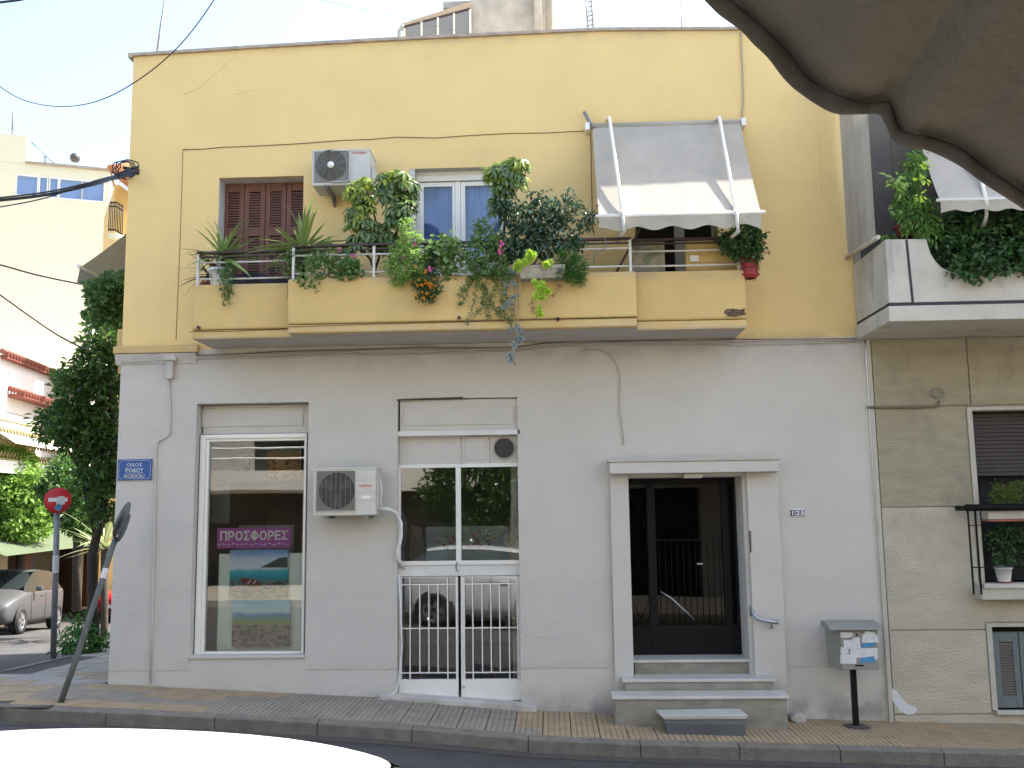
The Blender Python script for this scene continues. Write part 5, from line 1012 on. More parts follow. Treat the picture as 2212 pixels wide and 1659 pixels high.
# smooth margins
obj('corner_strip', MB().box(NX,NX+.045,Yn-.004,-.004,-.6,4.0), m_creams, nb_, bevel=.004)
o = obj('plaster_patch', MB().prism([P(x,y,Yn-.003) for x, y in [(1921,1482),(1929,1489),(1938,1493),(1945,1504),(1958,1520),(1978,1527),(1982,1533),(1974,1543),(1960,1544),(1944,1536),(1930,1516),(1921,1500)]][::-1], (0,.003,0)), m_patch, nb_)
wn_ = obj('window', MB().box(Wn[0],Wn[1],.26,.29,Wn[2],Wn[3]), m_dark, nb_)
for (a, b, c_, d2) in ((Wn[0]-.055,Wn[0],Wn[2]-.0,Wn[3]+.04),(Wn[1],Wn[1]+.055,Wn[2],Wn[3]+.04),(Wn[0],Wn[1],Wn[3],Wn[3]+.04)): obj('surround', MB().box(a,b,Yn-.012,-.002,c_,d2), m_creams, wn_, bevel=.003)
rs_ = MB(); zt = Wn[3]-.02; zb = P(2160,1022,.1).z; z = zt
while z > zb: rs_.hexa([(Wn[0]+.01,.10,z-.040),(Wn[1],.10,z-.040),(Wn[1],.12,z-.040),(Wn[0]+.01,.12,z-.040)], [(Wn[0]+.01,.112,z-.002),(Wn[1],.112,z-.002),(Wn[1],.12,z-.002),(Wn[0]+.01,.12,z-.002)]); z -= .042
obj('roller_shutter', rs_, mat('dark_brown_shutter', (.055,.042,.034), .7, var=.2), wn_, kind='stuff')
obj('sill', MB().box(Wn[0]-.1,Wn[1]+.1,-.24,.26,Wn[2]-.045,Wn[2]), m_nwhite, wn_, bevel=.006); obj('sill_apron', MB().box(Wn[0]-.12,Wn[1]+.1,-.22,-.006,Wn[2]-.16,Wn[2]-.046), m_creams, wn_, bevel=.006)
# window rail
wr_ = thing('window_railing', 'small dark railing with a padded top bar in front of the right window', 'railing', (Wn[0],-.22,Wn[2]), parent=None)
zr = P(2150,1096,-.24).z; xr0 = P(2086,1100,-.24).x
obj('top_bar', MB().tube([(xr0,-.24,zr),(Wn[1]+.1,-.24,zr)], .036, 10), m_blackm, wr_); obj('side_bar', MB().box(xr0-.02,xr0+.02,-.24,-.03,zr-.03,zr+.02), m_blackm, wr_)
for a in (0,.075): obj('upright', MB().tube([(xr0+.02+a,-.24+a*.0,zr),(xr0+.02+a,-.24,Wn[2]-.10)], .010, 6), m_blackm, wr_)
obj('lower_bar', MB().tube([(xr0+.02,-.24,Wn[2]+.17),(Wn[1]+.1,-.24,Wn[2]+.17)], .006, 6), m_blackm, wr_); obj('lower_bar', MB().tube([(xr0+.02,-.24,zr-.18),(Wn[1]+.1,-.24,zr-.18)], .005, 6), m_blackm, wr_)
q = R(2136,1102,2204,1122,-.22); o = thing('window_planter', 'cream planter box with fern behind the padded railing bar of the right window', 'planter', (q[0],-.2,q[2])); obj('box', MB().box(q[0],q[1]+.6,-.20,-.04,q[2],q[3]), m_nwhite, o, bevel=.01); obj('tray', MB().box(q[0],q[1]+.6,-.21,-.03,q[2]-.02,q[2]-.001), m_terra, o)
cloud('foliage', [B(2170,1075,26,18,-.12,.06),B(2205,1070,22,24,-.12,.06),B(2155,1062,8,20,-.12,.03)], 900, .05, .010, leafmat('yellow_green_fern_leaf', (.06,.10,.02), (.20,.26,.06), .6, .3), o, 21)
t = thing('sill_plant', 'leafy plant in a white pot on the sill of the right window', 'plant', P(2171,1252,-.1)); c = P(2171,1252,-.1); pot(t, V((c.x,-.08,Wn[2]+.012)), .085, .155, m_whitepot); obj('saucer', MB().lathe((c.x,-.08,Wn[2]+.001), (0,0,1), [(.05,0),(.09,.012),(.0,.012)], 14), m_redpot, t); cloud('foliage', [B(2160,1170,20,26,-.05,.08),B(2190,1150,26,24,-.03,.08),B(2172,1205,12,20,-.08,.04),B(2220,1190,22,30,-.02,.08)], 800, .055, .035, L_hedge, t, 22)
# small basement window with green shutters
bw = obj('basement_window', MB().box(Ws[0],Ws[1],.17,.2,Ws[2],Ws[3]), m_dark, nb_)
for (a, b, c_, d2) in ((Ws[0]-.055,Ws[0],Ws[2],Ws[3]+.04),(Ws[0],Ws[1],Ws[3],Ws[3]+.04)): obj('surround', MB().box(a,b,Yn-.012,-.002,c_,d2), m_creams, bw, bevel=.003)
obj('sill', MB().box(Ws[0]-.02,Ws[1],-.08,.17,Ws[2]-.04,Ws[2]), m_nwhite, bw, bevel=.005)
m_gsh = mat('grey_green_shutter_paint', (.125,.155,.15), .6, var=.12, scale=6)
for k in range(3):
    a = Ws[0]+.03+k*.27; b = a+.26; p = MB(); z0, z1 = Ws[2]+.01, Ws[3]-.06; st_ = .06
    p.box(a,a+st_,.03,.07,z0,z1).box(b-st_,b,.03,.07,z0,z1).box(a+st_,b-st_,.031,.069,z1-.1,z1).box(a+st_,b-st_,.031,.069,z0,z0+.11); obj('shutter_leaf', p, m_gsh, bw, bevel=.003); lv = MB(); z = z1-.11
    while z > z0+.12: lv.hexa([(a+st_,.035,z-.02),(b-st_,.035,z-.02),(b-st_,.065,z),(a+st_,.065,z)], [(a+st_,.035,z-.014),(b-st_,.035,z-.014),(b-st_,.065,z+.006),(a+st_,.065,z+.006)]); z -= .026
    obj('louvres', lv, mat('shutter_louvre_paint', (.17,.15,.13), .7), bw, kind='stuff')
# pipe with coil
o = thing('wall_conduit', 'rusty conduit with a coiled cable loop at its end on the neighbour wall', 'conduit', P(1885,880,-.05)); obj('conduit', MB().tube([P(1874,880,-.05),P(1950,880,-.05),P(2020,878,-.05),P(2028,876,-.05),P(2029,866,-.05)], .014, 8), mat('rusty_conduit', (.17,.14,.09), .8, var=.3), o)
c = P(2026,849,-.05); cl = MB()
for k in range(3): cl.tube([c+V(((.045+.006*k)*math.cos(a), -.006*k, (.045+.006*k)*math.sin(a))) for a in [j*math.pi/10 for j in range(21)]], .005, 5)
obj('coil', cl, mat('grey_coil', (.28,.27,.22), .7), o)
# balcony of the neighbour
Ybn = -1.03; xb0 = P(1917,600,Ybn).x; nbal = obj('balcony', MB().box(xb0+.01,NR,-.98,-.03,4.06,4.2), mat('beige_balcony_soffit', (.33,.31,.25), .9, var=.15, dirt=(.2,.18,.14), dscale=3), nb_)  # soffit colour darker than the white parapet
zt_h = P(1950,516,Ybn).z; zt_l = P(2130,586,Ybn).z; zst = P(1970,653,Ybn).z; zbot = P(2060,692,Ybn).z
pts = [P(1912,516,Ybn),P(2002,516,Ybn),P(2005,530,Ybn),P(2011,548,Ybn),P(2021,564,Ybn),P(2035,578,Ybn),P(2054,587,Ybn)]
out = [V((xb0,Ybn,zst))]+[V((xb0,Ybn,zt_h))]+[V((p.x,Ybn,p.z)) for p in pts[1:]]+[V((NR,Ybn,pts[-1].z)),V((NR,Ybn,zst))]
obj('parapet_front', MB().prism(out[::-1], (0,.12,0)), m_nwhite, nbal, bevel=.008)
obj('parapet_side', MB().hexa([(xb0+.001,Ybn+.12,zst),(xb0+.12,Ybn+.12,zst),(xb0+.12,-.03,zst),(xb0+.001,-.03,zst)], [(xb0+.001,Ybn+.12,zt_h-.004),(xb0+.12,Ybn+.12,zt_h-.004),(xb0+.12,-.03,zt_h-.004),(xb0+.001,-.03,zt_h-.004)]), m_nwhite, nbal)
obj('fascia', MB().box(xb0-.012,NR,Ybn-.012,-.03,zbot,zst-.035), m_nwhite, nbal, bevel=.006)
obj('stripe', MB().box(xb0+.004,NR,Ybn+.006,-.03,zst-.035,zst), m_stripe, nbal)
a = P(1953,519,Ybn).x; obj('vertical_stripe', MB().hexa([(a+.03,Ybn-.003,zst),(a+.055,Ybn-.003,zst),(a+.055,Ybn+.01,zst),(a+.03,Ybn+.01,zst)], [(a+.01,Ybn-.003,zt_h-.01),(a+.035,Ybn-.003,zt_h-.01),(a+.035,Ybn+.01,zt_h-.01),(a+.01,Ybn+.01,zt_h-.01)]), m_stripe, nbal)
# upper wall and dark loggia
uw = MB(); uw.box(NX,xb0+.02,Yn,-.005,4.02,7.6); obj('awning_shade_block', MB().box(7.0,NR,.3,8,7.6,12), m_creams, nb_); obj('party_wall_strip', uw, m_concrete, nb_)  # block from the roof up is added out of view to shade the neighbour awning
m_log = mat('shade_toned_loggia_wall', (.13,.12,.105), .9, var=.25, scale=4); obj('loggia_wall', MB().box(xb0+.02,NR,-.02,.0,4.02,7.6).box(xb0+.5,NR,-.03,-.02,4.2,6.5), m_log, nb_)  # flat wall, shade of the recess put into its dark colour
sc_ = thing('side_curtain', 'pale grey canvas side curtain hanging between the yellow wall and the right balcony', 'curtain', (xb0,-.5,5.2)); n = 24; zt = 6.95; zl0 = P(1858,548,-.06).z; zl1 = P(1905,512,-.98).z
rows = [[V((xb0-.06+.010*math.sin(k*.9)+.02*math.sin(k*.23), -.06-.92*k/n, (zl0+(zl1-zl0)*k/n)*(1-v)+zt*v)) for k in range(n+1)] for v in (0,.25,.5,.75,1)]
obj('canvas', MB().grid(rows), clothmat('grey_beige_side_canvas', (.40,.37,.30), .12, .1), sc_); obj('pole', MB().tube([(xb0-.06,-.02,zl0-.03),(xb0-.06,-1.02,zl1-.01)], .024, 8), mat('cream_pole', (.50,.45,.36), .6), sc_)
na = thing('neighbour_awning', 'pale scalloped awning over the plants of the right balcony', 'awning', (4.3,-1.2,5.6)); Ya = -1.25; x0 = P(2030,430,Ya).x; zb = P(2120,430,Ya).z; xt0 = P(1992,322,-.55).x; ztop = P(1992,322,-.55).z; 
rows = [[V((x0+(xt0-x0)*v+(NR-x0)*k/20, Ya+.7*v, zb+(ztop-zb)*v-.03*math.sin(math.pi*v))) for k in range(21)] for v in [j/8 for j in range(9)]]+[[V((xt0+(NR-x0)*k/20+(xt0-x0)*.75, -.03, ztop+(ztop-zb)*.75)) for k in range(21)]]
obj('canvas', MB().grid(rows), m_awn, na); n = 120; obj('valance', MB().grid([[V((x0+(NR-x0)*k/n, Ya-.01, zb-.01-v*(.105+.015*math.cos(2*math.pi*k*(NR-x0)/n/.26)))) for k in range(n+1)] for v in (0,.5,1)]), m_awn2, na); obj('front_bar', MB().tube([(x0-.03,Ya,zb),(NR,Ya,zb)], .016, 8), m_alu, na)
w0 = P(2118,380,-1.0); w1 = P(2131,436,Ya-.02); w2 = P(2124,488,-1.05); obj('arm', MB().tube([w0+V((-.15,.6,.55)), w0, w1], .020, 8), m_alu, na); obj('lower_arm', MB().tube([w1, w1.lerp(w2,.6)+V((.01,-.02,0)), w2], .018, 8), m_rail_w, na)
t = thing('balcony_vine', 'dark leafy vine filling the right balcony and spilling over its parapet', 'vine', P(2120,585,-1.0))
cloud('foliage', [B(2060,540,30,40,-.9,.12),B(2110,530,40,45,-.85,.15),B(2170,520,45,50,-.85,.15),B(2090,580,34,16,-1.06,.08),B(2140,575,26,18,-1.08,.06),B(2190,560,40,30,-1.0,.12),B(2230,520,40,60,-.9,.15),B(2030,500,22,30,-.8,.12),B(2128,600,6,6,-1.1,.02),B(2100,597,8,6,-1.1,.02)], 3000, .08, .055, L_hedge, t, 31, sprig=5)
cloud('dark_inner_foliage', [B(2120,500,90,50,-.6,.15),B(2200,520,60,60,-.55,.15)], 2200, .09, .06, L_fic, t, 32)
t = thing('hanging_plant', 'tall bright green hanging plant beside the right side curtain, in a red bowl', 'plant', P(1960,515,-.8)); pot(t, V((P(1960,505,-.8).x,-.8,P(1960,512,-.8).z)), .12, .11, mat('dark_red_bowl', (.22,.02,.03), .5))
cloud('foliage', [B(1975,350,20,26,-.85,.08),B(1960,400,24,30,-.85,.08),B(1970,450,30,28,-.9,.08),B(1990,480,34,26,-.95,.08),B(2000,440,16,20,-.9,.06),B(1945,430,12,16,-.85,.05),B(2005,505,20,16,-1.0,.05),B(1985,370,12,20,-.9,.05),B(1925,510,20,6,-.8,.05)], 1500, .062, .026, L_hang, t, 33, hang=1.2)
cloud('loose_leaves', [B(1938,398,20,12,-.95,.05),B(1920,455,4,14,-1.0,.03)], 60, .09, .035, L_gerl, t, 34, hang=1.0, kind='stuff'); cloud('sun_toned_leaves', [B(2002,360,8,6,-1.3,.02),B(1990,395,8,10,-1.3,.02),B(1985,425,12,5,-1.3,.02)], 50, .05, .03, L_sed, t, 35)  # last few leaves are lime, sunlight put into their colour
st = MB()
for pts in ([(1960,500),(1955,450),(1965,380),(1975,330)],[(1970,500),(1985,440),(1990,380)]): st.tube([P(x,y,-.85) for x, y in pts], .005, 5)
obj('stem', st, m_stem, t)

# ================================================================== ROOF
rh = thing('roof_house', 'weathered concrete rooftop block with a drainpipe behind the parapet', 'rooftop building', P(1100,40,3.0)); a, b = P(1016,40,3.0).x, P(1178,40,3.0).x
obj('concrete_block', MB().box(a,b,3.0,6,7.1,10.5), mat('blotchy_roof_render', (.46,.45,.41), .95, var=.28, scale=3.5, bump=.4, bscale=20, dirt=(.33,.32,.30), dscale=2.5), rh)
obj('concrete_wing', MB().box(b,P(1202,40,3.0).x,3.1,6,7.1,10.5), m_concrete, rh); obj('flue', MB().box(P(1155,40,2.9).x,P(1170,40,2.9).x,2.85,3.0,7.1,8.86).box(P(1154,40,2.9).x,P(1171,40,2.9).x,2.84,3.0,8.88,9.9), m_concrete, rh, bevel=.01)
obj('drainpipe', MB().tube([P(1196,70,3.0)-V((0,0,1)),P(1196,0,3.0)+V((0,0,1))], .03, 8), m_white, rh); obj('eave_slab', MB().box(P(960,8,3.4).x,a-.002,3.2,6,P(1000,16,3.2).z,P(1000,2,3.2).z), m_concrete, rh)
obj('dark_recess', MB().box(P(964,20,4).x,a-.002,4,4.1,7.1,P(1000,14,4).z), mat('brown_recess', (.12,.08,.05), .9), rh)
lt = thing('roof_lean_to', 'sloping glazed lean-to with grey panels on the roof behind the parapet', 'lean-to', P(940,60,2.9)); Yl = 2.9
xs4 = [875,893-0+8,0,0,0]; bl_ = [(873,58),(1016,18)]
for k in range(4):
    xa_, xb_ = 876+k*35+2, 876+(k+1)*35-2; za_, zb_2 = P(xa_,57-(xa_-876)*.255,Yl).z, P(xb_,57-(xb_-876)*.255,Yl).z; A, Bq = P(xa_,60,Yl).x, P(xb_,60,Yl).x
    obj('panel', MB().prism([(A,Yl,7.1),(Bq,Yl,7.1),(Bq,Yl,zb_2),(A,Yl,za_)], (0,.02,0)), mat('grey_film_glass', (.22,.23,.23), .35), lt)
    obj('mullion', MB().prism([(Bq,Yl-.02,7.1),(Bq+.028,Yl-.02,7.1),(Bq+.028,Yl-.02,zb_2+.01),(Bq,Yl-.02,zb_2)], (0,.05,0)), m_alu, lt)
A, Bq = P(866,58,Yl), P(1016,17,Yl); obj('roof_edge', MB().prism([A,Bq,Bq+V((0,0,.10)),A+V((0,0,.05))], (0,3,0)), mat('beige_roof_edge', (.45,.36,.25), .8), lt); A2 = A-V((0,0,.035)); B2 = Bq-V((0,0,.035)); obj('dark_trim', MB().prism([A2,B2,B2+V((0,-.01,.035)),A2+V((0,-.01,.035))], (0,.05,0)), m_rail_d, lt)
obj('corner_post', MB().prism([P(868,70,Yl)-V((0,0,.5)),P(876,70,Yl)-V((0,0,.5)),P(876,57,Yl),P(870,57,Yl)], (0,.04,0)), m_alu, lt); obj('downspout', MB().tube([P(870,54,Yl-.05),P(867,60,Yl-.05),P(862,66,Yl-.05),P(862,95,Yl-.05)], .025, 8), mat('blue_grey_pipe', (.30,.33,.36), .6), lt)
ms = thing('lattice_mast', 'thin steel ladder like antenna mast on the roof right of the concrete block', 'mast', P(1278,70,4)); mm_ = MB()
for x in (1271,1283): mm_.tube([P(x,95,4),P(x-6,-30,4)], .016, 5)
for y in (4,14,24,34,44,54,64): mm_.tube([P(1267+y*.05,y+2,4),P(1281+y*.05,y-2,4)], .012, 5)
obj('lattice', mm_, m_galv, ms)
an = obj('antenna_pole', MB().tube([P(1472,90,4),P(1472,0,4)], .010, 5).tube([P(1466,4,4),P(1478,4,4)], .008, 4).tube([P(1467,10,4),P(1477,10,4)], .008, 4), m_galv); tag(an, 'thin antenna pole on the roof at the right, partly behind the foreground canvas', 'antenna')
an = obj('antenna_pole', MB().tube([P(337,130,1.0),P(345,70,1.0),P(360,-20,1.0)], .014, 7), m_galv); tag(an, 'leaning antenna pole on the roof at the left corner', 'antenna')

# ================================================================== LEFT: SIDE BALCONY, AWNING, STREET FURNITURE
sa = thing('side_awning', 'dull beige canvas awning seen from below on the hidden left side of the house', 'awning', (XL,2,5.5)); XT = XL-1.12
T0 = PX(174,577,XT); A0 = V((XL+.0, T0.y, PX(313,374,XL).z)); y1 = T0.y+3.6
rows = [[V((XL+(XT-XL)*v, T0.y+3.6*k/10, A0.z+(T0.z-A0.z)*v-.05*math.sin(math.pi*v))) for k in range(11)] for v in [j/8 for j in range(9)]]
obj('canvas', MB().grid(rows), clothmat('dull_beige_canvas', (.44,.36,.22), .25, .1), sa); n = 40
obj('valance', MB().grid([[V((XT-.01-.03*v, T0.y+3.6*k/n, T0.z-.02-v*(.17+.03*math.cos(k*.9)))) for k in range(n+1)] for v in (0,.5,1)]), clothmat('grey_beige_valance', (.42,.38,.31), .25, .1), sa); obj('front_bar', MB().tube([(XT,T0.y-.06,T0.z),(XT,y1,T0.z)], .025, 8), m_alu, sa)
sb = obj('side_balcony', MB().box(XL-.72,XL,1.9,6,4.06,4.2), m_soffit, bld); obj('parapet', MB().box(XL-.72,XL-.6,1.9,6,4.2,4.5), m_yellow_b, sb)
t = thing('side_balcony_geranium', 'dark green geraniums spilling over the hidden side balcony at the left corner', 'geranium', (XL-.6,2.3,4.6))
def BX(px, py, r, X, rd): c = PX(px, py, X); s_ = ((c-EYE).dot(fw))/F; return (c, (r*s_, rd, r*s_))
cloud('foliage', [BX(225,630,30,XL-.75,.3),BX(250,640,26,XL-.6,.3),BX(262,615,20,XL-.5,.3),BX(240,670,26,XL-.7,.3),BX(262,680,20,XL-.6,.3),BX(205,660,10,XL-.95,.1),BX(197,680,9,XL-1.0,.1),BX(215,690,12,XL-.8,.15)], 1700, .075, .075, L_ger, t, 41, droop=.1)
obj('tube_lamp', MB().box(XL-.32,XL-.0,2.0,2.05,PX(262,577,XL-.1).z-.02,PX(262,577,XL-.1).z+.03), m_alu, None).update_tag(); tag(bpy.data.objects['tube_lamp'], 'white lamp batten sticking out left of the house corner under the side awning', 'lamp')
# orange tree at the corner
def tree(name, lab, base, trunk, blobs, n, L, wd, m, seed, tr=.09, sprig=7):
    t = thing(name, lab, 'tree', base); r = random.Random(seed); tb = MB(); tb.tube(trunk, [tr*(1-.5*k/len(trunk)) for k in range(len(trunk))], 10); top = trunk[-1]
    for k, (c, rad) in enumerate(blobs):
        a = trunk[max(1, len(trunk)-2)] if k % 2 else top; mid = a.lerp(c, .5)+V((r.gauss(0,.08), r.gauss(0,.08), -.08)); tb.tube([a, mid, c], [tr*.45, tr*.3, tr*.12], 6)
    obj('trunk', tb, m_bark, t); cloud('crown', blobs, n, L, wd, m, t, seed, sprig=sprig, droop=.2); return t
g0 = PG(205,1410); dep = (g0-EYE).dot(fw)
def BD(px, py, rx, ry, d, rd=None): s_ = d/F; return (PD(px, py, d), (rx*s_, rd if rd else min(rx,ry)*s_*1.2, ry*s_))
tk = [PD(205,1414,dep)-V((0,0,.1)), PD(203,1380,dep), PD(200,1300,dep), PD(199,1200,dep), PD(208,1160,dep), PD(222,1120,dep)]
tree('orange_tree', 'dark glossy orange tree with a slim trunk growing from the pavement at the left corner', g0, tk, [BD(238,760,28,50,dep,.6),BD(220,800,34,52,dep,.6),BD(190,855,50,50,dep,.7),BD(150,905,46,34,dep,.6),BD(118,925,30,22,dep,.5),BD(190,930,50,50,dep,.7),BD(230,960,30,70,dep,.6),BD(215,1020,34,50,dep,.6),BD(228,720,22,40,dep,.4),BD(222,700,14,26,dep,.3),BD(235,1090,26,34,dep,.4),BD(170,820,24,24,dep,.5)], 6800, .14, .058, L_tree, 51, .10)
t = thing('trunk_shoots', 'green shoots sprouting round the foot of the orange tree trunk', 'plant', g0); cloud('foliage', [BD(160,1385,26,20,dep-.4,.3),BD(172,1350,20,16,dep-.2,.2),BD(185,1400,24,14,dep-.2,.3),BD(150,1400,20,10,dep-.4,.2),BD(215,1390,14,18,dep,.2)], 700, .11, .035, L_weed, t, 52, hang=.3)
d2 = 24.; tree('street_tree', 'bright green street tree at the far left behind the silver car', PG(40,1330), [PD(40,1330,d2+1),PD(42,1240,d2+1),PD(45,1150,d2+1),PD(45,1100,d2+1)], [BD(30,1060,50,50,d2,1.2),BD(70,1080,36,44,d2,1.),BD(10,1110,40,44,d2,1.),BD(50,1130,46,34,d2,1.),BD(-10,1020,50,60,d2,1.2),BD(90,1040,18,26,d2,.6),BD(20,1000,40,24,d2,.8)], 9000, .17, .09, L_treel, 53, .12)
d3 = 21.; tree('leafy_shrub', 'mid green leafy tree between the no-entry sign and the orange tree', PG(165,1330), [PD(165,1320,d3),PD(165,1200,d3),PD(168,1120,d3)], [BD(150,1040,36,36,d3,.8),BD(185,1060,30,40,d3,.8),BD(120,1060,28,26,d3,.6),BD(170,1110,36,34,d3,.8),BD(140,1010,20,20,d3,.5),BD(190,1130,26,34,d3,.6)], 6500, .13, .06, leafmat('mid_green_leaf', (.03,.075,.015), (.10,.20,.04), .5, .3), 54, .10)
rt_o = PG(225,1340); yt = yucca('street yucca with spiky leaves between the bent signpost and the house corner', 226, 1185, 9.5, 46, 1.0, 17, None, wl=.07, m=leafmat('pale_yucca_leaf', (.12,.14,.05), (.40,.42,.20), .5, .2)); c = P(226,1185,9.5); obj('trunk', MB().tube([c, c-V((-.05,0,1.2)), c-V((-.1,0,3.0))], .08, 8), m_bark, yt)
# no-entry sign
c = PG(115,1427); dd = (c-EYE).dot(fw); tp = PD(124,1081,dd); ns = thing('no_entry_sign', 'round red no-entry sign with stickers on a grey pole at the left', 'traffic sign', c)
obj('pole', MB().tube([c-V((0,0,.1)), c.lerp(V((tp.x,tp.y,tp.z)),.5), tp], .042, 10), m_galv, ns); n_ = (EYE-tp); n_.z = 0; n_.normalize(); n_ = (n_+V((.15,0,0))).normalized(); ts = tp+n_*.05; rr_ = 27.5*dd/F
obj('disc', MB().lathe(ts, n_, [(.001,-.006),(rr_,-.006),(rr_,.0),(rr_*.985,.004),(.001,.004)], 36), m_red, ns); sx_ = V((0,0,1)).cross(n_).normalized(); U = V((0,0,1))
def pl_(pts, off): return [ts+sx_*a*rr_+U*b_*rr_+n_*off for a, b_ in pts]
obj('white_bar', MB().prism(pl_([(-.68,-.10),(.68,-.10),(.68,.20),(-.68,.20)], .005), n_*.001), m_signw, ns); obj('sticker', MB().prism(pl_([(-.12,-.38),(.5,-.30),(.45,.34),(-.08,.28)], .0065), n_*.0006), m_paper, ns); obj('sticker', MB().prism(pl_([(-.25,-.62),(.15,-.86),(.38,-.45),(0,-.22)], .0072), n_*.0006), m_bluep, ns)
bd = c.lerp(tp,.62); obj('torn_sticker', MB().tube([c.lerp(tp,.55), c.lerp(tp,.66)], .044, 10, cap=False), m_paper, ns)
# bent sign post
b0 = V((P(130,1524,-.95).x, -.95, zp(-5)-.02)); b1 = P(250,1162,-.58); bs = thing('bent_signpost', 'bent grey signpost leaning right with two battered sign plates seen edge-on', 'traffic sign', b0)
m_pole = mat('dull_green_grey_pole', (.11,.115,.10), .6, var=.3, scale=14, dirt=(.22,.21,.19), dscale=14, dthr=.6)
pm = [b0, P(166,1420,-.90), P(195,1330,-.82), P(218,1262,-.75), P(240,1190,-.66), b1]; obj('pole', MB().tube(pm, .030, 10), m_pole, bs); obj('sticker_band', MB().tube([P(222,1250,-.74),P(229,1228,-.71)], .0315, 10, cap=False), m_paper, bs)
ax_ = V((.80,-.12,-.30)).normalized(); pc = P(263,1122,-.60); obj('sign_plate', MB().lathe(pc, V((.93,.16,-.35)), [(.001,-.004),(.19,-.004),(.19,.004),(.001,.004)], 28), mat('weathered_sign_back', (.20,.205,.20), .5, var=.3, scale=10, metal=.3), bs)
obj('sign_plate', MB().lathe(P(268,1140,-.62), V((.93,.24,-.33)), [(.001,-.004),(.15,-.004),(.15,.004),(.001,.004)], 28), mat('dark_sign_back', (.10,.105,.11), .5, var=.3, scale=10, metal=.3), bs)
# overhead wires
def wd_(name, pts, r, m, lab, group=None):
    ps = [PD(*p) for p in pts]; fine = []
    for i in range(len(ps)-1):
        p0, p1, p2, p3 = ps[max(0,i-1)], ps[i], ps[i+1], ps[min(len(ps)-1,i+2)]
        for k in range(8): t = k/8; fine.append(.5*((2*p1)+(p2-p0)*t+(2*p0-5*p1+4*p2-p3)*t*t+(-p0+3*p1-3*p2+p3)*t**3))
    fine.append(ps[-1]); o = obj(name, MB().tube(fine, r, 6), m); tag(o, lab, 'cable', group); return o
wd_('overhead_cable', [(-40,150,9),(0,187,9),(60,219,9.2),(140,230,9.5),(220,215,9.8),(300,172,10),(370,116,10),(420,60,10),(462,0,10),(480,-30,10)], .006, m_cable_k, 'slack dark cable sagging across the sky at the upper left')
for k, (ya, yb, sag) in enumerate([(427,372,6),(431,376,8),(434,378,7)]): wd_('service_cable', [(-40,ya+3,12),(0,ya,12),(100,ya-14+sag*.3,12),(200,(ya+yb)/2-6,12),(250,yb+8,11),(290,yb,10.6)], .011, m_cable_k, ['highest','middle','lowest'][k]+' of the three thick black cables bundled together towards the upper left house corner', 'service cables at the left corner')
wd_('thin_service_cable', [(-40,450,12),(0,447,12),(100,427,12),(200,392,12),(262,376,11),(285,372,10.7)], .008, m_cable_k, 'lowest thinner black cable running to the upper left house corner')
cc = PD(272,371,10.9); kn = MB(); rq = random.Random(4)
for k in range(4): kn.tube([cc+V((rq.uniform(-.02,.02)+(.09+.02*k)*math.cos(a), rq.uniform(-.03,.03), .03+(.08+.012*k)*math.sin(a))) for a in [j*math.pi/9 for j in range(19)]], .007, 5)
kn.tube([cc+V((-.09,0,-.05)),cc+V((.02,0,0)),cc+V((.16,0,-.01))], .035, 8).tube([cc+V((-.03,0,.05)),cc+V((.05,0,.03)),cc+V((.15,0,.05))], .02, 7); o = obj('cable_coil', kn, m_cable_k); tag(o, 'tangled coil of black cable and clamps at the upper left house corner', 'cable coil')
wd_('low_wire', [(-40,563,11),(0,572,11),(80,594,11.5),(165,612,12.5),(200,618,13)], .010, mat('weathered_wire', (.10,.07,.05), .8), 'thin wire running to the tip of the side awning at the left')
wd_('low_wire_steep', [(-40,612,12),(0,637,12),(60,680,12.5),(130,727,13),(200,762,14)], .012, mat('weathered_wire2', (.08,.07,.06), .8), 'steeper thin wire falling right into the orange tree')
wd_('top_corner_cable', [(-40,10,9),(0,5,9),(40,0,9),(80,-8,9)], .012, m_cable_k, 'short piece of cable in the top left corner of the sky')
wd_('faint_wire', [(690,0,14),(700,2,14),(820,28,14),(930,52,14),(1000,70,14)], .004, m_galv, 'very faint wire crossing the pale sky above the parapet')

# ================================================================== LEFT BACKGROUND HOUSES
def frame_(A, d, name=None):                     # local frame: s along wall, z up, n out of wall
    d = V((d.x,d.y,0)).normalized(); n = V((d.y,-d.x,0)); return d, n
def wbox(b, A, d, n, s0, s1, o0, o1, z0, z1):     # box in wall coordinates
    f_ = lambda s_, o_, z: V((A.x,A.y,0))+d*s_+n*o_+V((0,0,z)); return b.hexa([f_(s0,o0,z0),f_(s1,o0,z0),f_(s1,o1,z0),f_(s0,o1,z0)], [f_(s0,o0,z1),f_(s1,o0,z1),f_(s1,o1,z1),f_(s0,o1,z1)])
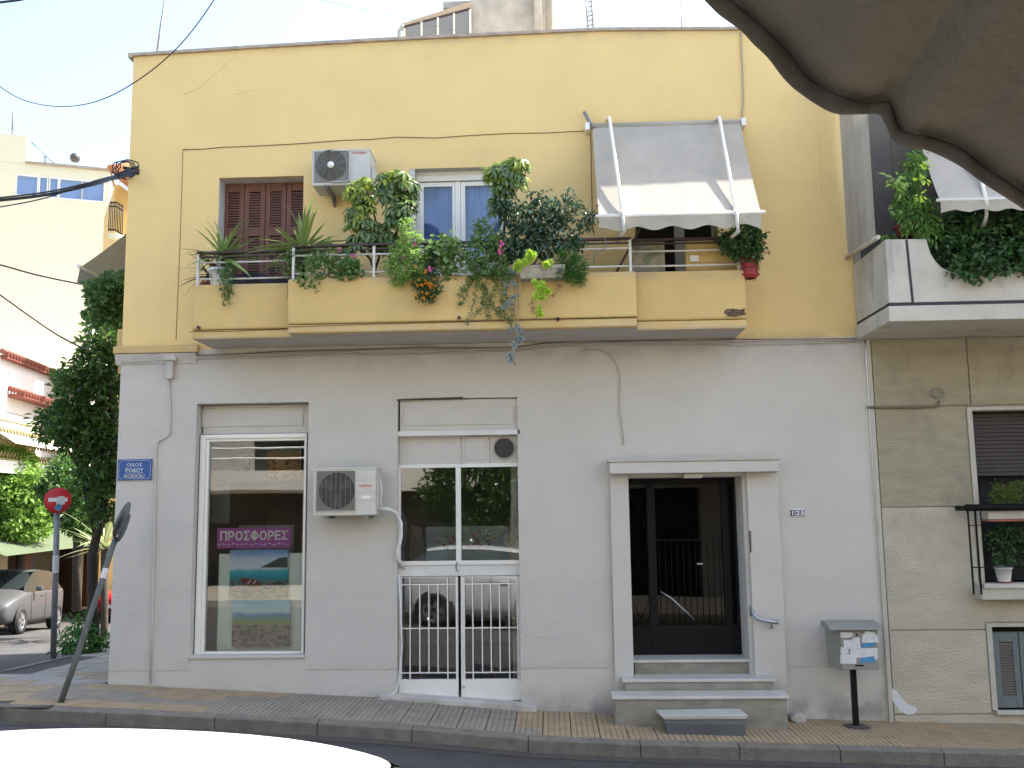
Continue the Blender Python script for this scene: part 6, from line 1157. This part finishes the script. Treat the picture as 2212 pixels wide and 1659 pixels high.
# cream house
dC = 42.; A = PD(0,400,dC); Bc = PD(240,400,dC-1.2); dv_ = V((math.cos(math.radians(21)), math.sin(math.radians(21)), 0)); dv_, nv = frame_(A, dv_)
def SC(px, py): p = PV(px, py, A, nv); return ((p-A).dot(dv_), p.z)
ch_ = thing('cream_house', 'pale cream house with a row of curtained windows, far left', 'building', A); m_cr = mat('cream_paint', (.74,.68,.46), .85, var=.04); cw = MB()
s0 = SC(-80,400)[0]; s1 = SC(236,400)[0]; sT = SC(57,320)[0]; zT = SC(120,359)[1]; zTT = SC(30,291)[1]
w0_, w1_ = SC(34,430), SC(226,381); zW0, zW1 = SC(130,430)[1], SC(130,384)[1]
wbox(cw,A,dv_,nv,s0,s1,-6,0,-3,zW0); wbox(cw,A,dv_,nv,s0,w0_[0],-6,0,zW0,zT); wbox(cw,A,dv_,nv,w1_[0],s1,-6,0,zW0,zT); wbox(cw,A,dv_,nv,w0_[0],w1_[0],-6,0,zW1,zT); wbox(cw,A,dv_,nv,w0_[0],w1_[0],-6,-.25,zW0,zW1)
obj('wall', cw, m_cr, ch_); obj('stair_tower', wbox(MB(),A,dv_,nv,s0,sT,-6,.02,zT,zTT), m_cr, ch_); obj('roof_edge', wbox(MB(),A,dv_,nv,sT,s1+.1,-6,.12,zT,zT+.1), m_cap, ch_)
m_cb = mat('blue_window_curtain', (.20,.30,.47), .6, var=.15, scale=5, stretch=(4,4,.3))
for (a, b) in ((36,80),(86,101),(108,124),(130,176),(179,224)):
    sa_, sb_ = SC(a,405)[0], SC(b,405)[0]; f1 = wbox(MB(),A,dv_,nv,sa_-.05,sb_+.05,-.1,.02,zW0,zW0+.06); wbox(f1,A,dv_,nv,sa_-.05,sb_+.05,-.1,.02,zW1-.06,zW1); wbox(f1,A,dv_,nv,sa_-.05,sa_,-.1,.02,zW0+.06,zW1-.06); wbox(f1,A,dv_,nv,sb_,sb_+.05,-.1,.02,zW0+.06,zW1-.06)
    wf = obj('window', f1, m_alu, ch_); obj('pane', wbox(MB(),A,dv_,nv,sa_,sb_,-.12,-.08,zW0+.06,zW1-.06), m_cb, wf)
rl_ = MB(); P3 = lambda x, y, o_=0: PV(x, y, A+nv*o_, nv)
rl_.tube([P3(67,305,-1),P3(122,357,-1)], .05, 5).tube([P3(97,330,-1),P3(97,360,-1)], .05, 5); obj('stair_rail', rl_, mat('blue_grey_rail', (.22,.32,.42), .6), ch_)
cm = wbox(MB(),A,dv_,nv,SC(153,350)[0],SC(174,350)[0],-2,-1,zT,SC(160,345)[1]); obj('chimney', cm, m_cr, ch_); obj('chimney_cowl', MB().ball(P3(162,341,-1.5), .24, 10), m_fan, ch_); obj('roof_pole', MB().tube([P3(26,290,-1),P3(30,240,-1)], .05, 6), m_galv, ch_)
# orange wing with tiled eaves
dO = 30.; ow = thing('orange_house', 'ochre house with tiled eaves squeezed between the cream house and the corner', 'building', PD(262,450,dO)); A2_ = PD(246,450,dO); d2_, n2_ = frame_(A2_, V((math.cos(math.radians(30)), math.sin(math.radians(30)), 0)))
n2_ = n2_; obj('wall', wbox(MB(),A2_,d2_,n2_,0,6,-4,0,-2,PV(255,392,A2_,n2_).z-.1), mat('ochre_wall_paint', (.62,.40,.13), .85), ow)
tl = MB(); e0, e1 = PD(236,362,dO-1.0), PD(292,415,dO-1.0)
for k in range(14): p = e0.lerp(e1, k/13); tl.tube([p, p+V((.5,1.6,.75))], .085, 6)
obj('roof_tile_row', tl, mat('orange_roof_tile', (.42,.15,.05), .8, var=.3), ow, kind='stuff'); q0, q1 = PD(250,385,dO-1), PD(286,412,dO-1); obj('eave_board', MB().prism([q0,q1,q1+V((0,0,-.12)),q0+V((0,0,-.12))], (.3,.3,0)), m_alu, ow)
br_ = MB(); a0, a1, a2 = PD(237,437,dO-1.4), PD(252,437,dO-1.4), PD(266,446,dO-2.0)
for dz in (0,.13,.85): br_.tube([a0-V((0,0,dz)),a1-V((0,0,dz)),a2-V((0,0,dz))], .02, 5)
for k in range(9):
    p = a0.lerp(a1,k/4) if k < 5 else a1.lerp(a2,(k-4)/4); br_.tube([p, p-V((0,0,.9))], .014, 5)
obj('balcony_rail', br_, m_blackm, ow); obj('balcony_slab', MB().prism([a0-V((0,0,.95)),a1-V((0,0,.95)),a2-V((0,0,.95)),a2-V((-1,-1.5,.95)),a0-V((-.2,-1.5,.95))], (0,0,-.15)), m_cr, ow)
# pink-white house along the side street
A3 = PD(155,825,31.); vd = ray(860,1096); vd.z = 0; d3_, n3 = frame_(A3, V((vd.x,vd.y,0)))
if n3.x < 0: n3 = -n3
def S3(px, py): p = PV(px, py, A3, n3); return ((p-A3).dot(d3_), p.z)
ph = thing('pale_house', 'pale house with red tiled ledges, awnings and brown shop fronts along the side street', 'building', A3); m_pk = mat('pale_pink_paint', (.72,.66,.60), .85, var=.05); sA = S3(-150,900)[0]; sB = S3(250,1000)[0]; zTop = S3(155,826)[1]
zg = PG(60,1330).z
bz_ = wbox(MB(),A3,d3_,n3,sA,sB+8,-8,0,zg+3.1,zTop); obj('wall', bz_, m_pk, ph); gz = MB(); wbox(gz,A3,d3_,n3,sA,sB+8,-8,-1.6,zg-1.5,zg+3.1); obj('shop_front', gz, mat('dark_shop_front', (.05,.035,.025), .6, var=.5, scale=2), ph)
m_col = mat('beige_column', (.42,.34,.22), .8); m_brc = mat('brown_column', (.16,.075,.04), .8)
for k, (px, m) in enumerate([(5,m_col),(60,m_brc),(112,m_col),(150,m_brc),(172,m_col),(198,m_brc)]): s_ = S3(px,1250)[0]; obj('column', wbox(MB(),A3,d3_,n3,s_-.3,s_+.3,-.4,0,zg-1.5,zg+3.1), m, ph)
m_rt = mat('red_tile', (.20,.055,.035), .75, var=.2)
def ledge(p0, p1, dpt, dn, name='tiled_ledge'):
    a, b = S3(*p0), S3(*p1); z = (a[1]+b[1])/2; mb = MB(); k = a[0]
    while k < b[0]: f_ = V((A3.x,A3.y,0))+d3_*k+V((0,0,z)); mb.tube([f_+V((0,0,dn)), f_+n3*dpt], .075, 6); k += .21
    wbox(mb,A3,d3_,n3,a[0],b[0],0,dpt-.05,z-.12,z-.03); obj(name, mb, m_rt, ph, kind='stuff'); return z
ledge((2,758),(190,842),.22,.08); ledge((18,845),(130,885),.45,.14)
aa = MB(); f3 = lambda s_, o_, z: V((A3.x,A3.y,0))+d3_*s_+n3*o_+V((0,0,z)); sa1, za1 = S3(0,855); sb1 = S3(62,900)[0]
z1a = S3(30,870)[1]-.3; rows = [[f3(sa1-3+(sb1-sa1+3)*k/8, 1.6*v, z1a-1.1*v) for k in range(9)] for v in (0,.5,1)]; obj('awning', MB().grid(rows), m_awn2, ph)
s_a, z_a = S3(22,1000); s_b, z_b = S3(75,985); zsl = S3(40,1010)[1]
obj('balcony_slab', wbox(MB(),A3,d3_,n3,sa1-3,S3(62,1000)[0],0,1.2,zsl-.3,zsl), m_pk, ph); orn_ = MB(); sE = S3(62,1000)[0]; k = sa1-3
while k < sE:
    for q in range(3): orn_.tube([f3(k,1.18,zsl+.05+.3*q), f3(k+.1,1.18,zsl+.2+.3*q), f3(k+.2,1.18,zsl+.05+.3*q)], .02, 4)
    k += .2
for z in (.02,.95): orn_.tube([f3(sa1-3,1.18,zsl+z),f3(sE,1.18,zsl+z)], .03, 5)
obj('ornate_rail', orn_, mat('gilded_rail', (.36,.28,.10), .5, metal=.3), ph, kind='stuff')
for (p0, p1, y0, y1, m) in ((30,72,935,985,m_brc),(72,130,1005,1040,m_brc)): a, b = S3(p0,y1)[0], S3(p1,y1)[0]; o = obj('shuttered_door', wbox(MB(),A3,d3_,n3,a,b,0,.05,S3((p0+p1)/2,y1)[1],S3((p0+p1)/2,y0)[1]), m, ph); obj('frame', wbox(MB(),A3,d3_,n3,a-.1,b+.1,0,.03,S3((p0+p1)/2,y0)[1],S3((p0+p1)/2,y0)[1]+.1), m_alu, o)
for k in range(5): s_ = S3(85+k*18,1025)[0]; obj('balcony_bar', wbox(MB(),A3,d3_,n3,s_,s_+.08,.2,.28,S3(100,1035)[1],S3(100,1005)[1]), m_blackm, ph)
obj('shop_awning', MB().grid([[f3(sA+(sB+6-sA)*k/10, 1.8*v, zg+3.0-.7*v) for k in range(11)] for v in (0,1)]), clothmat('green_shop_awning', (.10,.13,.07), .2), ph)
mt_tb = thing('street_planter', 'low dark planter box standing beside the shop columns across the side street', 'planter', PG(160,1300)); pcen = PG(158,1318); obj('box', MB().box(pcen.x-.9,pcen.x+.9,pcen.y-.3,pcen.y+.3,pcen.z-.2,pcen.z+.55), mat('dark_box', (.03,.02,.015), .8), mt_tb)
fs = MB(); k0 = S3(-150,1300)[0]
fs.prism([f3(k0,-1.5,zg-1.8),f3(sB+8,-1.5,zg-1.8),f3(sB+8,1.2,zg-1.8),f3(k0,1.2,zg-1.8)], (0,0,1.85)); obj('pavement_far', fs, m_tile_p, kind='structure')
# painted parking line on the side street
ln = MB(); a, b = PG(95,1341,-.12), PG(205,1339,-.12); ln.quad(a, b, b+V((0,.13,0)), a+V((0,.13,0))); a, b = PG(-20,1367,-.12), PG(20,1366,-.12); ln.quad(a, b, b+V((0,.13,0)), a+V((0,.13,0))); obj('parking_line', ln, m_signw, kind='structure')

# ================================================================== CARS
def car(lab, loc, rz, col, L=3.9, Wd=1.68, H=1.48, hood=.26, seed=0, detail=True, rough=.25):
    m_b = mat('car_paint', col, rough, var=.02, fine=.01, metal=.0 if max(col) > .5 or col[0] > 3*col[1] else .3, coat=.6 if rough < .3 else .05, spec=.5); m_gl = mat('car_glass', (.02,.025,.028), .06, var=.1, fine=0, spec=1.0, coat=.4)
    t = thing('parked_car', lab, 'car', (0,0,0)); hw = Wd/2
    # stations along the length: x, half width at belt, belt z, top z, half width of roof edge
    S_ = [(0,.62,.50,.52,.5),(.03,.78,.58,.66,.55),(.12,.90,.68,.76,.62),(.40,.97,.80,.87,.68),(.80,.99,.88,.96,.74),(1.05,1.0,.92,1.02,.78),(1.35,1.0,.94,1.22,.76),(1.70,1.0,.95,H-.06,.73),(2.05,1.0,.96,H,.735),(2.6,1.0,.97,H,.735),(3.1,1.0,.98,H-.03,.72),(3.45,.99,1.0,H-.10,.70),(3.68,.96,1.0,1.18,.70),(3.82,.90,.96,1.0,.66),(3.88,.80,.80,.84,.60),(3.9,.70,.55,.57,.5)]
    k_ = L/3.9; NS = len(S_); rows = []
    for (x, wb, zb_, zt_, wr) in S_:
        X = L/2-x*k_; b = hw*wb; lo_ = .22 if .1 < x < 3.8 else .34; half = [(0,lo_),(b*.86,lo_),(b*.97,lo_+.06),(b*1.0,.5*(lo_+zb_)),(b*.985,zb_-.02),(b*.955,zb_+.0),(b*wr/.78*.82 if zt_-zb_ > .2 else b*.8, zt_-.035 if zt_-zb_ > .2 else zt_-.02),(b*.45,zt_),(0,zt_+.012)]
        rows.append([V((X, y, z)) for y, z in half])
    body, glass_s, ws, rw = MB(), [MB(), MB()], MB(), MB()
    for a in range(NS-1):
        for b in range(8):
            for sgn in (1,-1):
                q = [rows[a][b], rows[a][b+1], rows[a+1][b+1], rows[a+1][b]]; q = [V((p.x, p.y*sgn, p.z)) for p in q]
                if sgn > 0: q = q[::-1]
                xa = S_[a][0]; tgt = body
                if b == 5 and 5 <= a <= 11 : tgt = glass_s[0 if sgn > 0 else 1]
                if b in (6,7) and a in (5,6): tgt = ws
                if b in (6,7) and a in (11,): tgt = rw
                tgt.quad(*q, sm=True)
    def weld(o):
        import bmesh
        bm = bmesh.new(); bm.from_mesh(o.data); bmesh.ops.remove_doubles(bm, verts=bm.verts, dist=.0008)
        if o.name.startswith('body'): bmesh.ops.recalc_face_normals(bm, faces=bm.faces)
        bm.to_mesh(o.data); bm.free()
        for p in o.data.polygons: p.use_smooth = True
        m = o.modifiers.new('sub', 'SUBSURF'); m.levels = 2; m.render_levels = 2; return o
    weld(obj('body', body, m_b, t)); weld(obj('windscreen', ws, m_gl, t)); weld(obj('rear_window', rw, m_gl, t))
    for g_2 in glass_s: weld(obj('side_window', g_2, m_gl, t))
    wx = (L/2-.72*k_, -L/2+.68*k_); R_ = .31; m_ty = mat('tyre', (.015,.015,.016), .8); m_rim = mat('alloy_rim', (.45,.46,.47), .3, metal=.8)
    for x in wx:
        for sgn in (1,-1):
            c = V((x, sgn*(hw-.20), R_)); a_ = V((0,sgn,0)); ty = obj('wheel', MB().lathe(c, a_, [(R_*.62,.0),(R_*.97,.0),(R_,.03),(R_,.17),(R_*.96,.205),(R_*.66,.215),(R_*.62,.17)], 24), m_ty, t); rm = MB(); rm.lathe(c, a_, [(R_*.67,.20),(R_*.60,.20),(R_*.58,.13),(.001,.13)], 20)
            for k in range(5):
                an_ = k*2*math.pi/5; d = V((math.cos(an_),0,math.sin(an_))); p = V((-d.z,0,d.x)); cc_ = c+a_*.15; rm.hexa([cc_+p*.03,cc_-p*.03,cc_-p*.05+d*R_*.62,cc_+p*.05+d*R_*.62], [v_+a_*.05 for v_ in (cc_+p*.03,cc_-p*.03,cc_-p*.05+d*R_*.62,cc_+p*.05+d*R_*.62)])
            obj('rim', rm, m_rim, ty); obj('wheel_arch', MB().lathe(c+a_*.175, a_, [(.001,0),(R_*1.17,0),(R_*1.17,.012),(.001,.012)], 24), m_dark, t)
    m_hl = mat('headlight_glass', (.55,.57,.58), .1, fine=0, spec=1); m_tl = mat('tail_light_red', (.35,.01,.01), .2)
    for sgn in (1,-1):
        obj('headlight', MB().hexa([(L/2-.10,sgn*hw*.55,.60),(L/2-.38*1,sgn*hw*.93,.66),(L/2-.36,sgn*hw*.90,.66),(L/2-.12,sgn*hw*.5,.60)], [(L/2-.22,sgn*hw*.55,.73),(L/2-.58,sgn*hw*.95,.80),(L/2-.56,sgn*hw*.90,.80),(L/2-.25,sgn*hw*.5,.73)]), m_hl, t, bevel=.01)
        obj('tail_light', MB().box(-L/2+.0,-L/2+.12,sgn*hw*.60,sgn*hw*.80,.72,.92), m_tl, t, bevel=.02)
        obj('mirror', MB().box(L/2-1.42*k_-.1,L/2-1.42*k_+.02,sgn*(hw+.02),sgn*(hw+.17),.96,1.08), m_b, t, bevel=.03)
        obj('door_handle', MB().box(-.12,.04,sgn*(hw*.985),sgn*(hw*1.01),.84,.865), m_b, t, bevel=.005)
        if sgn: obj('door_seam', MB().tube([(L/2-1.30*k_,sgn*hw*.999,.30),(L/2-1.26*k_,sgn*hw*.993,.9)], .005, 4).tube([(-.28,sgn*hw*.999,.30),(-.30,sgn*hw*.993,.93)], .005, 4), m_dark, t)
    obj('grille', MB().box(L/2-.06,L/2+.005,-hw*.45,hw*.45,.36,.50), m_dark, t, bevel=.02); obj('number_plate', MB().box(L/2+.0,L/2+.02,-.25,.25,.42,.51), m_signw, t)
    for nm in ('bumper_seam',): obj(nm, MB().tube([(L/2-.03,-hw*.7,.34),(L/2+.005,0,.33),(L/2-.03,hw*.7,.34)], .012, 5), m_dark, t)
    t.location = loc; t.rotation_euler = (0,0,rz); W[t.name] = V(loc); return t
sl_ = -math.atan(.07)
cS = PG(55,1338,-.13); c1 = car('silver grey hatchback parked across the side street at the far left', (0,0,0), 0, (.085,.088,.09), L=3.9, H=1.50, rough=.42)
pF, pR = PG(46,1352,-.13), PG(124,1339,-.13); fwd_ = (pF-pR); ang = math.atan2(fwd_.y, fwd_.x); 
pF = PD(46,1350,22.0); ang = math.radians(-80); dirc = V((math.cos(ang), math.sin(ang), 0)); side = V((-dirc.y, dirc.x, 0))      # we see its left-front: near wheels are on its left side
ctr = pF-dirc*(1.95-.72)-side*.84; c1.location = (ctr.x, ctr.y, zroad(ctr.x, ctr.y)-.0); c1.rotation_euler = (0, -.07*dirc.y*0+math.atan(.07)*dirc.y*-1*-1, ang)
c2 = car('red car parked down the side street, mostly hidden by the house corner', (0,0,0), 0, (.42,.012,.02), L=3.8, H=1.46); pr_ = PD(232,1318,27.0); c2.location = (pr_.x+.55, pr_.y+1.9, zroad(pr_.x, pr_.y+1.9)); c2.rotation_euler = (0, math.atan(.07)*-1, math.radians(-100))
c3 = car('white car in full sun at the bottom left, only its roof in view', (0,0,0), 0, (.80,.80,.80), L=4.0, H=1.46)
zr_ = zroad(-.85,-7.6); c3.location = (-.86, -7.62, zr_); c3.rotation_euler = (0, math.atan(.055), 0)

# ================================================================== FOREGROUND CANVAS
fa = thing('foreground_awning', 'dark taupe canvas awning hanging close overhead at the upper right', 'awning', (1.2,-9,3))
edge = [(1440,-75,1.75),(1480,-40,1.74),(1520,0,1.72),(1552,30,1.71),(1586,56,1.70),(1610,76,1.69),(1631,98,1.68),(1660,128,1.67),(1690,165,1.66),(1720,196,1.65),(1760,224,1.63),(1805,245,1.61),(1850,248,1.60),(1898,247,1.58),(1912,268,1.57),(1929,304,1.56),(1965,319,1.54),(1994,323,1.53),(2040,340,1.52),(2075,360,1.50),(2112,388,1.49),(2160,418,1.47),(2212,454,1.46),(2270,498,1.44),(2340,560,1.42)]
E0 = [PD(*e) for e in edge]; inner = []
for i, e in enumerate(edge):
    a, b = edge[max(0,i-1)], edge[min(len(edge)-1,i+1)]; dx, dy = b[0]-a[0], b[1]-a[1]; l = math.hypot(dx, dy); hemw = (44 if i < 12 else 34)*(.95+.05*math.sin(i*1.1)); nx_, ny_ = dy/l, -dx/l
    if e[0] in (1898,1912,1929,1850): nx_, ny_ = .55, -.83
    inner.append(PD(e[0]+nx_*hemw, e[1]+ny_*hemw, e[2]))
def dens(ps, n=5):
    out = []
    for i in range(len(ps)-1):
        p0, p1, p2, p3 = ps[max(0,i-1)], ps[i], ps[i+1], ps[min(len(ps)-1,i+2)]
        for k in range(n): t = k/n; out.append(.5*((2*p1)+(p2-p0)*t+(2*p0-5*p1+4*p2-p3)*t*t+(-p0+3*p1-3*p2+p3)*t**3))
    return out+[ps[-1]]
De, Di = dens(E0), dens(inner)
hem = [[a.lerp(b, v)+fw*(-.005*math.sin(math.pi*v)+.0015*math.sin(i*.5+v*3)) for i, (a, b) in enumerate(zip(De, Di))] for v in (0,.15,.4,.7,1)]
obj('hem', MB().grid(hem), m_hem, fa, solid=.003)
rows = []; nR = 26; nD = len(Di)-1
chord = [Di[0].lerp(Di[-1], i/nD)+fw*0 for i in range(nD+1)]
sm2 = Di[:]
for _ in range(60): sm2 = [sm2[0]]+[(sm2[i-1]+sm2[i]*2+sm2[i+1])/4 for i in range(1, nD)]+[sm2[-1]]
for j in range(nR+1):
    v = j/nR; row = []
    for i, p in enumerate(Di):
        q = p.lerp(sm2[i], min(1, v*5))+V((.06*v*4, -2.6*v, .62*v)); ww = noise.noise(V((i*.045, v*5, 2.)))*.03+noise.noise(V((i*.12+5, v*16, 7.)))*.011; q += V((0,0,ww*min(1, v*8)))+fw*.012*min(1,(1-v)*1)*(v < .001); row.append(q)
    rows.append(row)
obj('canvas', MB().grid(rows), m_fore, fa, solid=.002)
sm_ = MB(); sm_.tube([a+fw*-.003 for a in Di], .0007, 4); cr_ = MB()
for (i0, j0, di, dj) in ((22,3,1,.55),(60,4,-.4,1.0),(84,5,.5,.9),(40,6,1.6,.3),(95,3,.2,.8)):
    pts_ = []
    for k in range(16):
        ii = i0+di*k+2.2*math.sin(k*.8+i0); jj = j0+dj*k*.9
        if 0 <= int(ii) < nD and 0 <= int(jj) < nR: pts_.append(rows[int(jj)][int(ii)].lerp(rows[int(jj)+1][int(ii)+1], .5)-V((0,0,.002)))
    if len(pts_) > 3: cr_.tube(pts_, .0011, 4)
obj('crease', cr_, mat('brown_crease_stain', (.035,.026,.015), .9), fa, kind='stuff')
obj('hem_seam', sm_, mat('dark_seam', (.06,.05,.04), .9), fa)

# ================================================================== ACROSS THE STREET, BEHIND THE CAMERA (seen only in the window reflections)
op = thing('opposite_building', 'white apartment building with long balconies across the street, reflected in the shop windows', 'building', (0,-13.2,0)); m_op = mat('white_facade', (.82,.77,.66), .85, var=.06); m_sh = mat('shop_brown', (.10,.07,.05), .6, var=.4, scale=1.5)
ob = MB().box(-22,18,-20,-13.2,2.7,8.6); obj('upper_wall', ob, m_op, op); obj('shop_front', MB().box(-22,18,-20,-14.4,-1,2.7), m_sh, op)
for x in range(-21, 18, 5): obj('column', MB().box(x-.25,x+.25,-13.7,-13.2,-.8,2.7), m_op, op)
for z in (2.75, 5.7):
    bo = obj('balcony', MB().box(-20,-4.2,-13.2,-11.9,z,z+.16).box(-20,-4.2,-12.0,-11.9,z+.16,z+.45), m_op, op)
    for zz in (.75, 1.0): obj('rail_bar', MB().tube([(-20,-11.95,z+zz),(-4.2,-11.95,z+zz)], .025, 6), m_white, bo)
    bo = obj('balcony', MB().box(3,16,-13.2,-12.0,z,z+.16).box(3,16,-12.1,-12.0,z+.16,z+1.0), m_op, op)
    for x in (-18,-14.5,-11,-7.5,-3,-.5,4,8,12): obj('window', MB().box(x,x+1.4,-13.22,-13.19,z+.5,z+2.3), m_blackm, op)
for (x, y, h, s_, lab) in ((-1.9,-12.35,4.0,71,'leafy street tree behind the camera left of the canvas, reflected in the shop door'),(-.3,-12.4,4.0,72,'leafy street tree behind the camera, reflected in the right half of the shop door')):
    g_ = V((x,y,.1)); tree('street_tree_near', lab, g_, [g_, g_+V((0,0,.7)), g_+V((.05,0,1.3)), g_+V((0,0,1.9))], [(V((x+dx,y+dy,h-1.3+dz)), (rx*.9,ry*.75,rz*.9)) for dx, dy, dz, rx, ry, rz in ((0,0,0,1.0,.8,1.0),(.7,.1,-.3,.7,.7,.7),(-.7,0,-.2,.7,.7,.7),(.1,0,.6,.8,.6,.5),(0,.2,-1.0,.8,.6,.5))], 4500, .16, .08, L_tree, s_, .10)
